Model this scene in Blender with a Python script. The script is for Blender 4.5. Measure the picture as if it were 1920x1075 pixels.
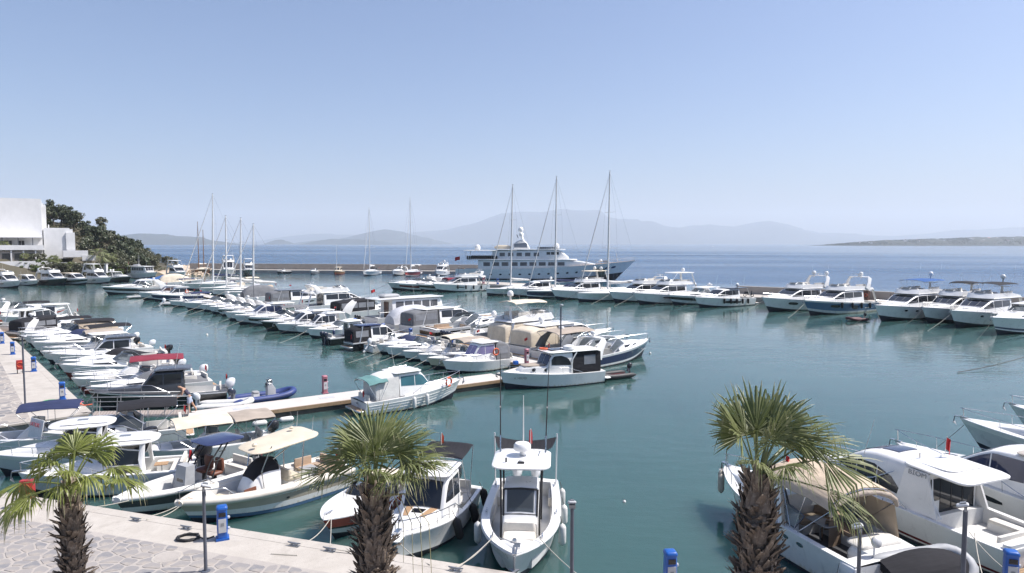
import bpy, math, random
from math import sin, cos, pi, radians, sqrt, atan2, hypot
from mathutils import Vector, Matrix, noise

for o in list(bpy.data.objects):
    bpy.data.objects.remove(o)
random.seed(7)
SC = bpy.context.scene
COL = SC.collection

# ------------------------------------------------------------------ camera
cam_data = bpy.data.cameras.new('camera')
cam_data.sensor_width = 36.0
cam_data.lens = 24.0
cam_data.clip_start = 0.1
cam_data.clip_end = 90000.0
cam = bpy.data.objects.new('camera', cam_data)
COL.objects.link(cam)
cam.location = (0.0, 0.0, 10.0)
cam.rotation_euler = (radians(90.0 - 3.576), 0.0, 0.0)
SC.camera = cam

# ------------------------------------------------------------------ sky and sun
SUN_EL, SUN_AZ = radians(55.0), radians(83.0)       # azimuth clockwise from +Y (the view direction)
world = bpy.data.worlds.new('World')
SC.world = world
world.use_nodes = True
wn, wl = world.node_tree.nodes, world.node_tree.links
wn.clear()
sky = wn.new('ShaderNodeTexSky')
sky.sky_type = 'NISHITA'
sky.sun_disc = False
sky.sun_elevation = SUN_EL
sky.sun_rotation = SUN_AZ
sky.altitude = 0.0
sky.air_density = 1.0
sky.dust_density = 2.2
sky.ozone_density = 6.5
bg = wn.new('ShaderNodeBackground')
bg.inputs['Strength'].default_value = 0.112
wo = wn.new('ShaderNodeOutputWorld')
wb = wn.new('ShaderNodeMix'); wb.data_type = 'RGBA'; wb.blend_type = 'MULTIPLY'; wb.inputs[0].default_value = 1.0; wb.inputs[7].default_value = (1.02, 0.95, 0.96, 1)   # warm summer white balance
wl.new(sky.outputs[0], wb.inputs[6]); wl.new(wb.outputs[2], bg.inputs[0])
wl.new(bg.outputs[0], wo.inputs[0])

sun_data = bpy.data.lights.new('sun', 'SUN')
sun_data.energy = 4.7
sun_data.angle = radians(0.5)
sun_data.color = (1.0, 0.95, 0.90)
sun = bpy.data.objects.new('sun', sun_data)
COL.objects.link(sun)
sdir = Vector((sin(SUN_AZ) * cos(SUN_EL), cos(SUN_AZ) * cos(SUN_EL), sin(SUN_EL)))
sun.rotation_euler = (-sdir).to_track_quat('-Z', 'Y').to_euler()
sun.location = (60, 0, 90)

vs = SC.view_settings
vs.view_transform = 'Standard'
vs.look = 'None'
vs.exposure = 0.52
vs.gamma = 1.0
vs.use_curve_mapping = False
SC.render.engine = 'CYCLES'
SC.cycles.use_denoising = True
SC.cycles.max_bounces = 8
SC.cycles.diffuse_bounces = 3
SC.cycles.glossy_bounces = 3
SC.cycles.transmission_bounces = 4
SC.cycles.transparent_max_bounces = 8
SC.cycles.volume_bounces = 2
SC.cycles.caustics_reflective = False
SC.cycles.caustics_refractive = False
SC.cycles.sample_clamp_indirect = 4.0

# ------------------------------------------------------------------ materials
M = {}
def nmat(name):
    m = bpy.data.materials.new(name)
    m.use_nodes = True
    nt = m.node_tree
    return m, nt, nt.nodes['Principled BSDF']
def noise_node(nt, scale, detail=3.0, rough=0.55, coord='Object', stretch=None):
    tc = nt.nodes.new('ShaderNodeTexCoord')
    n = nt.nodes.new('ShaderNodeTexNoise')
    n.inputs['Scale'].default_value = scale
    n.inputs['Detail'].default_value = detail
    n.inputs['Roughness'].default_value = rough
    src = tc.outputs[coord]
    if coord == 'World':
        pass
    if stretch:
        mp = nt.nodes.new('ShaderNodeMapping')
        mp.inputs['Scale'].default_value = stretch
        nt.links.new(src, mp.inputs[0]); src = mp.outputs[0]
    nt.links.new(src, n.inputs['Vector'])
    return n
def mix_col(nt, fac, c1, c2):
    mx = nt.nodes.new('ShaderNodeMix')
    mx.data_type = 'RGBA'
    if hasattr(fac, 'links'): nt.links.new(fac, mx.inputs[0])
    else: mx.inputs[0].default_value = fac
    for i, c in ((6, c1), (7, c2)):
        if hasattr(c, 'links'): nt.links.new(c, mx.inputs[i])
        else: mx.inputs[i].default_value = (*c, 1.0)
    return mx.outputs[2]
def ramp(nt, fac, a, b):
    r = nt.nodes.new('ShaderNodeMapRange')
    r.inputs[1].default_value = a; r.inputs[2].default_value = b
    nt.links.new(fac, r.inputs[0])
    return r.outputs[0]
def plain(name, col, rough=0.4, var=0.12, scale=3.0, metal=0.0, bump=0.0, bscale=40.0, coat=0.0, spec=0.5, rnd=0.06):
    """colour with uneven wear, a little per-object variation and fine relief"""
    m, nt, b = nmat(name)
    n = noise_node(nt, scale, 4.0, 0.6)
    dark = tuple(c * (1.0 - var) for c in col); lite = tuple(min(1.0, c * (1.0 + var * 0.5)) for c in col)
    out = mix_col(nt, ramp(nt, n.outputs[0], 0.35, 0.65), dark, lite)
    if rnd:
        oi = nt.nodes.new('ShaderNodeObjectInfo')
        hs = nt.nodes.new('ShaderNodeHueSaturation')
        mr = nt.nodes.new('ShaderNodeMapRange')
        mr.inputs[3].default_value = 1.0 - rnd; mr.inputs[4].default_value = 1.0 + rnd * 0.4
        nt.links.new(oi.outputs['Random'], mr.inputs[0])
        nt.links.new(mr.outputs[0], hs.inputs['Value'])
        nt.links.new(out, hs.inputs['Color']); out = hs.outputs[0]
    if name in ('white', 'greyside', 'cream'):      # yellowed scum line just above the water and faint run-off streaks
        tc = nt.nodes.new('ShaderNodeTexCoord'); sz = nt.nodes.new('ShaderNodeSeparateXYZ'); nt.links.new(tc.outputs['Object'], sz.inputs[0])
        st = noise_node(nt, 5.0, 3.0, 0.6, stretch=(1.5, 1.5, 0.12)); ad = nt.nodes.new('ShaderNodeMath'); ad.operation = 'MULTIPLY_ADD'; ad.inputs[1].default_value = 0.5
        nt.links.new(st.outputs[0], ad.inputs[0]); nt.links.new(sz.outputs[2], ad.inputs[2])
        out = mix_col(nt, ramp(nt, ad.outputs[0], 0.45, 0.30), out, tuple(c * k for c, k in zip(col, (0.72, 0.66, 0.50))))
        out = mix_col(nt, ramp(nt, st.outputs[0], 0.60, 0.95), out, tuple(c * 0.72 for c in col))
    nt.links.new(out, b.inputs['Base Color'])
    mr2 = nt.nodes.new('ShaderNodeMapRange')
    mr2.inputs[3].default_value = max(0.02, rough * 0.8); mr2.inputs[4].default_value = min(1.0, rough * 1.25)
    nt.links.new(n.outputs[0], mr2.inputs[0])
    nt.links.new(mr2.outputs[0], b.inputs['Roughness'])
    b.inputs['Metallic'].default_value = metal
    b.inputs['Specular IOR Level'].default_value = spec
    if coat:
        b.inputs['Coat Weight'].default_value = coat
        b.inputs['Coat Roughness'].default_value = 0.08
    if bump:
        n2 = noise_node(nt, bscale, 3.0, 0.6)
        bp = nt.nodes.new('ShaderNodeBump')
        bp.inputs['Strength'].default_value = bump
        bp.inputs['Distance'].default_value = 0.02
        nt.links.new(n2.outputs[0], bp.inputs['Height'])
        nt.links.new(bp.outputs[0], b.inputs['Normal'])
    M[name] = m
    return m
# gelcoat and paint
plain('white', (0.80, 0.795, 0.775), 0.28, 0.06, 1.2, coat=0.25, rnd=0.08)
plain('white2', (0.71, 0.705, 0.68), 0.4, 0.10, 1.6, rnd=0.10)
plain('cream', (0.64, 0.56, 0.43), 0.45, 0.08, 2.0)
plain('taupe', (0.50, 0.45, 0.39), 0.6, 0.1, 3.0)
plain('greyside', (0.64, 0.655, 0.65), 0.28, 0.07, 1.2, coat=0.2)
plain('deck', (0.69, 0.685, 0.66), 0.55, 0.12, 2.5, bump=0.15, bscale=90)
plain('dark_deck', (0.07, 0.072, 0.078), 0.45, 0.15, 2.5)
plain('charcoal', (0.055, 0.058, 0.065), 0.25, 0.12, 2.0, coat=0.3)
plain('navy_gel', (0.028, 0.038, 0.10), 0.2, 0.1, 2.0, coat=0.5)
plain('black_gel', (0.016, 0.017, 0.020), 0.16, 0.15, 2.0, coat=0.5)
plain('slate_gel', (0.16, 0.18, 0.21), 0.3, 0.1, 2.0)
plain('grey_gel', (0.20, 0.21, 0.22), 0.3, 0.1, 2.0)
plain('blue_gel', (0.075, 0.15, 0.27), 0.2, 0.08, 2.0, coat=0.5)
plain('maroon_gel', (0.15, 0.025, 0.03), 0.25, 0.1, 2.0, coat=0.3)
plain('red_gel', (0.52, 0.07, 0.045), 0.3, 0.1, 2.0, coat=0.3)
plain('green_gel', (0.02, 0.05, 0.045), 0.25, 0.1, 2.0, coat=0.3)
plain('tan_gel', (0.44, 0.39, 0.31), 0.35, 0.1, 2.0, coat=0.2)
plain('antifoul', (0.02, 0.025, 0.04), 0.7, 0.35, 3.0)
plain('antifoul_red', (0.16, 0.03, 0.025), 0.7, 0.35, 3.0)
plain('boat_wood', (0.22, 0.115, 0.055), 0.45, 0.3, 5.0)
plain('rubber', (0.02, 0.02, 0.021), 0.7, 0.2, 6.0)
plain('rib_grey', (0.36, 0.37, 0.38), 0.55, 0.1, 4.0)
plain('rib_cream', (0.72, 0.67, 0.58), 0.5, 0.08, 4.0)
plain('rib_blue', (0.03, 0.055, 0.19), 0.5, 0.12, 4.0)
plain('rib_black', (0.028, 0.028, 0.03), 0.55, 0.12, 4.0)
plain('rib_maroon', (0.10, 0.03, 0.035), 0.55, 0.12, 4.0)
plain('motor_black', (0.022, 0.023, 0.027), 0.25, 0.1, 4.0, coat=0.3)
plain('motor_navy', (0.025, 0.032, 0.055), 0.25, 0.1, 4.0, coat=0.3)
plain('motor_white', (0.72, 0.73, 0.74), 0.3, 0.06, 4.0, coat=0.3)
plain('steel', (0.62, 0.63, 0.64), 0.25, 0.1, 6.0, metal=1.0)
plain('galvanised', (0.34, 0.35, 0.36), 0.5, 0.15, 6.0, metal=0.6)
plain('mast_alloy', (0.70, 0.70, 0.69), 0.45, 0.1, 2.0)
plain('white_seat', (0.66, 0.63, 0.57), 0.6, 0.08, 4.0, bump=0.2, bscale=25)
plain('tan_seat', (0.42, 0.31, 0.22), 0.6, 0.1, 4.0, bump=0.2, bscale=25)
plain('brown_seat', (0.16, 0.055, 0.03), 0.5, 0.1, 4.0)
plain('grey_seat', (0.34, 0.34, 0.34), 0.6, 0.1, 4.0)
plain('life_orange', (0.62, 0.11, 0.04), 0.6, 0.1, 8.0)
plain('yellow_buoy', (0.55, 0.33, 0.06), 0.6, 0.15, 8.0)
plain('fender_white', (0.68, 0.67, 0.64), 0.5, 0.12, 6.0)
plain('fender_beige', (0.47, 0.42, 0.34), 0.6, 0.15, 6.0)
plain('rope', (0.50, 0.47, 0.40), 0.85, 0.2, 30.0)
plain('rope_dark', (0.10, 0.095, 0.085), 0.85, 0.2, 30.0)
plain('flag_red', (0.46, 0.018, 0.022), 0.75, 0.15, 8.0)
plain('flag_white', (0.7, 0.7, 0.7), 0.75, 0.1, 8.0)
plain('box_blue', (0.012, 0.10, 0.40), 0.35, 0.15, 4.0)
plain('box_pink', (0.42, 0.16, 0.20), 0.45, 0.15, 4.0)
plain('box_red', (0.42, 0.03, 0.03), 0.4, 0.15, 4.0)
plain('panel_grey', (0.5, 0.51, 0.52), 0.5, 0.12, 5.0)
plain('pole_paint', (0.09, 0.10, 0.125), 0.45, 0.12, 4.0)
plain('print_dark', (0.03, 0.03, 0.035), 0.6, 0.1, 5.0)
plain('print_grey', (0.25, 0.26, 0.27), 0.6, 0.1, 5.0)
plain('print_red', (0.45, 0.03, 0.04), 0.6, 0.1, 5.0)
plain('print_blue', (0.03, 0.06, 0.25), 0.6, 0.1, 5.0)
plain('skin', (0.46, 0.27, 0.18), 0.6, 0.08, 6.0)
plain('hair', (0.05, 0.035, 0.025), 0.8, 0.2, 20.0)
plain('vest', (0.07, 0.065, 0.10), 0.85, 0.15, 12.0)
plain('shorts', (0.42, 0.47, 0.58), 0.85, 0.15, 12.0)
plain('house_white', (0.76, 0.755, 0.75), 0.75, 0.05, 0.5)
plain('shutter', (0.12, 0.13, 0.15), 0.4, 0.1, 3.0)
plain('water_bottle_green', (0.08, 0.32, 0.12), 0.6, 0.1, 6.0)
plain('hose_pink', (0.62, 0.10, 0.22), 0.6, 0.1, 6.0)
plain('hose_orange', (0.72, 0.13, 0.05), 0.6, 0.1, 6.0)
plain('cable', (0.035, 0.035, 0.037), 0.7, 0.2, 20.0)

def canvas(name, col, rough=0.85):
    m, nt, b = nmat(name)
    n = noise_node(nt, 1.6, 4.0, 0.6)
    w = noise_node(nt, 3.5, 2.0, 0.5, stretch=(0.4, 2.2, 1.0))
    out = mix_col(nt, ramp(nt, n.outputs[0], 0.35, 0.68), tuple(c * 0.84 for c in col), tuple(min(1, c * 1.06) for c in col))
    nt.links.new(out, b.inputs['Base Color'])
    b.inputs['Roughness'].default_value = rough
    b.inputs['Specular IOR Level'].default_value = 0.25
    bp = nt.nodes.new('ShaderNodeBump')
    bp.inputs['Strength'].default_value = 0.5; bp.inputs['Distance'].default_value = 0.06
    nt.links.new(w.outputs[0], bp.inputs['Height']); nt.links.new(bp.outputs[0], b.inputs['Normal'])
    M[name] = m
canvas('canvas_grey', (0.17, 0.175, 0.185)); canvas('canvas_pale', (0.52, 0.53, 0.56)); canvas('canvas_black', (0.022, 0.022, 0.026))
canvas('canvas_navy', (0.03, 0.04, 0.095)); canvas('canvas_blue', (0.04, 0.11, 0.30)); canvas('canvas_cream', (0.66, 0.58, 0.46))
canvas('canvas_tan', (0.53, 0.43, 0.32)); canvas('canvas_taupe', (0.38, 0.325, 0.27)); canvas('canvas_maroon', (0.22, 0.035, 0.055))
canvas('canvas_teal', (0.13, 0.26, 0.255)); canvas('canvas_white', (0.68, 0.67, 0.64)); canvas('white_cover', (0.66, 0.65, 0.62))
M['pad_tan'] = M['canvas_tan']

def glassy(name, col, rough=0.05, spec=0.6):
    m, nt, b = nmat(name)
    n = noise_node(nt, 0.8, 2.0, 0.5)
    out = mix_col(nt, n.outputs[0], tuple(c * 0.6 for c in col), tuple(c * 1.4 for c in col))
    nt.links.new(out, b.inputs['Base Color'])
    b.inputs['Roughness'].default_value = rough
    b.inputs['Specular IOR Level'].default_value = spec
    M[name] = m
glassy('glass', (0.018, 0.021, 0.026)); glassy('navyglass', (0.025, 0.034, 0.075)); glassy('brownglass', (0.09, 0.045, 0.035), 0.1)
glassy('greyglass', (0.10, 0.105, 0.12), 0.12); glassy('lilac', (0.20, 0.18, 0.33), 0.35); glassy('blackglass', (0.012, 0.013, 0.018))
glassy('solar', (0.025, 0.032, 0.06), 0.12); glassy('tealglass', (0.05, 0.16, 0.20), 0.08); glassy('house_glass', (0.05, 0.055, 0.06), 0.1)

def clear(name, tint, alpha):
    m, nt, b = nmat(name)
    tr = nt.nodes.new('ShaderNodeBsdfTransparent'); tr.inputs[0].default_value = (*tint, 1)
    b.inputs['Base Color'].default_value = (*[c * 0.5 for c in tint], 1)
    n = noise_node(nt, 3.0); nt.links.new(ramp(nt, n.outputs[0], -2.0, 12.0), b.inputs['Roughness'])
    mx = nt.nodes.new('ShaderNodeMixShader'); mx.inputs[0].default_value = alpha
    nt.links.new(tr.outputs[0], mx.inputs[1]); nt.links.new(b.outputs[0], mx.inputs[2])
    nt.links.new(mx.outputs[0], nt.nodes['Material Output'].inputs[0])
    M[name] = m
clear('screen', (0.62, 0.70, 0.72), 0.30); clear('screen_dark', (0.30, 0.34, 0.37), 0.45); clear('vinyl', (0.8, 0.8, 0.8), 0.45)

def planked(name, c1, c2, width, axis=1, rough=0.6):
    """wood laid in narrow strips along the boat"""
    m, nt, b = nmat(name)
    tc = nt.nodes.new('ShaderNodeTexCoord'); sx = nt.nodes.new('ShaderNodeSeparateXYZ')
    nt.links.new(tc.outputs['Object'], sx.inputs[0])
    ml = nt.nodes.new('ShaderNodeMath'); ml.operation = 'MULTIPLY'; ml.inputs[1].default_value = 1.0 / width
    nt.links.new(sx.outputs[axis], ml.inputs[0])
    fr = nt.nodes.new('ShaderNodeMath'); fr.operation = 'FRACT'; nt.links.new(ml.outputs[0], fr.inputs[0])
    gt = nt.nodes.new('ShaderNodeMath'); gt.operation = 'GREATER_THAN'; gt.inputs[1].default_value = 0.1
    nt.links.new(fr.outputs[0], gt.inputs[0])
    n = noise_node(nt, 5.0, 4.0, 0.6, stretch=(0.3, 2, 1))
    base = mix_col(nt, n.outputs[0], c1, c2)
    out = mix_col(nt, gt.outputs[0], tuple(c * 0.25 for c in c1), base)
    nt.links.new(out, b.inputs['Base Color']); b.inputs['Roughness'].default_value = rough
    M[name] = m
planked('teak', (0.36, 0.22, 0.12), (0.47, 0.31, 0.18), 0.055)
planked('ramp_boards', (0.30, 0.25, 0.22), (0.38, 0.33, 0.29), 0.14, axis=0)

def mineral(name, c1, c2, c3, s1, s2, rough=0.85, bump=0.3, stain=None):
    m, nt, b = nmat(name)
    n1 = noise_node(nt, s1, 5.0, 0.65); n2 = noise_node(nt, s2, 3.0, 0.6)
    a = mix_col(nt, ramp(nt, n1.outputs[0], 0.3, 0.7), c1, c2)
    a = mix_col(nt, ramp(nt, n2.outputs[0], 0.55, 0.8), a, c3)
    if stain:
        n4 = noise_node(nt, 0.55, 4.0, 0.7)
        a = mix_col(nt, ramp(nt, n4.outputs[0], 0.56, 0.72), a, stain)
    nt.links.new(a, b.inputs['Base Color']); b.inputs['Roughness'].default_value = rough
    n3 = noise_node(nt, s2 * 3, 4.0, 0.6)
    bp = nt.nodes.new('ShaderNodeBump'); bp.inputs['Strength'].default_value = bump; bp.inputs['Distance'].default_value = 0.02
    nt.links.new(n3.outputs[0], bp.inputs['Height']); nt.links.new(bp.outputs[0], b.inputs['Normal'])
    M[name] = m
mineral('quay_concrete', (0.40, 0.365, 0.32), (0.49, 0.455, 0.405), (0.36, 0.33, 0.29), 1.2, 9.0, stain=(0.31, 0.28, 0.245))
mineral('mortar', (0.35, 0.32, 0.29), (0.41, 0.375, 0.34), (0.30, 0.275, 0.25), 2.0, 14.0)
mineral('float_deck', (0.50, 0.46, 0.42), (0.58, 0.545, 0.50), (0.45, 0.41, 0.37), 1.5, 12.0)
mineral('timber', (0.30, 0.20, 0.115), (0.40, 0.28, 0.17), (0.16, 0.11, 0.07), 2.0, 8.0)
mineral('float_side', (0.08, 0.07, 0.06), (0.14, 0.12, 0.10), (0.05, 0.06, 0.05), 2.0, 8.0)
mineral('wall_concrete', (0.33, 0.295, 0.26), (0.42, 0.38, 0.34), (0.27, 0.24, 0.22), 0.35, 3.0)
mineral('sand_rock', (0.42, 0.33, 0.24), (0.55, 0.45, 0.34), (0.30, 0.23, 0.17), 0.12, 0.7)
mineral('house_stone', (0.34, 0.31, 0.28), (0.42, 0.38, 0.34), (0.27, 0.25, 0.23), 0.8, 3.0)
mineral('soil', (0.06, 0.055, 0.036), (0.10, 0.085, 0.055), (0.05, 0.06, 0.03), 0.08, 0.5)
mineral('far_land', (0.022, 0.034, 0.03), (0.042, 0.052, 0.045), (0.06, 0.065, 0.058), 0.0012, 0.006, bump=0.0)
mineral('near_land', (0.025, 0.035, 0.025), (0.05, 0.055, 0.042), (0.12, 0.10, 0.08), 0.006, 0.03, bump=0.0)
# crazy paving where the stones are too small to tell apart
def paving_far():
    m, nt, b = nmat('paving_far')
    tc = nt.nodes.new('ShaderNodeTexCoord')
    vo = nt.nodes.new('ShaderNodeTexVoronoi'); vo.inputs['Scale'].default_value = 1.9
    vd = nt.nodes.new('ShaderNodeTexVoronoi'); vd.feature = 'DISTANCE_TO_EDGE'; vd.inputs['Scale'].default_value = 1.9
    nt.links.new(tc.outputs['Object'], vo.inputs['Vector']); nt.links.new(tc.outputs['Object'], vd.inputs['Vector'])
    sx = nt.nodes.new('ShaderNodeSeparateColor'); nt.links.new(vo.outputs['Color'], sx.inputs[0])
    st = mix_col(nt, sx.outputs[0], (0.17, 0.17, 0.18), (0.36, 0.32, 0.28))
    out = mix_col(nt, ramp(nt, vd.outputs[0], 0.03, 0.07), (0.43, 0.39, 0.34), st)
    nt.links.new(out, b.inputs['Base Color']); b.inputs['Roughness'].default_value = 0.85
    M['paving_far'] = m
paving_far()
def stone_mat():
    m, nt, b = nmat('paving_stone')
    oi = nt.nodes.new('ShaderNodeObjectInfo')
    n = noise_node(nt, 4.5, 6.0, 0.7); n2 = noise_node(nt, 1.3, 3.0, 0.6)
    a = mix_col(nt, oi.outputs['Random'], (0.19, 0.19, 0.20), (0.31, 0.285, 0.265))
    a = mix_col(nt, ramp(nt, n.outputs[0], 0.40, 0.72), a, (0.29, 0.27, 0.255))
    a = mix_col(nt, ramp(nt, n2.outputs[0], 0.5, 0.75), a, (0.40, 0.35, 0.295))
    nt.links.new(a, b.inputs['Base Color']); b.inputs['Roughness'].default_value = 0.8
    bp = nt.nodes.new('ShaderNodeBump'); bp.inputs['Strength'].default_value = 0.5; bp.inputs['Distance'].default_value = 0.02
    nt.links.new(n.outputs[0], bp.inputs['Height']); nt.links.new(bp.outputs[0], b.inputs['Normal'])
    M['paving_stone'] = m
stone_mat()
def leafy(name, c1, c2, c3, trans=0.25, scale=6.0, rough=0.45):
    m, nt, b = nmat(name)
    n = noise_node(nt, scale, 3.0, 0.6)
    oi = nt.nodes.new('ShaderNodeObjectInfo')
    a = mix_col(nt, oi.outputs['Random'], c1, c2)
    a = mix_col(nt, ramp(nt, n.outputs[0], 0.45, 0.75), a, c3)
    nt.links.new(a, b.inputs['Base Color']); b.inputs['Roughness'].default_value = rough
    tl = nt.nodes.new('ShaderNodeBsdfTranslucent'); nt.links.new(a, tl.inputs[0])
    mx = nt.nodes.new('ShaderNodeMixShader'); mx.inputs[0].default_value = trans
    nt.links.new(b.outputs[0], mx.inputs[1]); nt.links.new(tl.outputs[0], mx.inputs[2])
    nt.links.new(mx.outputs[0], nt.nodes['Material Output'].inputs[0])
    M[name] = m
leafy('palm_leaf', (0.13, 0.16, 0.055), (0.19, 0.215, 0.08), (0.27, 0.28, 0.14), 0.3)
leafy('palm_leaf_bright', (0.16, 0.195, 0.04), (0.22, 0.25, 0.055), (0.27, 0.29, 0.10), 0.3)
leafy('palm_tip', (0.30, 0.28, 0.15), (0.36, 0.33, 0.18), (0.40, 0.37, 0.24), 0.2)
leafy('pine', (0.04, 0.055, 0.025), (0.07, 0.085, 0.04), (0.10, 0.11, 0.055), 0.15, 0.6)
leafy('olive', (0.085, 0.095, 0.055), (0.12, 0.125, 0.07), (0.15, 0.145, 0.085), 0.2, 0.6)
leafy('scrub', (0.05, 0.06, 0.024), (0.085, 0.085, 0.036), (0.10, 0.085, 0.045), 0.15, 0.4)
leafy('shrub_green', (0.06, 0.10, 0.02), (0.10, 0.14, 0.03), (0.13, 0.16, 0.05), 0.25, 1.0)
mineral('dead_leaf', (0.115, 0.085, 0.062), (0.25, 0.195, 0.15), (0.44, 0.37, 0.29), 6.0, 18.0)
mineral('bark', (0.09, 0.07, 0.05), (0.15, 0.12, 0.09), (0.20, 0.16, 0.12), 3.0, 12.0)

def sea():
    m, nt, b = nmat('sea_water')
    geo = nt.nodes.new('ShaderNodeNewGeometry')
    sx = nt.nodes.new('ShaderNodeSeparateXYZ'); nt.links.new(geo.outputs['Position'], sx.inputs[0])
    def math(op, a, c, cl=False):
        k = nt.nodes.new('ShaderNodeMath'); k.operation = op; k.use_clamp = cl
        for i, v in enumerate((a, c)):
            if hasattr(v, 'links'): nt.links.new(v, k.inputs[i])
            else: k.inputs[i].default_value = v
        return k.outputs[0]
    def nz(sc, det, stretch, rough=0.55):
        mp = nt.nodes.new('ShaderNodeMapping'); mp.inputs['Scale'].default_value = stretch
        mp.inputs['Rotation'].default_value = (0, 0, 0.25)
        nt.links.new(geo.outputs['Position'], mp.inputs[0])
        n = nt.nodes.new('ShaderNodeTexNoise'); n.inputs['Scale'].default_value = sc
        n.inputs['Detail'].default_value = det; n.inputs['Roughness'].default_value = rough
        nt.links.new(mp.outputs[0], n.inputs['Vector'])
        return n.outputs[0]
    # open water beyond the breakwater is rougher than the sheltered basin
    dist = math('ADD', math('MULTIPLY', sx.outputs[0], 0.55), math('MULTIPLY', sx.outputs[1], 0.83))
    openw = ramp(nt, dist, 128.0, 175.0)
    slick = ramp(nt, nz(0.007, 5.0, (0.28, 1.0, 1.0), 0.6), 0.30, 0.75)     # calm streaks and ruffled bands
    calm = ramp(nt, math('ADD', sx.outputs[1], math('MULTIPLY', sx.outputs[0], 2.6)), 1000.0, 2000.0)      # glassy water far out
    slick = math('MULTIPLY', slick, math('SUBTRACT', 1.0, calm)); lull = math('SUBTRACT', 1.0, math('MULTIPLY', calm, 0.85))
    wind = math('ADD', math('MULTIPLY', openw, math('ADD', 0.7, math('MULTIPLY', slick, 2.6))), 0.42)
    gust = ramp(nt, nz(0.045, 3.0, (0.5, 1.3, 1)), 0.35, 0.68)
    basin = math('ADD', math('MULTIPLY', gust, 0.75), 0.45)
    h = math('ADD', math('MULTIPLY', nz(1.15, 3.0, (0.55, 1.3, 1.0)), 0.060), math('MULTIPLY', nz(4.2, 2.0, (0.7, 1.2, 1.0)), 0.012))
    h = math('ADD', h, math('MULTIPLY', nz(0.22, 2.0, (0.5, 1.2, 1.0)), 0.12))
    bp = nt.nodes.new('ShaderNodeBump'); bp.inputs['Distance'].default_value = 1.0
    nt.links.new(math('MULTIPLY', math('MULTIPLY', wind, lull), basin), bp.inputs['Strength'])
    nt.links.new(h, bp.inputs['Height']); nt.links.new(bp.outputs[0], b.inputs['Normal'])
    near = mix_col(nt, ramp(nt, nz(0.05, 3.0, (1, 1, 1)), 0.3, 0.7), (0.038, 0.084, 0.081), (0.048, 0.100, 0.093))
    col = mix_col(nt, openw, near, (0.018, 0.060, 0.125))
    nt.links.new(col, b.inputs['Base Color'])
    b.inputs['Roughness'].default_value = 0.06
    nt.links.new(math('ADD', math('MULTIPLY', math('MULTIPLY', openw, slick), 0.22), math('ADD', math('MULTIPLY', openw, 0.10), 0.045)), b.inputs['Roughness'])
    b.inputs['IOR'].default_value = 1.333
    b.subsurface_method = 'BURLEY'; b.inputs['Subsurface Weight'].default_value = 1.0      # turbid water: light spreads under the surface
    b.inputs['Subsurface Radius'].default_value = (0.8, 1.8, 1.8); b.inputs['Subsurface Scale'].default_value = 1.0
    M['sea_water'] = m
sea()
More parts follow.
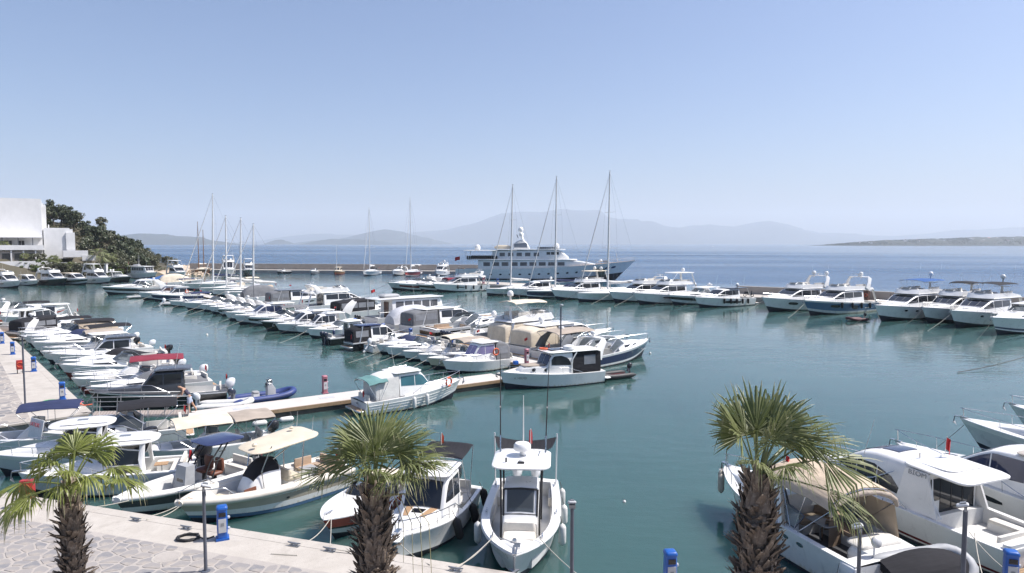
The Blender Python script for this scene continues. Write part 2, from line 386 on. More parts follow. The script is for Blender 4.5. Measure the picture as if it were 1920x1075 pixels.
# ------------------------------------------------------------------ mesh helpers
class MB:
    """collects shapes; build() links them as one mesh object"""
    def __init__(s): s.v = []; s.f = []; s.m = []; s.mats = []
    def mi(s, mat):
        if mat not in s.mats: s.mats.append(mat)
        return s.mats.index(mat)
    def add(s, verts, faces, mat):
        o = len(s.v); k = s.mi(mat)
        s.v.extend(tuple(p) for p in verts)
        for f in faces:
            s.f.append(tuple(i + o for i in f)); s.m.append(k)
    def loft(s, secs, mat, closed=False, cap0=False, cap1=False, flip=False):
        n = len(secs[0]); v = [p for sec in secs for p in sec]; f = []
        mats = mat if callable(mat) else None
        fm = []
        for i in range(len(secs) - 1):
            for j in range(n if closed else n - 1):
                j2 = (j + 1) % n
                q = (i * n + j, i * n + j2, (i + 1) * n + j2, (i + 1) * n + j)
                f.append(q[::-1] if flip else q); fm.append(mats(i, j) if mats else mat)
        if cap0: f.append(tuple(range(n))[::-1] if not flip else tuple(range(n))); fm.append(mats(0, 0) if mats else mat)
        if cap1:
            b = (len(secs) - 1) * n
            c = tuple(range(b, b + n)); f.append(c if not flip else c[::-1]); fm.append(mats(len(secs) - 2, 0) if mats else mat)
        o = len(s.v); s.v.extend(tuple(p) for p in v)
        for q, mm in zip(f, fm):
            s.f.append(tuple(i + o for i in q)); s.m.append(s.mi(mm))
    def box(s, c, d, mat, rz=0.0, taper=1.0, lean=(0, 0)):
        x, y, z = d[0] / 2, d[1] / 2, d[2] / 2; vs_ = []
        for k in (-1, 1):
            t = taper if k > 0 else 1.0
            for a, b in ((-1, -1), (1, -1), (1, 1), (-1, 1)):
                px, py = a * x * t + (lean[0] if k > 0 else 0), b * y * t + (lean[1] if k > 0 else 0)
                vs_.append((c[0] + px * cos(rz) - py * sin(rz), c[1] + px * sin(rz) + py * cos(rz), c[2] + k * z))
        s.add(vs_, [(3, 2, 1, 0), (4, 5, 6, 7), (0, 1, 5, 4), (1, 2, 6, 5), (2, 3, 7, 6), (3, 0, 4, 7)], mat)
    def tube(s, pts, r, mat, n=6, flat=None):
        pts = [Vector(p) for p in pts]; secs = []; up = Vector((0, 0, 1))
        for i, p in enumerate(pts):
            d = (pts[min(i + 1, len(pts) - 1)] - pts[max(i - 1, 0)])
            if d.length < 1e-9: d = Vector((0, 0, 1))
            d.normalize()
            a = d.cross(up)
            if a.length < 0.05: a = d.cross(Vector((1, 0, 0)) if i == 0 or not secs else last)
            a.normalize(); last = d.cross(a) * -1 if False else Vector((1, 0, 0))
            b = d.cross(a).normalized()
            rr = r[i] if isinstance(r, (list, tuple)) else r
            ra, rb = (rr, rr) if flat is None else (rr * flat[0], rr * flat[1])
            secs.append([p + a * cos(2 * pi * k / n) * ra + b * sin(2 * pi * k / n) * rb for k in range(n)])
        s.loft(secs, mat, closed=True, cap0=True, cap1=True, flip=True)
    def lathe(s, prof, mat, c=(0, 0, 0), n=12, sx=1.0, sy=1.0):
        secs = [[(c[0] + r * cos(2 * pi * k / n) * sx, c[1] + r * sin(2 * pi * k / n) * sy, c[2] + z) for k in range(n)] for r, z in prof]
        s.loft(secs, mat, closed=True, cap0=True, cap1=True)
    def cushion(s, outline, z0, th, mat, crown=0.0, inset=0.05, lean=None, bot=None):
        """slab with rounded rim over a closed outline [(x, y)]"""
        cx = sum(p[0] for p in outline) / len(outline); cy = sum(p[1] for p in outline) / len(outline)
        size = max(hypot(p[0] - cx, p[1] - cy) for p in outline)
        ins = 1 - inset / max(size, 1e-6)
        zf = lean or (lambda x, y: 0.0)
        rings = []
        for k, z in ((ins, z0), (1.0, z0 + th * 0.35), (1.0, z0 + th * 0.65), (ins, z0 + th), (0.66, z0 + th + crown * 0.62), (0.33, z0 + th + crown * 0.9)):
            ring = []
            for p in outline:
                x, y = cx + (p[0] - cx) * k, cy + (p[1] - cy) * k
                ring.append((x, y, z + zf(x, y)))
            rings.append(ring)
        s.loft(rings, mat, closed=True, cap0=True, cap1=True)
    def build(s, name, parent=None, smooth=38.0, loc=None):
        me = bpy.data.meshes.new(name)
        me.from_pydata(s.v, [], s.f)
        for k in s.mats: me.materials.append(M[k])
        me.polygons.foreach_set('material_index', s.m)
        if smooth:
            me.polygons.foreach_set('use_smooth', [True] * len(me.polygons))
            me.set_sharp_from_angle(angle=radians(smooth))
        else:
            me.polygons.foreach_set('use_smooth', [False] * len(me.polygons))
        me.update()
        o = bpy.data.objects.new(name, me); COL.objects.link(o)
        if parent is not None: o.parent = parent
        if loc is not None: o.location = loc
        return o
def rrect(cx, cy, lx, ly, r, n=4, taper=0.0):
    """rounded rectangle outline, counter-clockwise; taper narrows the +x end"""
    r = min(r, lx / 2 - 1e-3, ly / 2 - 1e-3); out = []
    for sx_, sy_, a0 in ((1, 1, 0), (-1, 1, 90), (-1, -1, 180), (1, -1, 270)):
        for k in range(n + 1):
            a = radians(a0 + 90 * k / n)
            x = sx_ * (lx / 2 - r) + r * cos(a); y = sy_ * (ly / 2 - r) + r * sin(a)
            out.append((cx + x, cy + y * (1 - taper * (x / lx + 0.5))))
    return out
def thing(name, label, cat, loc=(0, 0, 0), rz=0.0, group=None):
    o = bpy.data.objects.new(name, None); COL.objects.link(o)
    o.empty_display_size = 0.3
    o.location = loc; o.rotation_euler = (0, 0, rz)
    tag(o, label, cat, group)
    return o
def tag(o, label, cat, group=None):
    o['label'] = label; o['category'] = cat
    if group: o['group'] = group
    return o
def struct(o, kind='structure'):
    o['kind'] = kind
    return o
def copy_tree(o, parent=None):
    c = o.copy(); COL.objects.link(c); c.parent = parent
    for ch in list(o.children): copy_tree(ch, c)
    return c
def text(body, size, mat, parent, loc, rot, name='lettering', shear=0.0, ext=0.004):
    cu = bpy.data.curves.new(name, 'FONT'); cu.body = body; cu.size = size; cu.extrude = ext
    cu.align_x = 'CENTER'; cu.align_y = 'CENTER'; cu.shear = shear; cu.resolution_u = 4
    t = bpy.data.objects.new(name, cu); COL.objects.link(t); bpy.context.view_layer.update()
    me = bpy.data.meshes.new_from_object(t.evaluated_get(bpy.context.evaluated_depsgraph_get())); bpy.data.objects.remove(t)
    me.materials.clear(); me.materials.append(M[mat]); o = bpy.data.objects.new(name, me); COL.objects.link(o)
    o.parent = parent; o.location = loc; o.rotation_euler = rot
    return o
def lerp_pts(pts, x):
    if x <= pts[0][0]: return pts[0][1:]
    for a, b in zip(pts, pts[1:]):
        if x <= b[0]:
            f = (x - a[0]) / max(b[0] - a[0], 1e-9)
            return tuple(p + (q - p) * f for p, q in zip(a[1:], b[1:]))
    return pts[-1][1:]
def chaikin(pts, it=2):
    for _ in range(it):
        q = [pts[0]]
        for a, b in zip(pts, pts[1:]):
            q.append(tuple(u * 0.75 + v * 0.25 for u, v in zip(a, b))); q.append(tuple(u * 0.25 + v * 0.75 for u, v in zip(a, b)))
        q.append(pts[-1]); pts = q
    return pts

# ------------------------------------------------------------------ boat pieces (local: +x bow, z = 0 waterline)
SCHEMES = {   # bands of the topsides from the chine up to the sheer
    'white': ('antifoul', [(0.10, 'antifoul'), (1.0, 'white')]),
    'greyside': ('antifoul', [(0.10, 'antifoul'), (0.80, 'greyside'), (1.0, 'white')]),
    'navy': ('antifoul', [(0.10, 'antifoul'), (0.26, 'white'), (0.86, 'navy_gel'), (1.0, 'white')]),
    'navyfull': ('antifoul', [(0.10, 'antifoul'), (0.92, 'navy_gel'), (1.0, 'white')]),
    'black': ('antifoul', [(0.90, 'black_gel'), (1.0, 'white')]),
    'blackfull': ('antifoul', [(1.0, 'black_gel')]),
    'blackstripe': ('antifoul', [(0.10, 'antifoul'), (0.42, 'greyside'), (0.78, 'black_gel'), (1.0, 'white')]),
    'maroonstripe': ('antifoul', [(0.12, 'antifoul'), (0.36, 'white'), (0.75, 'maroon_gel'), (1.0, 'white')]),
    'maroonline': ('antifoul_red', [(0.26, 'maroon_gel'), (1.0, 'white')]),
    'redstripe': ('antifoul', [(0.10, 'antifoul'), (0.5, 'white'), (0.75, 'red_gel'), (1.0, 'white')]),
    'redhull': ('antifoul', [(0.12, 'white'), (0.85, 'red_gel'), (1.0, 'white')]),
    'navyline': ('antifoul', [(0.10, 'white'), (0.24, 'navy_gel'), (1.0, 'white')]),
    'blueline': ('antifoul', [(0.16, 'blue_gel'), (0.42, 'white'), (0.78, 'tan_gel'), (1.0, 'white')]),
    'bluehull': ('antifoul', [(0.22, 'greyside'), (0.88, 'blue_gel'), (1.0, 'white')]),
    'grey': ('antifoul', [(0.85, 'grey_gel'), (1.0, 'white')]),
    'tan': ('antifoul', [(0.12, 'antifoul'), (1.0, 'cream')]),
    'wood': ('antifoul_red', [(0.2, 'antifoul_red'), (0.85, 'boat_wood'), (1.0, 'cream')]),
    'darkgreen': ('antifoul', [(0.92, 'green_gel'), (1.0, 'white')]),
    'redbow': ('antifoul', [(0.3, 'greyside'), (0.42, 'black_gel'), (1.0, 'red_gel')]),
    'darkrib': ('antifoul', [(0.35, 'greyside'), (1.0, 'charcoal')]),
    'biom': ('antifoul', [(0.10, 'antifoul'), (0.16, 'white'), (0.24, 'maroon_gel'), (1.0, 'white')]),
}
class Hull:
    def __init__(s, par, L, B, fb, fs, scheme='white', draft=0.45, rake=None, bp=2.2, sb=0.9, sheer=1.7, cock=None,
                 crown=0.05, cap=0.12, deck='deck', sole='deck', chine=0.86, hi=False, rim=None, n=None):
        s.L, s.B, s.fb, s.fs, s.draft, s.bp, s.sb, s.sheer, s.chine = L, B, fb, fs, draft, bp, sb, sheer, chine
        s.rake = 0.11 * L if rake is None else rake
        bot, bands = SCHEMES[scheme]
        N = n or (34 if hi else 18)
        ts = [1 - (1 - i / N) ** 1.25 for i in range(N + 1)]
        vsx = [0.0]; bm = []
        for ve, mt in bands:
            k = max(1, int(round((ve - vsx[-1]) / (0.18 if hi else 0.3)))); a = vsx[-1]
            for q in range(k): vsx.append(a + (ve - a) * (q + 1) / k); bm.append(mt)
        mb = MB(); secs = []
        for t in ts:
            kz = -draft * (1 - max(0, (t - 0.6) / 0.4) ** 2 * 0.75)
            sec = [(s.sx(t, kz), 0.0, kz)]
            sec += [s.side(t, v) for v in vsx]
            secs.append(sec)
        mf = lambda i, j: bot if j == 0 else bm[j - 1]
        mb.loft(secs, mf, flip=True)
        mb.loft([[(p[0], -p[1], p[2]) for p in sc_] for sc_ in secs], mf)
        # transom, band by band
        s0 = secs[0]
        for j in range(len(s0) - 1):
            a, b = s0[j], s0[j + 1]
            mb.add([(a[0], -a[1], a[2]), (a[0], a[1], a[2]), (b[0], b[1], b[2]), (b[0], -b[1], b[2])], [(3, 2, 1, 0)], mf(0, j))
        s.obj = mb.build('hull', par, 30)
        # deck with cockpit well
        dk = MB(); rim = rim or 'white'
        tt = list(ts)
        if cock:
            tt = [t for t in ts if min(abs(t - cock[0]), abs(t - cock[1])) > 0.004]
            tt += [cock[0] - 1e-4, cock[0] + 1e-4, cock[1] - 1e-4, cock[1] + 1e-4]; tt = sorted(max(0, t) for t in tt)
        secs = []; flags = []
        for t in tt:
            y, z = s.hb(t), s.zs(t); inn = max(y - cap, 0.0); x = s.sx(t, z)
            sec = [(x, y, z), (x, y * 1.0, z + 0.035), (x, inn, z + 0.04)]
            well = cock and cock[0] < t < cock[1]
            flags.append(bool(well))
            if well:
                w2 = max(inn - 0.03, 0); sec += [(x, w2, cock[2]), (x, w2 * 0.5, cock[2]), (x, 0, cock[2])]
            else:
                sec += [(x, inn * 0.97, z + 0.045), (x, inn * 0.5, z + 0.04 + crown * 0.75), (x, 0, z + 0.04 + crown)]
            secs.append(sec)
        def dm(i, j):
            if j < 2: return rim
            w = flags[i] and flags[i + 1]
            return (sole if j >= 3 else 'white2') if w else deck
        dk.loft(secs, dm, flip=True)
        dk.loft([[(p[0], -p[1], p[2]) for p in q] for q in secs], dm)
        a = secs[0]; sc0 = [p for p in a] + [(p[0], -p[1], p[2]) for p in a[::-1][1:]]
        zlow = min(p[2] for p in a) - 0.02
        s.deck = dk.build('deck', par, 35)
    def hb(s, t):
        if t < 0.42: return s.B / 2 * (s.sb + (1 - s.sb) * sin(pi / 2 * t / 0.42))
        q = (t - 0.42) / 0.58
        return s.B / 2 * max(0.0, 1 - q ** s.bp) ** 0.86
    def zs(s, t): return s.fs + (s.fb - s.fs) * t ** s.sheer
    def sx(s, t, z):
        lo = -s.draft * 0.4
        k = 1 - min(1, max(0, (z - lo) / (s.fb - lo)))
        return -s.L / 2 + s.L * t - s.rake * k * max(0, (t - 0.25) / 0.75) ** 2.5
    def side(s, t, v):
        q = max(0, (t - 0.35) / 0.65)
        yc = s.hb(t) * (s.chine - 0.45 * q ** 1.6); zc = 0.01 + 0.34 * s.fb * q ** 2.4
        z = zc + (s.zs(t) - zc) * v
        y = yc + (s.hb(t) - yc) * (v ** (1 + 0.6 * q))
        return (s.sx(t, z), y, z)
    def t_of(s, x): return (x + s.L / 2) / s.L
    def patch(s, par, t0, t1, v0, v1, mat, name='hull_window', both=True, n=6, curve=0.0, off=0.012):
        for sg in ((1, -1) if both else (both,)):
            mb = MB(); rows = []
            for i in range(n + 1):
                t = t0 + (t1 - t0) * i / n; e = 1 - (2 * abs(i / n - 0.5)) ** 4 * 0.55
                vm, hv = (v0 + v1) / 2 + curve * (i / n - 0.5), (v1 - v0) / 2 * e
                rows.append([s.side(t, vm - hv), s.side(t, vm), s.side(t, vm + hv)])
            mb.loft([[(p[0], (p[1] + off) * sg, p[2]) for p in r] for r in rows], mat, flip=sg > 0)
            inner = [[(p[0], (p[1] - 0.01) * sg, p[2]) for p in r] for r in rows]
            outer = [[(p[0], (p[1] + off) * sg, p[2]) for p in r] for r in rows]
            for k in (0, 2): mb.loft([[r[k] for r in inner], [r[k] for r in outer]], mat)
            mb.build(name, par, 40)
    def porthole(s, par, t, v, r, sg, mat='glass'):
        c = Vector(s.side(t, v)); c2 = Vector(s.side(t + 0.01, v)); c3 = Vector(s.side(t, v + 0.02))
        u = (c2 - c).normalized(); w = (c3 - c).normalized(); nn = w.cross(u).normalized()
        if nn.y < 0: nn = -nn
        mb = MB()
        for rr, off, mt in ((r, 0.014, 'steel'), (r * 0.74, 0.02, mat)):
            ring = [c + u * cos(2 * pi * k / 14) * rr * 1.25 + w * sin(2 * pi * k / 14) * rr + nn * off for k in range(14)]
            ring = [Vector((p.x, p.y * sg, p.z)) for p in ring]
            base = [p - Vector((nn.x, nn.y * sg, nn.z)) * 0.03 for p in ring]
            mb.loft([base, ring], mt, closed=True, cap1=True)
        return mb.build('porthole', par, 40)

class Loaf:
    """house with a profile: stations (x, top z, half width) along the boat"""
    def __init__(s, par, name, mat, st, z0, tb=0.14, r=0.14, crown=0.05, smooth_it=2, build=True, arc=4, mat_fn=None):
        s.st = chaikin(sorted(st), smooth_it) if smooth_it else sorted(st)
        s.z0, s.tb, s.r, s.crown = z0, tb, r, crown
        if not build: return
        mb = MB(); secs = []
        for x, zt, w in s.st: secs.append(s.section(x, zt, w, arc))
        full = [sec + [(p[0], -p[1], p[2]) for p in sec[::-1][1:]] for sec in secs]
        mb.loft(full, mat_fn or mat, cap0=True, cap1=True, flip=True)
        s.obj = mb.build(name, par, 40)
    def zb(s, x): return s.z0(x) if callable(s.z0) else s.z0
    def section(s, x, zt, w, arc):
        z0 = s.zb(x); h = max(zt - z0, 0.004); r = min(s.r, h * 0.5)
        wt = max(w - s.tb * h, 0.02)
        sec = [(x, w, z0), (x, w - s.tb * (h - r), zt - r)]
        for k in range(1, arc + 1):
            a = pi / 2 * k / arc
            sec.append((x, wt - r * (1 - cos(a)) * 0.9, zt - r + r * sin(a)))
        y1 = sec[-1][1]
        sec += [(x, y1 * 0.66, zt + s.crown * 0.55), (x, y1 * 0.33, zt + s.crown * 0.9), (x, 0.0, zt + s.crown)]
        return sec
    def top(s, x): return lerp_pts(s.st, x)[0]
    def hw(s, x): return lerp_pts(s.st, x)[1]
    def ysurf(s, x, z): return max(s.hw(x) - s.tb * (z - s.zb(x)), 0.01)
    def window(s, par, x0, x1, lo, hi, mat='glass', name='window', margin=0.06, n=10, both=True, off=0.014):
        """pane(s) on the sides between two polylines [(x, z)] clipped to the profile"""
        out = []
        for sg in ((1, -1) if both is True else (both,)):
            cols = []
            for i in range(n + 1):
                x = x0 + (x1 - x0) * i / n
                a = lerp_pts(lo, x)[0]; b = min(lerp_pts(hi, x)[0], s.top(x) - margin)
                b = max(b, a + 0.004)
                cols.append([(x, (s.ysurf(x, a + (b - a) * q) + off) * sg, a + (b - a) * q) for q in (0, 0.5, 1)])
            mb = MB(); mb.loft(cols, mat, flip=sg > 0)
            back = [[(p[0], p[1] - 0.025 * sg, p[2]) for p in c] for c in cols]
            for k in (0, 2): mb.loft([[c[k] for c in back], [c[k] for c in cols]], mat)
            mb.loft([back[0], cols[0]], mat); mb.loft([back[-1], cols[-1]], mat)
            out.append(mb.build(name, par, 40))
        return out
    def top_panel(s, par, x0, x1, f0, f1, mat='glass', name='windscreen', n=6, off=0.016):
        """pane lying on the top or the raked front, between fractions of the half width"""
        g = []
        for i in range(n + 1):
            x = x0 + (x1 - x0) * i / n; zt = s.top(x); h = zt - s.zb(x)
            wt = max(s.hw(x) - s.tb * h - min(s.r, h * 0.5) * 0.9, 0.02)
            dx = 0.01; sl = (s.top(x + dx) - s.top(x - dx)) / (2 * dx); ln = sqrt(1 + sl * sl)
            row = []
            for j in range(5):
                f = f0 + (f1 - f0) * j / 4
                zz = zt + s.crown * (1 - f * f)
                row.append((x - sl / ln * off, wt * f, zz + off / ln))
            g.append(row)
        mb = MB(); mb.loft(g, mat)
        low = [[(p[0], p[1], p[2] - 0.03) for p in r] for r in g]
        mb.loft([low[0], g[0]], mat); mb.loft([g[-1], low[-1]], mat)
        mb.loft([[r[0] for r in g], [r[0] for r in low]], mat); mb.loft([[r[-1] for r in low], [r[-1] for r in g]], mat)
        return mb.build(name, par, 40)

def rail(par, H, t0, t1, h, r=0.014, posts=5, hi=False, name='bow_rail', inset=0.07, closed=True, mid=False):
    mb = MB(); n = 14
    lines = []
    for sg in (1, -1):
        pts = []
        for i in range(n + 1):
            t = t0 + (t1 - t0) * i / n
            k = min(1, i / 3.0) if t0 > 0.2 else 1
            y = max(H.hb(t) - inset, 0.04 if not closed else 0.0)
            pts.append((H.sx(t, H.zs(t)), y * sg, H.zs(t) + 0.05 + h * (0.1 + 0.9 * k)))
        lines.append(pts)
        mb.tube(pts, r, 'steel', 6 if hi else 4)
        if mid: mb.tube([(p[0], p[1], p[2] - h * 0.5) for p in pts[2:]], r * 0.7, 'steel', 4)
        for k in range(posts):
            i = int(round(2 + (n - 2) * k / max(posts - 1, 1))); p = pts[min(i, n)]
            mb.tube([(p[0] - 0.04, p[1], p[2] - h - 0.02), p], r * 0.85, 'steel', 4)
    if closed: mb.tube([lines[0][-1], (lines[0][-1][0] + 0.12, 0, lines[0][-1][2]), lines[1][-1]], r, 'steel', 4)
    return mb.build(name, par, 60)
_motor = {}
def outboard(par, x, y, z, mat='motor_black', tilt=0.0, size=1.0):
    key = mat
    if key not in _motor:
        c = MB(); secs = []
        for zz, a, b, ox in ((0.52, 0.20, 0.14, -0.02), (0.58, 0.30, 0.19, -0.02), (0.75, 0.36, 0.215, -0.04), (0.95, 0.35, 0.21, -0.07), (1.08, 0.27, 0.17, -0.10), (1.13, 0.12, 0.09, -0.12)):
            secs.append([(ox - 0.1 + a * cos(2 * pi * k / 14), b * sin(2 * pi * k / 14) * (1 if cos(2 * pi * k / 14) < 0 else 0.92), zz) for k in range(14)])
        c.loft(secs, mat, closed=True, cap0=True, cap1=True); cow = c.build('cowling', None, 40)
        c = MB()
        secs = [[(-0.08 + a * cos(2 * pi * k / 10), b * sin(2 * pi * k / 10), zz) for k in range(10)] for zz, a, b in ((0.54, 0.16, 0.11), (0.1, 0.13, 0.075), (-0.25, 0.12, 0.05), (-0.5, 0.10, 0.035))]
        c.loft(secs, mat, closed=True, cap0=True, cap1=True)
        c.box((-0.14, 0, -0.22), (0.42, 0.2, 0.02), mat); c.box((0.08, 0, 0.35), (0.16, 0.22, 0.35), 'grey_gel')
        c.lathe([(0.005, -0.05), (0.055, -0.02), (0.06, 0.2), (0.03, 0.3)], mat, (-0.08, 0, -0.62), 10, sx=2.6)
        leg = c.build('leg', None, 40)
        c = MB()
        for k in range(3):
            a = 2 * pi * k / 3
            c.add([(-0.30, 0.02 * cos(a), -0.52 + 0.02 * sin(a)), (-0.27, 0.15 * cos(a + .5), -0.52 + 0.15 * sin(a + .5)), (-0.30, 0.17 * cos(a), -0.52 + 0.17 * sin(a)), (-0.34, 0.14 * cos(a - .5), -0.52 + 0.14 * sin(a - .5))], [(0, 1, 2), (0, 2, 3)], 'galvanised')
        pr = c.build('propeller', None, 0)
        _motor[key] = [q.data for q in (cow, leg, pr)]
        for q in (cow, leg, pr): bpy.data.objects.remove(q)
    e = bpy.data.objects.new('outboard_motor', None); COL.objects.link(e); e.parent = par; e.empty_display_size = 0.1
    e.location = (x, y, z); e.scale = (size, size, size); e.rotation_euler = (0, radians(tilt), 0)
    for nm, d in zip(('cowling', 'leg', 'propeller'), _motor[key]):
        o = bpy.data.objects.new(nm, d); COL.objects.link(o); o.parent = e
    return e
def bimini(par, x0, x1, hw, z, base, mat, arch=0.22, bows=3, droop=0.08, name='bimini', frame=True, tilt=0.0):
    mb = MB(); nx, ny = 10, 8; g = []; g2 = []
    for i in range(nx + 1):
        f = i / nx; x = x0 + (x1 - x0) * f
        sag = 0.035 * (1 - cos(2 * pi * f * (bows - 1))) / 2
        e = droop * (2 * f - 1) ** 4
        row = []; row2 = []
        for j in range(ny + 1):
            u = 2 * j / ny - 1
            y = hw * sin(u * pi / 2) * 1.0
            zz = z - arch * (1 - cos(u * pi / 2)) - sag - e + tilt * (f - 0.5)
            row.append((x, y, zz)); row2.append((x, y * 0.985, zz - 0.02))
        g.append(row); g2.append(row2)
    mb.loft(g, mat); mb.loft(g2, mat, flip=True)
    mb.loft([g2[0], g[0]], mat); mb.loft([g[-1], g2[-1]], mat)
    mb.loft([[r[0] for r in g], [r[0] for r in g2]], mat); mb.loft([[r[-1] for r in g2], [r[-1] for r in g]], mat)
    o = mb.build(name, par, 50)
    if frame:
        fr = MB(); xm = (x0 + x1) / 2
        for k in range(bows):
            x = x0 + (x1 - x0) * k / (bows - 1); dz = tilt * (k / (bows - 1) - 0.5)
            pts = [(xm + (x - xm) * 0.12, hw + 0.02, base)] + [(x, hw * sin(u * pi / 2) * 0.985, z - arch * (1 - cos(u * pi / 2)) - 0.03 - droop * (2 * k / (bows - 1) - 1) ** 4 + dz) for u in (1, 0.75, 0.4, 0, -0.4, -0.75, -1)] + [(xm + (x - xm) * 0.12, -hw - 0.02, base)]
            fr.tube(pts, 0.014, 'steel', 5)
        fr.build('frame', o, 60)
    return o
def tent(par, x0, x1, hw, z0, z1, mat, r=0.2, tb=0.06, win=True, drop=0.25, clear_mat='vinyl'):
    lf = Loaf(par, 'cockpit_tent', mat, [(x0, z1 - drop * 1.6, hw * 0.97), (x0 + 0.12, z1 - drop, hw), ((x0 + x1) / 2, z1, hw), (x1, z1 + 0.02, hw)], z0, tb, r, 0.08, 1)
    if win and mat not in ('canvas_white', 'canvas_tan', 'canvas_cream'):
        n = max(1, int((x1 - x0) / 1.1)); w = (x1 - x0 - 0.3) / n
        for k in range(n):
            a = x0 + 0.2 + w * k
            lf.window(lf.obj, a + 0.06, a + w - 0.06, [(a, z0 + (z1 - z0) * 0.34), (a + w, z0 + (z1 - z0) * 0.34)], [(a, z1 - drop - 0.12), (a + w, z1 - drop - 0.1)], 'canvas_vinyl', 'clear_panel', n=4)
    return lf
canvas('canvas_vinyl', (0.24, 0.25, 0.27), 0.2)
def hoop(par, pts, w, th, mat, name):
    """flat-sectioned arch over a path of (x, y, z)"""
    mb = MB(); P = [Vector(p) for p in pts]; secs = []
    for i, p in enumerate(P):
        d = (P[min(i + 1, len(P) - 1)] - P[max(i - 1, 0)]).normalized()
        a = Vector((1, 0, 0)); a = (a - d * a.dot(d)).normalized(); b = d.cross(a)
        ww = w[i] if isinstance(w, (list, tuple)) else w
        secs.append([p + a * ww / 2 * sa_ + b * th / 2 * sb_ for sa_, sb_ in ((-1, -0.5), (-0.8, -1), (0.8, -1), (1, -0.5), (1, 0.5), (0.8, 1), (-0.8, 1), (-1, 0.5))])
    mb.loft(secs, mat, closed=True, cap0=True, cap1=True, flip=True)
    return mb.build(name, par, 35)
def arch_pts(x0, x1, hw, z0, z1, n=10, rr=0.75):
    pts = []
    for i in range(n + 1):
        u = 2 * i / n - 1; e = abs(u)
        k = max(0, (1 - e ** 3.2))
        pts.append((x0 + (x1 - x0) * min(1, k * 1.1), -hw * (1 if e > 0.98 else (0.97 if e > .7 else 1)) * (u if e < 0.6 else (1 if u > 0 else -1) * min(1, e * 1.05)), z0 + (z1 - z0) * k))
    return pts
def dome(par, x, y, z, r=0.3, stem=0.15):
    mb = MB()
    if stem: mb.lathe([(r * 0.35, -stem - 0.02), (r * 0.3, 0.02)], 'white2', (x, y, z), 8)
    mb.lathe([(r * 0.55, 0.0), (r * 0.9, 0.1 * r), (r, 0.5 * r), (r * 0.97, 0.95 * r), (r * 0.8, 1.4 * r), (r * 0.48, 1.72 * r), (r * 0.1, 1.82 * r)], 'white', (x, y, z), 14)
    return mb.build('radar_dome', par, 50)
def radome_flat(par, x, y, z, r=0.3):
    mb = MB(); mb.lathe([(r * 0.3, -0.16), (r * 0.3, 0), (r * 0.95, 0.01), (r, 0.08), (r * 0.98, 0.17), (r * 0.8, 0.24), (r * 0.2, 0.265)], 'white', (x, y, z), 18)
    return mb.build('radar_dome', par, 40)
def antenna(par, x, y, z, h, lean=0.15, r=0.012):
    mb = MB(); mb.tube([(x, y, z), (x - lean * h * 0.5, y, z + h * 0.5), (x - lean * h, y, z + h)], [r, r * 0.7, r * 0.35], 'white2', 4)
    return mb.build('antenna', par, 60)
def flag(par, x, y, z, h=0.9, w=0.4, mat='flag_red', furl=False, ang=0.0):
    if not furl and w < 1: w *= 0.72; furl = random.random() < 0.5
    p = MB(); p.tube([(x, y, z), (x - 0.06, y, z + h)], 0.011, 'white2', 5); po = p.build('flag_pole', par, 60)
    mb = MB(); g = []
    for i in range(7):
        f = i / 6; ww = w * (0.32 if furl else 1.0)
        xx = x - 0.06 - ww * f * cos(ang); yy = y + (0.05 * sin(f * 7) * (0.4 + f)) + ww * f * sin(ang)
        dz = -(0.5 if not furl else 0.9) * w * f * f
        hh = w * (0.62 if not furl else 1.05)
        g.append([(xx, yy, z + h - 0.03 + dz * 0.4), (xx + 0.01, yy + 0.02 * sin(f * 9), z + h - 0.03 - hh * 0.5 + dz * 0.5), (xx + 0.02, yy, z + h - 0.03 - hh + dz * 0.6)])
    mb.loft(g, mat); mb.loft([[(p_[0], p_[1] + 0.006, p_[2]) for p_ in r] for r in g], mat, flip=True)
    return mb.build('flag', po, 60)
def seat(par, x, y, z, lx, ly, h=0.4, back=None, mat='white_seat', name='seat'):
    mb = MB(); mb.box((x, y, z + h * 0.35), (lx * 0.96, ly * 0.96, h * 0.7), 'white2')
    mb.cushion(rrect(x, y, lx, ly, min(0.08, lx / 3, ly / 3), 2), z + h * 0.7, h * 0.3, mat, 0.01, 0.03)
    if back:
        bx, by, bl, bw = back
        mb.cushion(rrect(x + bx, y + by, bl, bw, 0.05, 2), z + h * 0.7, 0.45, mat, 0.0, 0.02)
    return mb.build(name, par, 40)
def fenders(par, H, spec, short, t0=0.18, t1=0.62):
    sides = (1,) if 1.1 * pi < par.rotation_euler.z % (2 * pi) < 1.75 * pi else (-1,)
    n, kind = spec
    words = ['first', 'second', 'third', 'fourth', 'fifth', 'sixth']
    mats = {'black': 'rubber', 'white': 'fender_white', 'navy': 'navy_gel', 'beige': 'fender_beige'}
    for sg in sides:
        for k in range(n):
            t = t1 + (t0 - t1) * (k / max(n - 1, 1) if n > 1 else 0.5)
            x, y, z = H.side(t, 0.93)
            FENDER_TODO.append((par, (x, (y + 0.13) * sg, z), mats[kind], '%s %s fender from the bow on the %s' % (words[k], kind, short), H.zs(t), sg))
FENDER_TODO = []
def wheel_mesh(par, x, y, z, r=0.4, tilt=0.3, mat='steel', name='steering_wheel'):
    mb = MB(); pts = []
    for k in range(13):
        a = 2 * pi * k / 12; pts.append((x + r * sin(a) * sin(tilt), y + r * cos(a), z + r * sin(a) * cos(tilt)))
    mb.tube(pts, 0.018, mat, 4)
    for k in (0, 4, 8): mb.tube([(x, y, z), pts[k]], 0.01, mat, 4)
    return mb.build(name, par, 60)
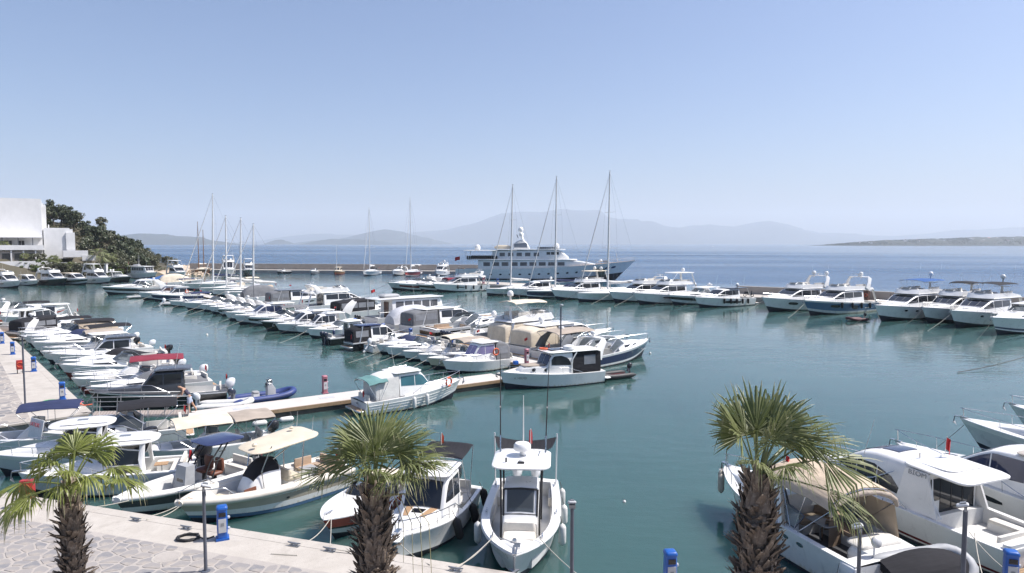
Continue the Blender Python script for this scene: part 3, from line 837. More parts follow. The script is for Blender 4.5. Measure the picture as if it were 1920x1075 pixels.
def windscreen_shell(par, xa, xb, w, z, h, rake, mat='screen_dark', frame='steel', n=10, zf=None, fr=0.022):
    """wraparound screen: plan arc from (xa, +-w) round to (xb, 0), raked aft"""
    mb = MB(); lo = []; hi = []
    for i in range(n + 1):
        u = 2 * i / n - 1
        y = w * sin(u * pi / 2); c = abs(cos(u * pi / 2)) ** 0.55
        x = xa + (xb - xa) * c
        zz = zf(x) if zf else z
        lo.append((x, y, zz)); hi.append((x - rake * (0.35 + 0.65 * c), y * 0.9, zz + h * (0.72 + 0.28 * c)))
    mb.loft([lo, hi], mat)
    o = mb.build('windscreen', par, 40)
    f = MB(); f.tube(hi, fr, frame, 5); f.tube(lo, fr * 0.8, frame, 5)
    for i in (0, n // 3, 2 * n // 3, n): f.tube([lo[i], hi[i]], fr * 0.8, frame, 4)
    f.build('frame', o, 60)
    return o
def pad(par, outline, z, th, mat, name='sun_pad', lean=None):
    mb = MB(); mb.cushion(outline, z, th, mat, 0.02, 0.05, lean); return mb.build(name, par, 40)
# ------------------------------------------------------------------ boat kinds
def dims(L): return 0.215 * L + 0.8, 0.105 * L + 0.40, 0.066 * L + 0.30
def anchor_gear(par, H, hi=False):
    mb = MB(); x = H.L / 2; z = H.fb
    mb.box((x - 0.05, 0, z + 0.07), (0.5, 0.12, 0.05), 'steel')
    mb.tube([(x - 0.1, 0, z + 0.1), (x + 0.22, 0, z + 0.04), (x + 0.26, 0, z - 0.22)], 0.028, 'galvanised', 5)
    mb.add([(x + 0.24, -0.14, z - 0.2), (x + 0.24, 0.14, z - 0.2), (x + 0.12, 0.0, z - 0.38), (x + 0.3, 0, z - 0.26)], [(0, 1, 2), (0, 3, 1), (0, 2, 3), (1, 3, 2)], 'galvanised')
    return mb.build('anchor', par, 40)
def platform(par, L, B, z=0.32, ln=0.8, mat='teak'):
    mb = MB(); mb.cushion(rrect(-L / 2 - ln / 2 + 0.06, 0, ln, B * 0.86, 0.15, 3), z, 0.09, 'white', 0.0, 0.03)
    o = mb.build('swim_platform', par, 40)
    t = MB(); t.box((-L / 2 - ln / 2 + 0.04, 0, z + 0.097), (ln * 0.78, B * 0.78, 0.012), mat); t.build('decking', o, 0)
def motors(par, L, k, z=0.45, off=0.12):
    m = k.get('motor'); n = k.get('motors', 1)
    if not m: return
    for i in range(n):
        y = (i - (n - 1) / 2) * 0.58
        outboard(par, -L / 2 - off, y, z, 'motor_' + m, 38 if k.get('tilt') else random.uniform(0, 6), 0.82)
def ring_buoy(par, x, y, z, r=0.28, rot=0.0):
    mb = MB(); pts = [(x + r * cos(a) * cos(rot), y + r * cos(a) * sin(rot), z + r * sin(a)) for a in [2 * pi * i / 14 for i in range(15)]]
    mb.tube(pts, 0.06, 'life_orange', 6); mb.build('life_ring', par, 60)
def b_express(par, L, k, short):
    B, fb, fs = dims(L)
    H = Hull(par, L, B, fb, fs, k.get('hull', 'white'), cock=(0.05, 0.42, 0.42 + 0.012 * L), bp=2.1, sheer=1.5, hi=k.get('big'))
    zf = lambda x: H.zs(H.t_of(x)) + 0.03
    xc = -0.08 * L; hcab = 0.038 * L + 0.1
    cab = Loaf(par, 'cabin', 'white', [(xc, zf(xc) + hcab, B * 0.40), (0.05 * L, zf(0.05 * L) + hcab, B * 0.39), (0.2 * L, zf(0.2 * L) + hcab * 0.75, B * 0.31), (0.33 * L, zf(0.33 * L) + hcab * 0.3, B * 0.17), (0.38 * L, zf(0.38 * L) + 0.01, B * 0.09)], zf, 0.35, 0.16, 0.06)
    cab.window(cab.obj, 0.0, 0.2 * L, [(0.0, zf(0) + hcab * 0.3), (0.2 * L, zf(0.2 * L) + hcab * 0.25)], [(0.0, zf(0) + hcab * 0.72), (0.2 * L, zf(0.2 * L) + hcab * 0.4)], 'glass', n=6)
    cab.top_panel(cab.obj, 0.13 * L, 0.18 * L, -0.28, 0.28, 'blackglass', 'hatch', 3)
    ztop = zf(xc) + hcab
    dk = k.get('glass', 'screen_dark')
    wh = 0.35 + 0.018 * L
    if not k.get('cover'):
        windscreen_shell(par, -0.17 * L, 0.06 * L, B * 0.42, zf(0), wh, 0.09 * L, dk, 'steel', 12, lambda x: max(cab.top(x), zf(x)) if x > xc else zf(x) + 0.02)
    if k.get('pad'):
        pad(par, rrect(0.17 * L, 0, 0.16 * L, B * 0.42, 0.2, 3, 0.25), 0.02, 0.07, k['pad'], 'sun_pad', lambda x, y: cab.top(x) + 0.02)
    sole = 0.42 + 0.012 * L
    sm = 'tan_seat' if k.get('pad') == 'tan_seat' else 'white_seat'
    seat(par, -0.43 * L, 0, sole, 0.09 * L, B * 0.62, 0.42, (-0.03 * L, 0, 0.14, B * 0.62), sm)
    seat(par, -0.29 * L, B * 0.26, sole, 0.16 * L, B * 0.2, 0.42, (0, B * 0.09, 0.16 * L, 0.12), sm)
    seat(par, -0.15 * L, -B * 0.18, sole, 0.06 * L, B * 0.26, 0.5, (-0.025 * L, 0, 0.1, B * 0.26), sm, 'helm_seat')
    mb = MB(); mb.box((-0.1 * L, -B * 0.18, sole + 0.5), (0.05 * L, B * 0.3, 1.0), 'white2', taper=0.85); mb.build('console', par, 30)
    wheel_mesh(par, -0.13 * L, -B * 0.18, sole + 0.85, 0.18, 0.4, 'rubber')
    z1 = ztop + wh + 0.16
    if k.get('arch'):
        am = 'canvas_grey' if k['arch'] == 2 else 'white'
        am = 'grey_gel' if k['arch'] == 2 else 'white'
        pts = [(-0.40 * L, B * 0.47, fs), (-0.36 * L, B * 0.46, fs + (z1 - fs) * 0.55), (-0.30 * L, B * 0.42, z1 - 0.05), (-0.28 * L, B * 0.3, z1 + 0.06), (-0.275 * L, 0, z1 + 0.1)]
        pts = pts + [(p[0], -p[1], p[2]) for p in pts[::-1][1:]]
        hoop(par, pts, [0.11 * L, 0.085 * L, 0.055 * L, 0.05 * L, 0.05 * L, 0.05 * L, 0.055 * L, 0.085 * L, 0.11 * L], 0.09, am, 'radar_arch')
        radome_flat(par, -0.275 * L, 0.1, z1 + 0.32, 0.24)
        antenna(par, -0.28 * L, B * 0.3, z1 + 0.08, 0.16 * L, 0.25)
    if k.get('roof'):
        rm = 'white' if k['roof'] == 1 else k['roof']
        mb = MB(); mb.cushion(rrect(-0.17 * L, 0, 0.30 * L, B * 0.8, 0.3, 4, 0.18), z1 + 0.02, 0.09, rm, 0.07, 0.06)
        ht = mb.build('hardtop', par, 40)
        mb = MB()
        for sg in (1, -1):
            mb.tube([(0.0, B * 0.40 * sg, zf(0) + 0.05), (-0.06 * L, B * 0.36 * sg, z1 + 0.05)], 0.04, 'white', 6); mb.tube([(-0.34 * L, B * 0.45 * sg, fs), (-0.30 * L, B * 0.37 * sg, z1 + 0.05)], 0.05, 'white', 6)
        mb.build('support', ht, 60)
    for i in range(k.get('dome', 0)): dome(par, -0.27 * L, (i - 0.3) * 0.7, z1 + 0.3, 0.24)
    if k.get('tent'): tent(par, -0.47 * L, -0.05 * L, B * 0.44, fs + 0.05, z1 + 0.12, k['tent'])
    if k.get('top'): bimini(par, -0.44 * L, -0.02 * L, B * 0.43, z1 + 0.4, fs + 0.05, k['top'])
    if k.get('cover'): Loaf(par, 'tonneau_cover', k['cover'], [(-0.46 * L, fs + 0.12, B * 0.45), (-0.3 * L, fs + 0.3, B * 0.46), (-0.1 * L, ztop + 0.3, B * 0.45), (0.0, ztop + 0.42, B * 0.4), (0.1 * L, ztop + 0.02, B * 0.3)], lambda x: zf(x), 0.5, 0.15, 0.1)
    platform(par, L, B, 0.3, 0.07 * L)
    rail(par, H, 0.5, 0.99, 0.45, posts=4)
    anchor_gear(par, H)
    motors(par, L, k)
    for i in range(k.get('port', 0)):
        for sg in (1, -1): H.porthole(par, 0.60 + 0.14 * i, 0.62, 0.12, sg)
    if k.get('fenders') and k['fenders'][0]: fenders(par, H, k['fenders'], short)
    if random.random() < 0.35 or k.get('big'): flag(par, -L / 2 + 0.1, -B * 0.3, fs, 0.9, 0.42)
    return H
def b_coupe(par, L, k, short):
    B, fb, fs = dims(L)
    H = Hull(par, L, B, fb, fs, k.get('hull', 'white'), cock=(0.05, 0.30, 0.5), bp=2.1, sheer=1.4)
    zf = lambda x: H.zs(H.t_of(x)) + 0.03
    h = 1.25 + 0.03 * L
    rm = {1: 'white'}.get(k.get('roof'), k.get('roof')) or 'white'
    z1 = fs + h
    hm = 'white'
    st = [(-0.20 * L, z1, B * 0.41), (-0.12 * L, z1 + 0.03, B * 0.42), (0.02 * L, z1, B * 0.41), (0.08 * L, z1 - 0.10, B * 0.39), (0.22 * L, zf(0.22 * L) + 0.2, B * 0.31), (0.30 * L, zf(0.3 * L) + 0.12, B * 0.22), (0.38 * L, zf(0.38 * L) + 0.01, B * 0.1)]
    lf = Loaf(par, 'cabin', hm, st, zf, 0.16, 0.14, 0.06)
    g = k.get('glass', 'glass')
    n = 3; xa, xb = -0.18 * L, 0.18 * L
    for i in range(n):
        a = xa + (xb - xa) * i / n + 0.03; b = xa + (xb - xa) * (i + 1) / n - 0.03
        lf.window(lf.obj, a, b, [(xa, zf(xa) + h * 0.38), (xb, zf(xb) + h * 0.16)], [(xa, z1 - 0.14), (xb, z1 - 0.14)], g, margin=0.10, n=6)
    for f0, f1 in ((-0.96, -0.34), (-0.32, 0.32), (0.34, 0.96)): lf.top_panel(lf.obj, 0.075 * L, 0.205 * L, f0, f1, 'glass' if g == 'lilac' else g)
    lf.top_panel(lf.obj, 0.25 * L, 0.29 * L, -0.3, 0.3, 'blackglass', 'hatch', 3)
    # roof overhanging the cockpit
    mb = MB(); mb.cushion(rrect(-0.20 * L, 0, 0.36 * L, B * 0.80, 0.25, 4, 0.03), z1 + 0.055, 0.09, rm, 0.06, 0.06)
    ht = mb.build('hardtop', par, 40)
    if k.get('sun') or rm == 'white':
        for a in (-0.22, -0.10):
            mb = MB(); mb.cushion(rrect(a * L, 0, 0.09 * L, B * 0.4, 0.06, 2), z1 + 0.17, 0.05, 'blackglass' if k.get('sun') else 'greyside', 0.01, 0.02); mb.build('roof_hatch', ht, 40)
    mb = MB()
    for sg in (1, -1): mb.tube([(-0.40 * L, B * 0.44 * sg, fs), (-0.34 * L, B * 0.37 * sg, z1 + 0.08)], 0.06, 'white', 6, (1.6, 0.6))
    mb.build('roof_support', ht, 60)
    mb = MB(); mb.box((-0.203 * L, 0, 0.5 + (z1 - 0.5) * 0.5), (0.03, B * 0.5, (z1 - 0.5) * 0.86), 'glass'); mb.build('saloon_door', lf.obj, 0)
    seat(par, -0.43 * L, 0, 0.5, 0.07 * L, B * 0.66, 0.45, (-0.025 * L, 0, 0.12, B * 0.66))
    for i in range(k.get('dome', 0) or 0): dome(par, -0.30 * L, (i * 0.8) - 0.2, z1 + 0.35, 0.27)
    antenna(par, -0.28 * L, B * 0.3, z1 + 0.15, 0.14 * L, 0.3); antenna(par, -0.26 * L, -B * 0.3, z1 + 0.15, 0.11 * L, 0.2)
    if k.get('tent'): tent(par, -0.49 * L, -0.23 * L, B * 0.43, fs + 0.05, z1 + 0.02, k['tent'])
    if k.get('hullwin'): H.patch(par, 0.30, 0.62, 0.42, 0.72, 'glass')
    else: H.patch(par, 0.5, 0.66, 0.55, 0.72, 'glass')
    platform(par, L, B, 0.32, 0.07 * L)
    rail(par, H, 0.42, 0.99, 0.5, posts=5)
    anchor_gear(par, H); motors(par, L, k)
    if k.get('fenders') and k['fenders'][0]: fenders(par, H, k['fenders'], short)
    if random.random() < 0.4: flag(par, -L / 2 + 0.1, -B * 0.3, fs, 0.9, 0.45)
    return H
def b_fly(par, L, k, short):
    B, fb, fs = dims(L); fb *= 1.05
    H = Hull(par, L, B, fb, fs, k.get('hull', 'white'), cock=(0.04, 0.24, 0.62), bp=2.15, sheer=1.5)
    zf = lambda x: H.zs(H.t_of(x)) + 0.03
    h = 1.30 + 0.035 * L + (0.9 if k.get('tall') else 0)
    z1 = fs + h
    st = [(-0.26 * L, z1, B * 0.42), (-0.1 * L, z1 + 0.03, B * 0.43), (0.02 * L, z1, B * 0.42), (0.09 * L, z1 - 0.22, B * 0.40), (0.20 * L, zf(0.2 * L) + 0.32, B * 0.33), (0.30 * L, zf(0.3 * L) + 0.17, B * 0.22), (0.39 * L, zf(0.39 * L) + 0.01, B * 0.09)]
    lf = Loaf(par, 'cabin', 'white', st, zf, 0.13, 0.14, 0.06)
    g = 'glass' if not k.get('glass') else k['glass']
    xa, xb = -0.235 * L, 0.17 * L
    cuts = ((0.0, 0.34), (0.36, 0.68), (0.70, 1.0))
    for a, b in cuts:
        a, b = xa + (xb - xa) * a, xa + (xb - xa) * b
        lf.window(lf.obj, a, b, [(xa, zf(xa) + h * 0.44), (xb, zf(xb) + h * 0.2)], [(xa, z1 - 0.2), (-0.1 * L, z1 - 0.13), (xb, z1 - 0.13)], g, margin=0.10, n=6)
    for f0, f1 in ((-0.97, -0.35), (-0.33, 0.33), (0.35, 0.97)): lf.top_panel(lf.obj, 0.065 * L, 0.185 * L, f0, f1, 'glass')
    lf.top_panel(lf.obj, 0.24 * L, 0.28 * L, -0.3, 0.3, 'blackglass', 'hatch', 3)
    mb = MB(); mb.box((-0.263 * L, 0, 0.62 + (z1 - 0.62) * 0.48), (0.03, B * 0.55, (z1 - 0.62) * 0.86), 'glass'); mb.build('saloon_door', lf.obj, 0)
    # upper deck with coaming
    mb = MB(); out = rrect(-0.20 * L, 0, 0.48 * L, B * 0.84, 0.35, 4, 0.10)
    mb.cushion(out, z1 + 0.05, 0.10, 'white', 0.0, 0.06); fd = mb.build('flybridge', par, 40)
    co = MB(); hh = 0.55; secs = []
    for i in range(25):
        u = -1 + 2 * i / 24; e = abs(u)
        x = -0.42 * L + (0.46 * L) * (1 - max(0, (e - 0.30) / 0.70) ** 1.15) if e > 0.30 else 0.04 * L
        y = B * 0.385 * (1 if e > 0.30 else (e / 0.30)) * (1 if u > 0 else -1) * (1 - 0.10 * (x / L + 0.42) / 0.46)
        if e <= 0.30: x = 0.04 * L + 0.02 * L * (1 - (e / 0.3) ** 2)
        hq = hh * (0.35 + 0.65 * min(1, max(0, (x + 0.42 * L) / (0.16 * L))))
        ix, iy = (x - 0.05 * L * max(0, 1 - e / 0.3) * 0.5 - 0.05, y * 0.93)
        secs.append([(x + 0.02 * L * (1 - e), y * 1.03, z1 + 0.15), (x - 0.02 * L * (1 - e), y, z1 + 0.15 + hq), (ix - 0.02 * L * (1 - e), iy, z1 + 0.15 + hq), (ix, iy, z1 + 0.15)])
    co.loft(secs, 'white', cap0=True, cap1=True, flip=True); co.build('coaming', fd, 40)
    windscreen_shell(fd, -0.05 * L, 0.045 * L, B * 0.33, z1 + 0.15 + hh, 0.26, 0.03 * L, 'screen_dark', 'steel', 10)
    seat(fd, -0.27 * L, B * 0.18, z1 + 0.15, 0.16 * L, B * 0.2, 0.4, (0, B * 0.08, 0.16 * L, 0.12))
    seat(fd, -0.27 * L, -B * 0.2, z1 + 0.15, 0.12 * L, B * 0.18, 0.4, (0, -B * 0.07, 0.12 * L, 0.12))
    seat(fd, -0.09 * L, -B * 0.12, z1 + 0.15, 0.05 * L, B * 0.2, 0.5, (-0.02 * L, 0, 0.1, B * 0.2), name='helm_seat')
    mb = MB(); mb.box((-0.02 * L, -B * 0.1, z1 + 0.5), (0.06 * L, B * 0.3, 0.75), 'white2', taper=0.8); mb.build('console', fd, 30)
    zt = z1 + 0.15
    if k.get('archbig') or not (k.get('hardtop') or k.get('bim')):
        az = zt + (1.75 if k.get('archbig') else 1.05)
        xo = -0.40 * L
        pts = [(xo + 0.08 * L, B * 0.41, zt - 0.02), (xo + 0.055 * L, B * 0.40, zt + (az - zt) * 0.5), (xo + 0.03 * L, B * 0.36, az - 0.1), (xo + 0.02 * L, B * 0.26, az), (xo + 0.02 * L, 0, az + 0.03)]
        pts += [(p[0], -p[1], p[2]) for p in pts[::-1][1:]]
        hoop(par, pts, [0.075 * L, 0.05 * L, 0.045 * L, 0.05 * L, 0.06 * L, 0.05 * L, 0.045 * L, 0.05 * L, 0.075 * L], 0.12, 'white', 'radar_arch')
        topz = az + 0.08; tx = xo + 0.02 * L
        mb = MB(); mb.box((tx, -0.25, topz + 0.28), (0.12, 1.1, 0.09), 'white', 0.5); mb.lathe([(0.1, -0.1), (0.08, 0.26)], 'white', (tx, -0.25, topz), 8); mb.build('radar_scanner', par, 40)
    elif k.get('hardtop'):
        az = zt + 1.85
        mb = MB(); mb.cushion(rrect(-0.24 * L, 0, 0.34 * L, B * 0.74, 0.4, 4, 0.1), az, 0.11, k['hardtop'], 0.08, 0.07); ht = mb.build('hardtop', par, 40)
        mb = MB()
        for sg in (1, -1):
            mb.tube([(-0.40 * L, B * 0.40 * sg, zt), (-0.36 * L, B * 0.33 * sg, az + 0.04)], 0.10, 'white', 6, (2.0, 0.6)); mb.tube([(-0.02 * L, B * 0.36 * sg, zt + 0.5), (-0.12 * L, B * 0.33 * sg, az + 0.04)], 0.03, 'white', 6)
        mb.build('support', ht, 60); topz = az + 0.2; tx = -0.30 * L
    else:
        topz = zt + 1.3; tx = -0.34 * L
        mb = MB(); mb.tube([(tx, 0, zt), (tx - 0.1, 0, topz)], [0.12, 0.07], 'white', 8, (1.8, 0.7)); mb.box((tx - 0.1, 0, topz - 0.05), (0.3, B * 0.4, 0.06), 'white'); mb.build('radar_mast', par, 40)
    if k.get('bim'):
        if k['bim'] == 'canvas_black' and not k.get('dome'):
            bimini(par, -0.34 * L, -0.14 * L, B * 0.36, zt + 1.75, zt + 0.4, k['bim'], 0.15, 3, 0.22)
        else: bimini(par, -0.38 * L, -0.04 * L, B * 0.38, zt + 1.85, zt + 0.4, k['bim'], 0.2, 4)
        if k.get('dome'): topz = zt + 2.1
    for i in range(k.get('dome', 0) or 0): dome(par, tx, (i - 0.5 * (k['dome'] - 1)) * B * 0.5 + 0.1, topz + 0.12, 0.30, 0.4)
    antenna(par, tx, B * 0.3, topz - 0.1, 0.13 * L, 0.2); antenna(par, tx + 0.2, -B * 0.3, topz - 0.1, 0.12 * L, 0.15)
    if k.get('canvas'): tent(par, -0.49 * L, -0.27 * L, B * 0.42, fs + 0.05, z1 + 0.03, k['canvas'])
    for sg in (1, -1): mb = MB(); mb.tube([(-0.46 * L, B * 0.43 * sg, fs), (-0.41 * L, B * 0.39 * sg, z1 + 0.08)], 0.09, 'white', 6, (2.2, 0.6)); mb.build('deck_support', fd, 60)
    seat(par, -0.45 * L, 0, 0.62, 0.05 * L, B * 0.6, 0.45, (-0.02 * L, 0, 0.12, B * 0.6))
    if k.get('hullwin'): H.patch(par, 0.62, 0.74, 0.5, 0.74, 'glass'); H.patch(par, 0.36, 0.44, 0.35, 0.75, 'glass')
    elif k.get('port'):
        for i in range(3): H.patch(par, 0.44 + 0.13 * i, 0.475 + 0.13 * i, 0.62, 0.76, 'glass', 'porthole', n=4)
    else: H.patch(par, 0.5, 0.64, 0.58, 0.74, 'glass')
    platform(par, L, B, 0.35, 0.07 * L)
    rail(par, H, 0.40, 0.99, 0.6, posts=6, mid=True)
    anchor_gear(par, H)
    if k.get('fenders') and k['fenders'][0]: fenders(par, H, k['fenders'], short)
    if random.random() < 0.4: flag(par, -L / 2 + 0.1, -B * 0.3, fs, 1.1, 0.55)
    return H
def b_trawler(par, L, k, short):
    B, fb, fs = dims(L); fb *= 1.1; fs *= 1.15
    H = Hull(par, L, B, fb, fs, k.get('hull', 'white'), cock=(0.03, 0.16, 0.7), bp=2.5, sheer=2.2, sb=0.93)
    zf = lambda x: H.zs(H.t_of(x)) + 0.03
    z1 = fs + 2.05
    lf = Loaf(par, 'deckhouse', 'white', [(-0.34 * L, z1, B * 0.41), (0.0, z1, B * 0.42), (0.17 * L, z1, B * 0.38), (0.20 * L, z1 - 0.1, B * 0.36), (0.23 * L, zf(0.23 * L) + 0.25, B * 0.33), (0.38 * L, zf(0.38 * L) + 0.1, B * 0.12)], zf, 0.05, 0.06, 0.05, 1)
    n = 5; xa, xb = -0.31 * L, 0.16 * L
    for i in range(n):
        a = xa + (xb - xa) * i / n + 0.09; b = xa + (xb - xa) * (i + 1) / n - 0.09
        lf.window(lf.obj, a, b, [(xa, fs + 0.95), (xb, fs + 1.0)], [(xa, z1 - 0.25), (xb, z1 - 0.25)], 'greyglass', n=3)
    for f0, f1 in ((-0.95, -0.35), (-0.3, 0.3), (0.35, 0.95)): lf.top_panel(lf.obj, 0.185 * L, 0.225 * L, f0, f1, 'glass', n=4)
    mb = MB(); mb.cushion(rrect(-0.14 * L, 0, 0.72 * L, B * 0.92, 0.2, 3, 0.06), z1 + 0.055, 0.1, 'white', 0.06, 0.05); rf = mb.build('roof', par, 40)
    mb = MB(); mb.cushion(rrect(-0.30 * L, 0.2, 0.2 * L, B * 0.4, 0.4, 4, 0.4), z1 + 0.2, 0.35, 'rib_grey', 0.1, 0.2); mb.build('tender', rf, 40)
    mb = MB(); mb.box((-0.343 * L, 0, 0.7 + (z1 - 0.7) * 0.47), (0.03, B * 0.3, (z1 - 0.7) * 0.84), 'brownglass'); mb.build('door', lf.obj, 0)
    mb = MB()
    for sg in (1, -1): mb.tube([(-0.47 * L, B * 0.40 * sg, fs), (-0.47 * L, B * 0.40 * sg, z1 + 0.1)], 0.04, 'white', 6)
    mb.build('roof_support', rf, 60)
    for i in range(k.get('poles', 0)): antenna(par, -0.1 * L - 0.1 * L * i, (i - 1) * 0.9, z1 + 0.15, 3.4, 0.02, 0.03)
    antenna(par, 0.0, 0.8, z1 + 0.15, 2.4, 0.2)
    rail(par, H, 0.30, 0.99, 0.75, posts=7, mid=True); rail(par, H, 0.02, 0.2, 0.6, posts=3, name='stern_rail', closed=False)
    anchor_gear(par, H); platform(par, L, B, 0.35, 0.8)
    flag(par, -L / 2 + 0.15, -B * 0.25, fs + 1.9, 1.5, 0.7)
    return H
def b_pilot(par, L, k, short):
    B, fb, fs = dims(L); B = min(B, 2.9); fb *= 1.05
    H = Hull(par, L, B, fb, fs, k.get('hull', 'white'), cock=(0.05, 0.36, 0.40), bp=2.3, sheer=1.8, deck=k.get('deckm', 'deck'), rim='charcoal' if k.get('house') == 'charcoal' else None)
    zf = lambda x: H.zs(H.t_of(x)) + 0.03
    hm = k.get('house', 'white'); z1 = fs + 1.42
    fore = Loaf(par, 'foredeck_cabin', hm, [(0.04 * L, zf(0.04 * L) + 0.34, B * 0.36), (0.2 * L, zf(0.2 * L) + 0.26, B * 0.28), (0.34 * L, zf(0.34 * L) + 0.12, B * 0.16), (0.38 * L, zf(0.38 * L) + 0.01, B * 0.1)], zf, 0.3, 0.12, 0.05)
    fore.top_panel(fore.obj, 0.16 * L, 0.22 * L, -0.35, 0.35, 'blackglass', 'hatch', 3)
    lf = Loaf(par, 'wheelhouse', hm, [(-0.18 * L, z1, B * 0.37), (0.0, z1 + 0.02, B * 0.37), (0.04 * L, z1 - 0.04, B * 0.355), (0.13 * L, zf(0.13 * L) + 0.30, B * 0.31), (0.15 * L, zf(0.15 * L) + 0.1, B * 0.3)], zf, 0.12, 0.12, 0.05, 1)
    g = k.get('glass', 'glass'); xa, xb = -0.165 * L, 0.115 * L
    for a, b in ((0, 0.45), (0.48, 1.0)):
        a, b = xa + (xb - xa) * a, xa + (xb - xa) * b
        lf.window(lf.obj, a, b, [(xa, zf(xa) + 0.62), (xb, zf(xb) + 0.36)], [(xa, z1 - 0.15), (xb, z1 - 0.15)], g, margin=0.12, n=6)
    for f0, f1 in ((-0.95, -0.05), (0.05, 0.95)): lf.top_panel(lf.obj, 0.05 * L, 0.125 * L, f0, f1, g)
    mb = MB(); mb.cushion(rrect(-0.10 * L, 0, 0.27 * L, B * 0.76, 0.2, 3, 0.05), z1 + 0.05, 0.07, k.get('roof', hm), 0.06, 0.05); rf = mb.build('hardtop', par, 40)
    mb = MB(); mb.tube([(-0.17 * L, B * 0.3, z1 + 0.16), (0.0, B * 0.3, z1 + 0.2)], 0.015, 'steel', 4); mb.tube([(-0.17 * L, -B * 0.3, z1 + 0.16), (0.0, -B * 0.3, z1 + 0.2)], 0.015, 'steel', 4); mb.build('roof_rail', rf, 60)
    mb = MB(); mb.box((-0.183 * L, 0, 0.4 + (z1 - 0.4) * 0.5), (0.03, B * 0.34, (z1 - 0.4) * 0.84), 'glass'); mb.build('door', lf.obj, 0)
    seat(par, -0.43 * L, 0, 0.4, 0.07 * L, B * 0.6, 0.42, (-0.02 * L, 0, 0.1, B * 0.6))
    seat(par, -0.27 * L, B * 0.3, 0.4, 0.14 * L, 0.4, 0.4)
    if k.get('tent'): tent(par, -0.40 * L, -0.19 * L, B * 0.38, fs + 0.04, z1 + 0.04, k['tent'])
    if k.get('ring'):
        ring_buoy(par, -0.17 * L, B * 0.42, fs + 0.75, 0.26); ring_buoy(par, -0.17 * L, -B * 0.42, fs + 0.75, 0.26)
    if k.get('brown'):
        mb = MB(); mb.tube([(0.2 * L, 0, fb), (0.2 * L, 0, fb + 8.5)], [0.09, 0.05], 'white2', 6); mb.build('mast', par, 60)
    antenna(par, -0.12 * L, B * 0.25, z1 + 0.12, 1.6, 0.2)
    rail(par, H, 0.42, 0.99, 0.5, posts=5); anchor_gear(par, H); motors(par, L, k)
    if not k.get('motor'): platform(par, L, B, 0.28, 0.5)
    if k.get('fenders') and k['fenders'][0]: fenders(par, H, k['fenders'], short)
    if random.random() < 0.4: flag(par, -L / 2 + 0.1, -B * 0.3, fs, 0.8, 0.4)
    return H
def b_open(par, L, k, short):
    B, fb, fs = dims(L); B = min(B, 2.7)
    H = Hull(par, L, B, fb * 0.92, fs, k.get('hull', 'white'), cock=(0.06, 0.74, 0.34), bp=2.3, sheer=1.8, sole='teak' if k.get('wood') else 'deck', cap=0.2)
    lf = Loaf(par, 'console', 'white', [(-0.10 * L, 1.25, B * 0.20), (-0.02 * L, 1.28, B * 0.20), (0.06 * L, 0.9, B * 0.18), (0.1 * L, 0.6, B * 0.17)], 0.35, 0.06, 0.08, 0.02, 1)
    windscreen_shell(par, -0.09 * L, 0.0, B * 0.19, 1.27, 0.36, 0.1, 'screen_dark', 'steel', 8)
    wheel_mesh(par, -0.115 * L, 0, 1.15, 0.17, 0.4, 'rubber')
    seat(par, -0.22 * L, 0, 0.35, 0.09 * L, B * 0.38, 0.5, (-0.035 * L, 0, 0.1, B * 0.38), name='helm_seat')
    seat(par, -0.40 * L, 0, 0.35, 0.07 * L, B * 0.66, 0.4, (-0.025 * L, 0, 0.1, B * 0.66))
    pad(par, rrect(0.20 * L, 0, 0.16 * L, B * 0.5, 0.15, 3, 0.4), 0.36, 0.28, 'white_seat', 'bow_cushion')
    if k.get('top') == 'bimini': bimini(par, -0.36 * L, 0.06 * L, B * 0.42, 2.35, fs + 0.1, k.get('canvas', 'canvas_navy'))
    elif k.get('top') == 'ttop':
        mb = MB(); mb.cushion(rrect(-0.10 * L, 0, 0.34 * L, B * 0.74, 0.2, 3), 2.25, 0.07, k.get('roof', 'white'), 0.05, 0.05); ht = mb.build('hardtop', par, 40)
        mb = MB()
        for sg in (1, -1):
            for x in (-0.2, 0.0): mb.tube([(x * L, B * 0.3 * sg, 0.4), (x * L - 0.05, B * 0.3 * sg, 2.28)], 0.025, 'steel', 5)
        mb.build('frame', ht, 60)
    if k.get('gear'):
        rnd = random.Random(len(short))
        for i in range(7):
            mb = MB(); c = (rnd.uniform(-0.4, 0.3) * L, rnd.uniform(-0.25, 0.25) * B, 0.55)
            mb.cushion(rrect(c[0], c[1], rnd.uniform(0.3, 0.6), rnd.uniform(0.3, 0.5), 0.08, 2), 0.36, rnd.uniform(0.3, 0.75), rnd.choice(['fender_white', 'canvas_navy', 'boat_wood', 'rib_grey', 'yellow_buoy', 'canvas_taupe']), 0.05, 0.04)
            mb.build('stowed_gear', par, 40)
    motors(par, L, k)
    if not k.get('wood'): rail(par, H, 0.62, 0.99, 0.35, posts=3)
    else:
        mb = MB(); mb.box((-0.2 * L, 0, 0.75), (0.3 * L, B * 0.6, 0.7), 'cream', taper=0.92); mb.box((-0.2 * L, 0, 1.13), (0.33 * L, B * 0.66, 0.06), 'boat_wood'); mb.build('engine_box', par, 20)
        rail(par, H, 0.3, 0.98, 0.4, posts=5)
    return H
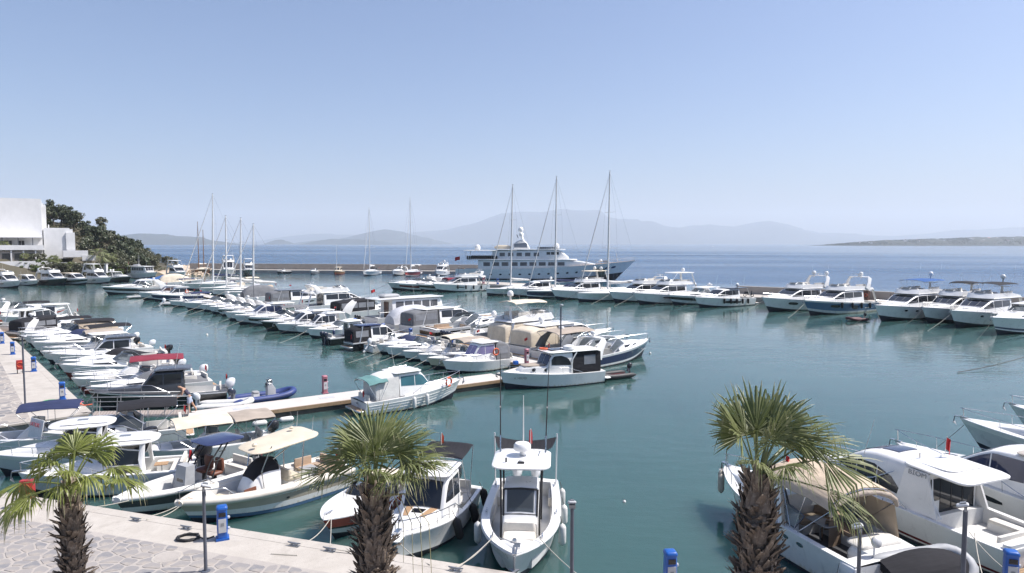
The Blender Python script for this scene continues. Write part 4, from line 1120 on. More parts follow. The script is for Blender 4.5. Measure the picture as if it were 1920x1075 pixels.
def b_cover(par, L, k, short):
    B, fb, fs = dims(L)
    H = Hull(par, L, B, fb, fs, k.get('hull', 'white'), bp=2.1, sheer=1.6)
    zf = lambda x: H.zs(H.t_of(x)) + 0.02
    Loaf(par, 'boat_tent', k['canvas'], [(-0.5 * L + 0.05, fs + 0.8, B * 0.40), (-0.42 * L, fs + 1.6, B * 0.44), (-0.2 * L, fs + 1.95, B * 0.45), (0.0, fs + 1.75, B * 0.44), (0.16 * L, zf(0.16 * L) + 0.6, B * 0.37), (0.36 * L, zf(0.36 * L) + 0.1, B * 0.15)], zf, 0.22, 0.4, 0.15, 2)
    rail(par, H, 0.6, 0.99, 0.45, posts=4); anchor_gear(par, H); platform(par, L, B, 0.3, 0.5)
    return H
def b_rib(par, L, k, short):
    B = 0.22 * L + 0.95; r = 0.12 + 0.022 * L; tm = k.get('tube', 'rib_grey')
    hb = MB(); secs = []
    for i in range(11):
        t = i / 10; x = -L / 2 + L * t * 0.97; w = (B / 2 - r * 0.7) * (1 - max(0, (t - 0.5) / 0.5) ** 2.2); kz = -0.22 + 0.45 * max(0, (t - 0.6) / 0.4) ** 2
        secs.append([(x, 0, kz), (x, w, r * 0.8), (x, w * 0.9, r * 1.2), (x, 0, r * 1.15)])
    hb.loft(secs, k.get('hullm', 'greyside'), flip=True); hb.loft([[(p[0], -p[1], p[2]) for p in q] for q in secs], k.get('hullm', 'greyside'))
    a = secs[0]; hb.add([a[0], a[1], a[2], (a[2][0], -a[2][1], a[2][2]), (a[1][0], -a[1][1], a[1][2])], [(0, 1, 2, 3, 4)], 'greyside')
    hb.build('hull', par, 30)
    pts = []; rad = []
    for i in range(31):
        u = -1 + 2 * i / 30; e = abs(u)
        if e > 0.30: x = -L / 2 - 0.25 + (L * 0.80) * (1 - (e - 0.30) / 0.70); y = (B / 2 - r) * (1 - 0.1 * max(0, 1 - (e - 0.3) / 0.25))
        else: q = e / 0.30; x = L * 0.30 - 0.25 + (L * 0.2 + 0.2 - r) * cos(q * pi / 2) ** 0.9; y = (B / 2 - r) * 0.9 * sin(q * pi / 2)
        z = r * 1.25 + 0.30 * max(0, (x / L - 0.05) / 0.45) ** 2
        pts.append((x, y * (1 if u > 0 else -1), z)); rad.append(r * (0.35 if e > 0.985 else 0.8 if e > 0.93 else 1.0))
    tb = MB(); tb.tube(pts, rad, tm, 12); tb.build('inflatable_tube', par, 70)
    lb = MB(); lb.tube([(p[0], p[1] + (r * 0.95 if p[1] > 0.05 else -r * 0.95 if p[1] < -0.05 else 0), p[2] + 0.02) for p in pts[3:-3] if abs(p[1]) > 0.25][:11], 0.02, 'rubber', 4); lb.build('grab_line', par, 60)
    if L > 3.2:
        seat(par, -0.18 * L, 0, r * 1.2, 0.10 * L, B * 0.3, 0.42, None, k.get('seatm', 'grey_seat'))
    if L > 3.6:
        cs = Loaf(par, 'console', k.get('consm', 'white2'), [(0.0, 1.1, B * 0.15), (0.07 * L, 1.1, B * 0.15), (0.13 * L, 0.75, B * 0.13)], r * 1.2, 0.06, 0.06, 0.02, 1)
        windscreen_shell(par, 0.02 * L, 0.1 * L, B * 0.14, 1.1, 0.25, 0.08, 'screen_dark', 'steel', 6)
        wheel_mesh(par, -0.01 * L, 0, 1.0, 0.16, 0.4, 'rubber')
    if k.get('motor'): outboard(par, -L / 2 - 0.12, 0, 0.28, 'motor_' + k['motor'], 40 if k.get('tilt') else 5, 0.85 if L > 4 else 0.65)
    return None
def b_sail(par, L, k, short):
    B = 0.24 * L + 0.75; fb = 0.075 * L + 0.42; fs = 0.065 * L + 0.32
    wood = k.get('hull') == 'wood'
    H = Hull(par, L, B, fb, fs, k.get('hull', 'white'), rake=0.03 * L if not wood else 0.12 * L, bp=2.0, sb=0.82, sheer=1.6, cock=(0.04, 0.26, 0.45), chine=0.72, draft=0.6, deck='teak' if wood else 'deck', sole='teak')
    zf = lambda x: H.zs(H.t_of(x)) + 0.03
    lf = Loaf(par, 'coachroof', 'white' if not wood else 'cream', [(-0.20 * L, zf(-0.2 * L) + 0.5, B * 0.33), (0.0, zf(0) + 0.45, B * 0.32), (0.14 * L, zf(0.14 * L) + 0.26, B * 0.25), (0.25 * L, zf(0.25 * L) + 0.02, B * 0.15)], zf, 0.4, 0.12, 0.06)
    lf.window(lf.obj, -0.16 * L, 0.08 * L, [(-0.16 * L, zf(-0.16 * L) + 0.16), (0.08 * L, zf(0.08 * L) + 0.12)], [(-0.16 * L, zf(-0.16 * L) + 0.34), (0.08 * L, zf(0.08 * L) + 0.24)], 'glass', n=8)
    masts = [0.06] if not k.get('brown') else [0.18, -0.22]
    mm = 'mast_alloy' if not k.get('brown') else 'boat_wood'
    mh = k.get('mh') or 1.38 * L
    for i, fx in enumerate(masts):
        x = fx * L; hgt = mh if i == 0 else mh * 0.85; zb = zf(x) + 0.3
        mb = MB(); mb.tube([(x, 0, zb), (x - 0.1, 0, hgt * 0.5), (x - 0.25, 0, hgt)], [0.16, 0.15, 0.10], mm, 8, (0.9, 1.15)); ms = mb.build('mast', par, 60)
        if not k.get('brown'):
            mb = MB()
            for f, w in ((0.36, 0.44), (0.66, 0.32)):
                zz = zb + (hgt - zb) * f
                mb.tube([(x - 0.25 * f - 0.25, B * w, zz + 0.06), (x - 0.25 * f, 0, zz), (x - 0.25 * f - 0.25, -B * w, zz + 0.06)], 0.03, mm, 4)
            mb.box((x - 0.25, 0, hgt + 0.12), (0.35, 0.04, 0.05), 'rubber'); mb.build('spreader', ms, 60)
        rg = MB()
        tipz = hgt - 0.1
        if i == 0: rg.tube([(L * 0.485, 0, fb + 0.1), (x - 0.22, 0, tipz)], 0.016, 'steel', 4)
        for sg in (1, -1):
            z3 = zb + (hgt - zb) * 0.66; z2 = zb + (hgt - zb) * 0.36
            if not k.get('brown'):
                rg.tube([(x - 0.3, B * 0.46 * sg, fs + 0.15), (x - 0.34, B * 0.44 * sg, z2), (x - 0.42, B * 0.32 * sg, z3), (x - 0.22, 0, tipz)], 0.011, 'steel', 4); rg.tube([(x - 0.3, B * 0.44 * sg, fs + 0.15), (x - 0.1, 0, z2)], 0.010, 'steel', 4)
                rg.tube([(-L * 0.49, B * 0.33 * sg, fs + 0.1), (-L * 0.42, 0, fs + 3.0)], 0.010, 'steel', 4)
            else: rg.tube([(x - 0.3, B * 0.46 * sg, fs + 0.15), (x - 0.2, 0, hgt * 0.9)], 0.014, 'rope_dark', 4)
        if not k.get('brown'): rg.tube([(-L * 0.42, 0, fs + 3.0), (x - 0.25, 0, tipz)], 0.012, 'steel', 4)
        rg.build('rigging', ms, 60)
        bz = zb + 1.15; bx = x - (0.36 if i == 0 else 0.22) * L
        mb = MB(); mb.tube([(x - 0.15, 0, bz), (bx, 0, bz + 0.1)], 0.085, mm, 6); bo = mb.build('boom', ms, 60)
        mb = MB(); mb.tube([(x - 0.2, 0, bz + 0.45), (x - 0.06 * L, 0, bz + 0.30), ((x + bx) / 2, 0, bz + 0.24), (bx + 0.3, 0, bz + 0.2)], [0.16, 0.24, 0.20, 0.10], 'canvas_white' if not k.get('hood') == 'canvas_navy' else 'canvas_navy', 8, (0.75, 1.1)); mb.build('sail_cover', bo, 60)
    if not k.get('brown'):
        x = masts[0] * L; a = Vector((L * 0.47, 0, fb + 0.7)); b = Vector((x - 0.2, 0, mh * 0.97)); pts = [a + (b - a) * (i / 6) for i in range(7)]
        mb = MB(); mb.tube(pts, [0.075, 0.085, 0.08, 0.065, 0.05, 0.035, 0.02], 'canvas_white', 6); mb.build('furled_jib', par, 60)
    if k.get('hood'): Loaf(par, 'sprayhood', k['hood'], [(-0.22 * L, zf(0) + 1.05, B * 0.30), (-0.16 * L, zf(0) + 1.0, B * 0.30), (-0.10 * L, zf(0) + 0.45, B * 0.27)], lambda x: zf(x) + 0.3, 0.12, 0.3, 0.08)
    if k.get('boomc') or k.get('hood') == 'canvas_cream': bimini(par, -0.46 * L, -0.24 * L, B * 0.36, fs + 2.1, fs + 0.1, 'canvas_cream' if k.get('hood') else 'canvas_white')
    wheel_mesh(par, -0.36 * L, B * 0.2, 1.4, 0.4, 0.1); wheel_mesh(par, -0.36 * L, -B * 0.2, 1.4, 0.4, 0.1)
    for sg in (1, -1): seat(par, -0.30 * L, B * 0.28 * sg, 0.46, 0.14 * L, 0.4, 0.42, None, 'teak' if wood else 'white_seat')
    rail(par, H, 0.05, 0.99, 0.6, r=0.010, posts=7, name='lifelines'); anchor_gear(par, H)
    flag(par, -L / 2 + 0.15, B * 0.15, fs, 1.2, 0.5)
    return H
KINDS = {'express': (b_express, 'motor_cruiser', 'motor boat'), 'coupe': (b_coupe, 'hardtop_cruiser', 'motor yacht'), 'fly': (b_fly, 'flybridge_yacht', 'motor yacht'),
         'trawler': (b_trawler, 'trawler_yacht', 'motor yacht'), 'pilot': (b_pilot, 'cabin_boat', 'cabin boat'), 'open': (b_open, 'open_boat', 'motor boat'),
         'cover': (b_cover, 'covered_boat', 'motor boat'), 'rib': (b_rib, 'inflatable_boat', 'inflatable boat'), 'sail': (b_sail, 'sailing_yacht', 'sailing boat')}
BOW_LINES = []
def make_boat(kind, x, y, hd, L, k, label, short, group):
    fn, name, cat = KINDS[kind]
    par = thing(name, label, cat, (x, y, 0), radians(hd), group)
    rnd = random.Random(hash_name(short))
    par.rotation_euler = (radians(rnd.uniform(-0.6, 0.6)), radians(rnd.uniform(-0.5, 0.3)), radians(hd))
    H = fn(par, L, k, short)
    return par, H
def hash_name(s):
    h = 0
    for c in s: h = (h * 131 + ord(c)) % 1000003
    return h
# ------------------------------------------------------------------ water
mb = MB()
rings = [(-400, 700), (-3000, 3500), (-20000, 46000)]
mb.add([(-500, -120, 0), (500, -120, 0), (500, 600, 0), (-500, 600, 0)], [(0, 1, 2, 3)], 'sea_water')
def ring_quads(a, b):
    x0, x1, y0, y1 = a; X0, X1, Y0, Y1 = b
    mb.add([(x0, y0, 0), (x1, y0, 0), (x1, y1, 0), (x0, y1, 0), (X0, Y0, 0), (X1, Y0, 0), (X1, Y1, 0), (X0, Y1, 0)],
           [(4, 5, 1, 0), (5, 6, 2, 1), (6, 7, 3, 2), (7, 4, 0, 3)], 'sea_water')
ring_quads((-500, 500, -120, 600), (-4000, 4000, -120.5, 5000))
ring_quads((-4000, 4000, -120.5, 5000), (-60000, 60000, -121, 80000))
struct(mb.build('water', None, 0))

# ------------------------------------------------------------------ quays
def prism(mb, pts, z0, z1, mtop, mside=None):
    n = len(pts); o = [(p[0], p[1], z0) for p in pts] + [(p[0], p[1], z1) for p in pts]
    mb.add(o, [tuple(range(n, 2 * n))], mtop)
    mb.add(o, [(i, (i + 1) % n, n + (i + 1) % n, n + i) for i in range(n)], mside or mtop)
QUAY = [(-31.2, 28.3), (0.3, 17.9), (60.0, 17.6), (95, 17.4), (95, -60), (-240, -60), (-240, 165), (-121, 160), (-106, 131), (-46.2, 62.8), (-22.6, 35.9)]
mb = MB(); prism(mb, QUAY, -3.0, 1.0, 'quay_concrete')
# coping lip along the water edge and expansion joints cut across the apron
quay = struct(mb.build('quay', None, 0))
def lip(a, b, name='coping'):
    d = Vector((b[0] - a[0], b[1] - a[1], 0)); ln = d.length; d.normalize(); n = Vector((-d.y, d.x, 0))
    k = int(ln / 3.0); c = MB()
    for i in range(k):
        p = Vector((a[0], a[1], 0)) + d * (ln * (i + 0.5) / k)
        c.box((p.x + n.x * 0.02, p.y + n.y * 0.02, 0.962), (ln / k - 0.02, 0.42, 0.09), 'quay_concrete', atan2(d.y, d.x))
    c.build(name, quay, 0)
lip((0.3, 17.9), (-31.2, 28.3)); lip((60, 17.6), (0.3, 17.9)); lip((-22.6, 35.9), (-46.2, 62.8)); lip((-31.2, 28.3), (-22.6, 35.9))
# paved areas
def offset_line(a, b, d):
    v = Vector((b[0] - a[0], b[1] - a[1])).normalized(); n = Vector((v.y, -v.x)) * d
    return (a[0] + n.x, a[1] + n.y), (b[0] + n.x, b[1] + n.y)
# near promenade: edge y = 18 - 0.33 x, paving starts 1.4 m back
AP = 1.40
def back(x, d): return 18.0 - 0.33 * x - d * sqrt(1 + 0.33 ** 2)
prom = MB(); prism(prom, [(-60, back(-31, AP) + 6), (-31, back(-31, AP)), (0.2, back(0.2, AP)), (60, 16.1), (60, -20), (-60, -20)], 0.98, 1.006, 'mortar')
prism(prom, [(-60, 17.55), (60, 15.9), (60, -20), (-60, -20)], 0.98, 1.011, 'paving_far'); prism(prom, [(-60, back(-31, AP) + 6), (-31, back(-31, AP)), (-20.4, back(-20.4, AP)), (-20.4, 17.5), (-60, 17.5)], 0.98, 1.010, 'paving_far')
prom_o = struct(prom.build('promenade', None, 0))
lq = MB(); d1 = Vector((-23.6, 26.9)).normalized(); nn = Vector((-d1.y, d1.x))
P0 = Vector((-22.6, 35.9)); P1 = Vector((-46.2, 62.8)); P2 = Vector((-106, 131))
w_ = 1.7
pts = [P0 + nn * w_ + Vector((-0.6, -0.5)), P1 + nn * w_, P2 + nn * w_, P2 + nn * 60, P0 + nn * 46, P0 + nn * w_ * 1.2 + Vector((-5.5, -5.2))]
prism(lq, [(p.x, p.y) for p in pts], 0.98, 1.008, 'paving_far')
struct(lq.build('left_quay_paving', None, 0))

def clip_half(poly, px, py, nx, ny):
    out = []; n = len(poly)
    for i in range(n):
        a, b = poly[i], poly[(i + 1) % n]
        da = (a[0] - px) * nx + (a[1] - py) * ny; db = (b[0] - px) * nx + (b[1] - py) * ny
        if da <= 0: out.append(a)
        if (da <= 0) != (db <= 0):
            f = da / (da - db); out.append((a[0] + (b[0] - a[0]) * f, a[1] + (b[1] - a[1]) * f))
    return out
def stones():
    rnd = random.Random(11); seeds = []
    gx = 0.47; gy = 0.37
    for i in range(-1, 38):
        for j in range(-1, 14):
            u = -20.5 + i * gx + (0.23 if j % 2 else 0) + rnd.uniform(-0.19, 0.19); d = AP + 0.08 + j * gy + rnd.uniform(-0.15, 0.15)
            seeds.append((u, back(u, d)))
    made = 0; nrm = Vector((0.33, 1)).normalized()
    for (x, y) in seeds:
        d = (18.0 - 0.33 * x - y) / sqrt(1 + 0.33 ** 2)
        if not (AP + 0.05 < d < AP + 6.0 and -20.2 < x < -3.6): continue
        # keep only what the view can reach
        if y < 17.75 or made >= 300: continue
        poly = [(x - 1, y - 1), (x + 1, y - 1), (x + 1, y + 1), (x - 1, y + 1)]
        for (a, b) in seeds:
            if (a, b) == (x, y) or abs(a - x) > 1.6 or abs(b - y) > 1.6: continue
            mx, my = (x + a) / 2, (y + b) / 2; dx, dy = a - x, b - y; l = hypot(dx, dy)
            g = 0.022 + 0.010 * sin(mx * 7 + my * 5)
            poly = clip_half(poly, mx - dx / l * g, my - dy / l * g, dx / l, dy / l)
            if len(poly) < 3: break
        if len(poly) < 3: continue
        poly = clip_half(poly, -0.0, back(0, AP) - 0.04, nrm.x, nrm.y)
        if len(poly) < 3: continue
        area = 0.5 * abs(sum(poly[i][0] * poly[(i + 1) % len(poly)][1] - poly[(i + 1) % len(poly)][0] * poly[i][1] for i in range(len(poly))))
        if area < 0.02: continue
        cx = sum(p[0] for p in poly) / len(poly); cy = sum(p[1] for p in poly) / len(poly)
        # roughen the outline a little
        pl = []
        for i in range(len(poly)):
            a, b = poly[i], poly[(i + 1) % len(poly)]
            for f in ((0.12, 0.5, 0.88) if hypot(a[0] - b[0], a[1] - b[1]) > 0.2 else (0.3, 0.7)):
                q = (a[0] + (b[0] - a[0]) * f, a[1] + (b[1] - a[1]) * f); s_ = 1 - rnd.uniform(0, 0.05)
                pl.append((cx + (q[0] - cx) * s_, cy + (q[1] - cy) * s_))
        h = 0.011 + rnd.uniform(-0.004, 0.005); tx, ty = rnd.uniform(-0.006, 0.006), rnd.uniform(-0.006, 0.006)
        sb = MB(); n = len(pl)
        lo = [(p[0] - cx, p[1] - cy, 0.0) for p in pl]; hi = [((p[0] - cx) * 0.96, (p[1] - cy) * 0.96, h + tx * (p[0] - cx) + ty * (p[1] - cy)) for p in pl]
        sb.loft([lo, hi], 'paving_stone', closed=True, cap1=True)
        o = sb.build('paving_stone', prom_o, 0); o.location = (cx, cy, 1.006); made += 1
stones()

# ------------------------------------------------------------------ floating pontoon
def pontoon(name, label, a, b, w, group):
    a, b = Vector((*a, 0)), Vector((*b, 0)); d = (b - a); ln = d.length; rz = atan2(d.y, d.x)
    o = thing(name, label, 'pontoon', ((a.x + b.x) / 2, (a.y + b.y) / 2, 0), rz, group)
    k = max(1, int(ln / 9.0)); sl = ln / k
    for i in range(k):
        x = -ln / 2 + sl * (i + 0.5)
        s1 = MB(); s1.box((x, 0, 0.1), (sl - 0.12, w - 0.16, 0.62), 'float_side'); s1.build('float', o, 0)
        s2 = MB(); s2.box((x, 0, 0.47), (sl - 0.03, w - 0.08, 0.10), 'float_deck'); s2.build('deck_slab', o, 0)
        for sg in (1, -1):
            s3 = MB(); s3.box((x, sg * (w / 2 - 0.03), 0.40), (sl - 0.02, 0.09, 0.20), 'timber'); s3.build('fender_board', o, 0)
        for fx in (-0.25, 0.25):
            s4 = MB(); s4.box((x + fx * sl, 0.2, 0.524), (0.9, 0.5, 0.008), 'panel_grey'); s4.build('hatch', o, 0)
    return o
WALK = pontoon('pontoon_walkway', 'concrete pontoon walkway with timber edges leading out from the gangway', (-17.6, 37.3), (-0.9, 48.6), 2.3, None)
SPINE = pontoon('pontoon_spine', 'long floating pontoon hidden between the two rows of moored boats', (3.9, 51.1), (-83.0, 157.8), 2.0, None)
LINK = pontoon('pontoon_link', 'short pontoon section joining walkway and boat row behind the white cabin cruiser', (-0.35, 49.1), (2.2, 53.1), 2.0, None)

# ------------------------------------------------------------------ far quay and breakwater
fq = MB(); q0, q1, q2 = Vector((-16, 161.5)), Vector((66, 95)), Vector((120, 51))
dq = (q1 - q0).normalized(); nq = Vector((-dq.y, dq.x))
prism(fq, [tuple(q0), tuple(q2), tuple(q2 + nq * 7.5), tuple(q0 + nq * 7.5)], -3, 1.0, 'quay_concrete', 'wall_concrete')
struct(fq.build('far_quay', None, 0))
def wall_run(name, label, a, b, th, z0, z1, panel, cap=True, kind=None):
    a, b = Vector((*a, 0)), Vector((*b, 0)); d = b - a; ln = d.length
    o = thing(name, label, 'breakwater wall', ((a.x + b.x) / 2, (a.y + b.y) / 2, 0), atan2(d.y, d.x))
    k = max(1, int(ln / panel)); sl = ln / k; rnd = random.Random(5)
    for i in range(k):
        x = -ln / 2 + sl * (i + 0.5); w = MB()
        w.box((x, rnd.uniform(-0.03, 0.03), (z0 + z1) / 2), (sl - 0.06, th, z1 - z0 + rnd.uniform(-0.04, 0.04)), 'wall_concrete'); w.build('wall_panel', o, 0)
    w = MB(); w.box((0, 0, z0 + 0.05), (ln, th + 0.5, 0.3), 'wall_concrete'); w.build('footing', o, 0)
    return o
wa = q0 + dq * 68 + nq * 7.0; wb = q2 + nq * 7.0
wall_run('breakwater_wall', 'low concrete breakwater wall behind the yachts of the far quay', tuple(wa), tuple(wb), 0.7, 0.9, 2.35, 8.0)
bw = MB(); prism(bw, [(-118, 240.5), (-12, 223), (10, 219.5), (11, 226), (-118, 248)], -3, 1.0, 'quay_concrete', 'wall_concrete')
struct(bw.build('breakwater_quay', None, 0))
wall_run('breakwater_wall', 'long concrete breakwater wall beyond the sailing yachts, left of the superyacht', (-116, 246.3), (10, 225.2), 0.9, 0.9, 3.0, 10.0)
# tumbled armour rocks outside the walls
def rocks(name, label, a, b, w, n, seed):
    rnd = random.Random(seed); r = MB(); a, b = Vector(a), Vector(b)
    for i in range(n):
        p = a + (b - a) * rnd.random() + Vector((rnd.uniform(-w, w), rnd.uniform(-w, w)))
        s_ = rnd.uniform(0.5, 1.2); vs_ = []
        for k in range(8): vs_.append((p.x + (1 if k & 1 else -1) * s_ * rnd.uniform(0.4, 0.7), p.y + (1 if k & 2 else -1) * s_ * rnd.uniform(0.4, 0.7), rnd.uniform(-0.3, 0.5) + (s_ * 0.5 if k & 4 else -s_ * 0.5)))
        r.add(vs_, [(0, 2, 3, 1), (4, 5, 7, 6), (0, 1, 5, 4), (1, 3, 7, 5), (3, 2, 6, 7), (2, 0, 4, 6)], 'sand_rock')
    o = r.build(name, None, 0); o['label'] = label; o['kind'] = 'stuff'; return o
rocks('shore_rocks', 'pale boulders along the foot of the headland', (-100, 214), (-146, 300), 4, 240, 3)

# ------------------------------------------------------------------ headland
def sstep(a, b, x):
    t = min(1, max(0, (x - a) / (b - a))); return t * t * (3 - 2 * t)
SHORE = [(-240, 160), (-121, 161), (-119, 172), (-110, 186), (-113, 203), (-107, 217), (-112, 240), (-124, 268), (-146, 298), (-190, 318), (-300, 330)]
def shore_dist(x, y):
    best = 1e9; inside = False; n = len(SHORE); poly = SHORE + [(-300, 160)]
    m = len(poly)
    for i in range(m):
        a, b = poly[i], poly[(i + 1) % m]
        if (a[1] > y) != (b[1] > y) and x < (b[0] - a[0]) * (y - a[1]) / (b[1] - a[1]) + a[0]: inside = not inside
        if i < n - 1:
            dx, dy = b[0] - a[0], b[1] - a[1]; t = max(0, min(1, ((x - a[0]) * dx + (y - a[1]) * dy) / (dx * dx + dy * dy)))
            best = min(best, hypot(x - a[0] - dx * t, y - a[1] - dy * t))
    return best if inside else -best
def land_h(x, y):
    d = shore_dist(x, y)
    if d < 0: return max(-3.0, d * 0.5)
    base = 3.0 + 13.0 * sstep(-116, -172, x)
    h = 1.1 + base * sstep(2, 34, d) + 0.9 * noise.noise(Vector((x * 0.06, y * 0.06, 0))) * sstep(4, 16, d)
    if y < 195 and x > -165: h = min(h, 1.2 + 5.0 * sstep(7, 18, d))
    if -170 < x < -118 and 188 < y < 222: h = min(h, 7.6) if y > 192 else min(h, 6.2)
    return h
hm = MB(); nx, ny = 70, 64; g = []
for j in range(ny + 1):
    row = []
    for i in range(nx + 1):
        x = -300 + 204 * i / nx; y = 156 + 176 * j / ny; row.append((x, y, land_h(x, y)))
    g.append(row)
def land_mat(j, i):
    x, y, z = g[j][i]; d = shore_dist(x, y)
    return 'sand_rock' if d < 9 and y > 212 else 'soil'
hm.loft(g, land_mat, flip=False)
struct(hm.build('headland', None, 60))

# ------------------------------------------------------------------ white building
bd = thing('white_building', 'large plain white stepped building on the headland with shaded veranda', 'building', (-139, 195.3, 0), radians(34)); bd.scale = (0.68, 1, 1)
def bpart(name, c, d, mat='house_white', parent=None, taper=1.0):
    m = MB(); m.box((c[0] + 140, c[1] - 200, c[2]), d, mat, taper=taper); return m.build(name, parent or bd, 0)
main = bpart('wall', (-153.6, 207, 14.3), (39.4, 18, 17.0))
bpart('wall', (-133.2, 208, 13.6), (1.6, 16, 15.2))
for i in range(3): bpart('parapet_step', (-133.9 + i * 0.55, 199.0, 21.4 - i * 0.35), (0.5, 0.5, 1.0))
wing = bpart('wall', (-128.3, 205, 10.0), (10.4, 14, 8.5)); bpart('parapet', (-128.8, 198.2, 14.35), (9.2, 0.3, 0.5)); bpart('chimney', (-131.6, 200, 14.9), (0.45, 0.45, 1.3), 'house_white', wing)
bpart('wall', (-124.0, 203.5, 9.6), (3.2, 12, 7.4))
bpart('terrace_wall', (-122.4, 196.5, 7.1), (9.0, 1.0, 1.9)); bpart('terrace_wall', (-117.6, 196.3, 5.9), (5.0, 0.9, 1.6))
vr = bpart('veranda_roof', (-145.0, 194.9, 11.85), (22.0, 6.2, 0.28))
for x in (-152.5, -147.2, -142.0, -137.2): bpart('veranda_post', (x, 192.4, 10.3), (0.28, 0.28, 3.0), 'shutter', vr)
bpart('balcony', (-145.0, 193.6, 8.55), (23.0, 8.4, 0.5)); bpart('balcony_wall', (-145.0, 189.5, 9.0), (23.0, 0.25, 1.3))
for x in (-153.0, -149.3, -145.4, -141.2):
    fr = bpart('window', (x, 197.93, 9.95), (2.3, 0.22, 2.1), 'house_white')
    for k in (-0.55, 0.55): bpart('pane', (x + k, 197.80, 9.95), (0.95, 0.06, 1.85), 'house_glass', fr)
bpart('base_wall', (-147.0, 193.2, 5.5), (22, 6, 5.0), 'house_stone')
for x in (-154, -150, -146, -142, -138): 
    op = bpart('window', (x, 190.15, 6.6), (2.6, 0.12, 1.6), 'house_glass'); bpart('column', (x + 1.7, 189.9, 6.4), (0.5, 0.5, 3.8), 'house_white')
bpart('base_wall', (-145.0, 186.8, 3.2), (26, 1.0, 4.2))
for i, (x, y, z, w, h) in enumerate([(-126, 189, 4.1, 10, 3.2), (-118.0, 193, 3.6, 7, 2.4)]):
    rw = thing('garden_wall', ['pale stone garden wall below the white building wing', 'low white garden wall beside the drooping palm'][i], 'wall', (x, y, 0))
    m = MB(); m.box((0, 0, z - h / 2 + 0.6), (w, 0.8, h), ['house_stone', 'house_white'][i]); m.build('wall', rw, 0); m = MB(); m.box((0, 0, z + 0.68), (w + 0.2, 1.0, 0.14), 'house_white'); m.build('coping', rw, 0)

# ------------------------------------------------------------------ trees on the headland
def leaf_cloud(name, n, rx, rz, seed, mat, leaf=0.5, clumps=16):
    rnd = random.Random(seed); v = []; f = []
    cs = []
    for _ in range(clumps):
        a = rnd.uniform(0, 2 * pi); r = rx * sqrt(rnd.random()) * 0.78; z = rnd.uniform(-0.85, 0.85)
        r *= sqrt(max(0.1, 1 - z * z)); cs.append((r * cos(a), r * sin(a), z * rz, rnd.uniform(0.55, 1.1) * rx * 0.42))
    for i in range(n):
        c = rnd.choice(cs); d = Vector((rnd.gauss(0, 1), rnd.gauss(0, 1), rnd.gauss(0, 1))).normalized() * c[3] * rnd.random() ** 0.4
        p = Vector(c[:3]) + Vector((d.x, d.y, d.z * 0.75)); nrm = (d.normalized() * 0.8 + Vector((rnd.uniform(-1, 1), rnd.uniform(-1, 1), rnd.uniform(-0.3, 1)))).normalized()
        t = nrm.cross(Vector((rnd.uniform(-1, 1), rnd.uniform(-1, 1), 0.3))).normalized(); b = nrm.cross(t); s_ = leaf * rnd.uniform(0.5, 1.2)
        o = len(v); v += [tuple(p + t * s_ * 0.5), tuple(p + b * s_ * 0.35), tuple(p - t * s_ * 0.5), tuple(p - b * s_ * 0.35)]; f.append((o, o + 1, o + 2, o + 3))
    me = bpy.data.meshes.new(name); me.from_pydata(v, [], f); me.materials.append(M[mat]); me.update(); return me
def trunk_mesh(seed, h):
    rnd = random.Random(seed); m = MB(); lean = rnd.uniform(-0.3, 0.3)
    m.tube([(0, 0, -0.6), (lean * 0.3, 0.1, h * 0.4), (lean, 0, h)], [0.28, 0.2, 0.1], 'bark', 7)
    for k in range(5):
        a = rnd.uniform(0, 2 * pi); z = h * rnd.uniform(0.45, 0.85)
        m.tube([(lean * z / h, 0, z), (lean * z / h + cos(a) * 0.9, sin(a) * 0.9, z + 0.7), (lean + cos(a) * 1.7, sin(a) * 1.7, z + 1.2)], [0.1, 0.07, 0.03], 'bark', 5)
    o = m.build('trunk', None, 50); d = o.data; bpy.data.objects.remove(o); return d
CROWNS = {'pine': [leaf_cloud('crown', 1500, 2.6, 2.9, s_, 'pine', 0.62, 18) for s_ in (1, 2, 3)], 'olive': [leaf_cloud('crown', 1300, 2.5, 2.1, s_, 'olive', 0.5, 14) for s_ in (4, 5, 6)], 'shrub_green': [leaf_cloud('crown', 700, 1.6, 1.3, s_, 'shrub_green', 0.4, 9) for s_ in (7, 8)]}
TRUNKS = [trunk_mesh(s_, 3.4) for s_ in (1, 2, 3)]
rt = random.Random(21)
def tree(kind, x, y, s_, label, group, tall=1.0, name=None):
    z = land_h(x, y)
    o = thing(name or {'pine': 'pine_tree', 'olive': 'olive_tree', 'shrub_green': 'shrub'}[kind], label, 'shrub' if kind == 'shrub_green' else 'tree', (x, y, z), rt.uniform(0, 6.28), group)
    t = bpy.data.objects.new('trunk', rt.choice(TRUNKS)); COL.objects.link(t); t.parent = o; t.scale = (s_, s_, s_ * (0.4 if kind == 'shrub_green' else 0.8 * tall))
    c = bpy.data.objects.new('crown', rt.choice(CROWNS[kind])); COL.objects.link(c); c.parent = o; c.location = (0, 0, s_ * (0.9 if kind == 'shrub_green' else 3.3 * tall)); c.scale = (s_, s_, s_ * tall); c.rotation_euler = (0, 0, rt.uniform(0, 6))
TG = 'trees on the headland'
def tpos(px, Y): return ((px - 960) / 1280 * Y, Y)
NEARBY = ['beside the white building', 'right of the white wing', 'on the hill above the yachts', 'above the sandy cliff', 'on the slope toward the headland tip']
def where(px): return NEARBY[0] if px < 120 else NEARBY[1] if px < 180 else NEARBY[2] if px < 260 else NEARBY[3] if px < 310 else NEARBY[4]
x, y = tpos(104, 246); tree('pine', x, y, 1.45, 'tallest dark tree rising behind the white building against the sky', TG, 1.05)
x, y = tpos(118, 250); tree('pine', x, y, 1.25, 'second tall dark tree behind the white building, right of the tallest', TG)
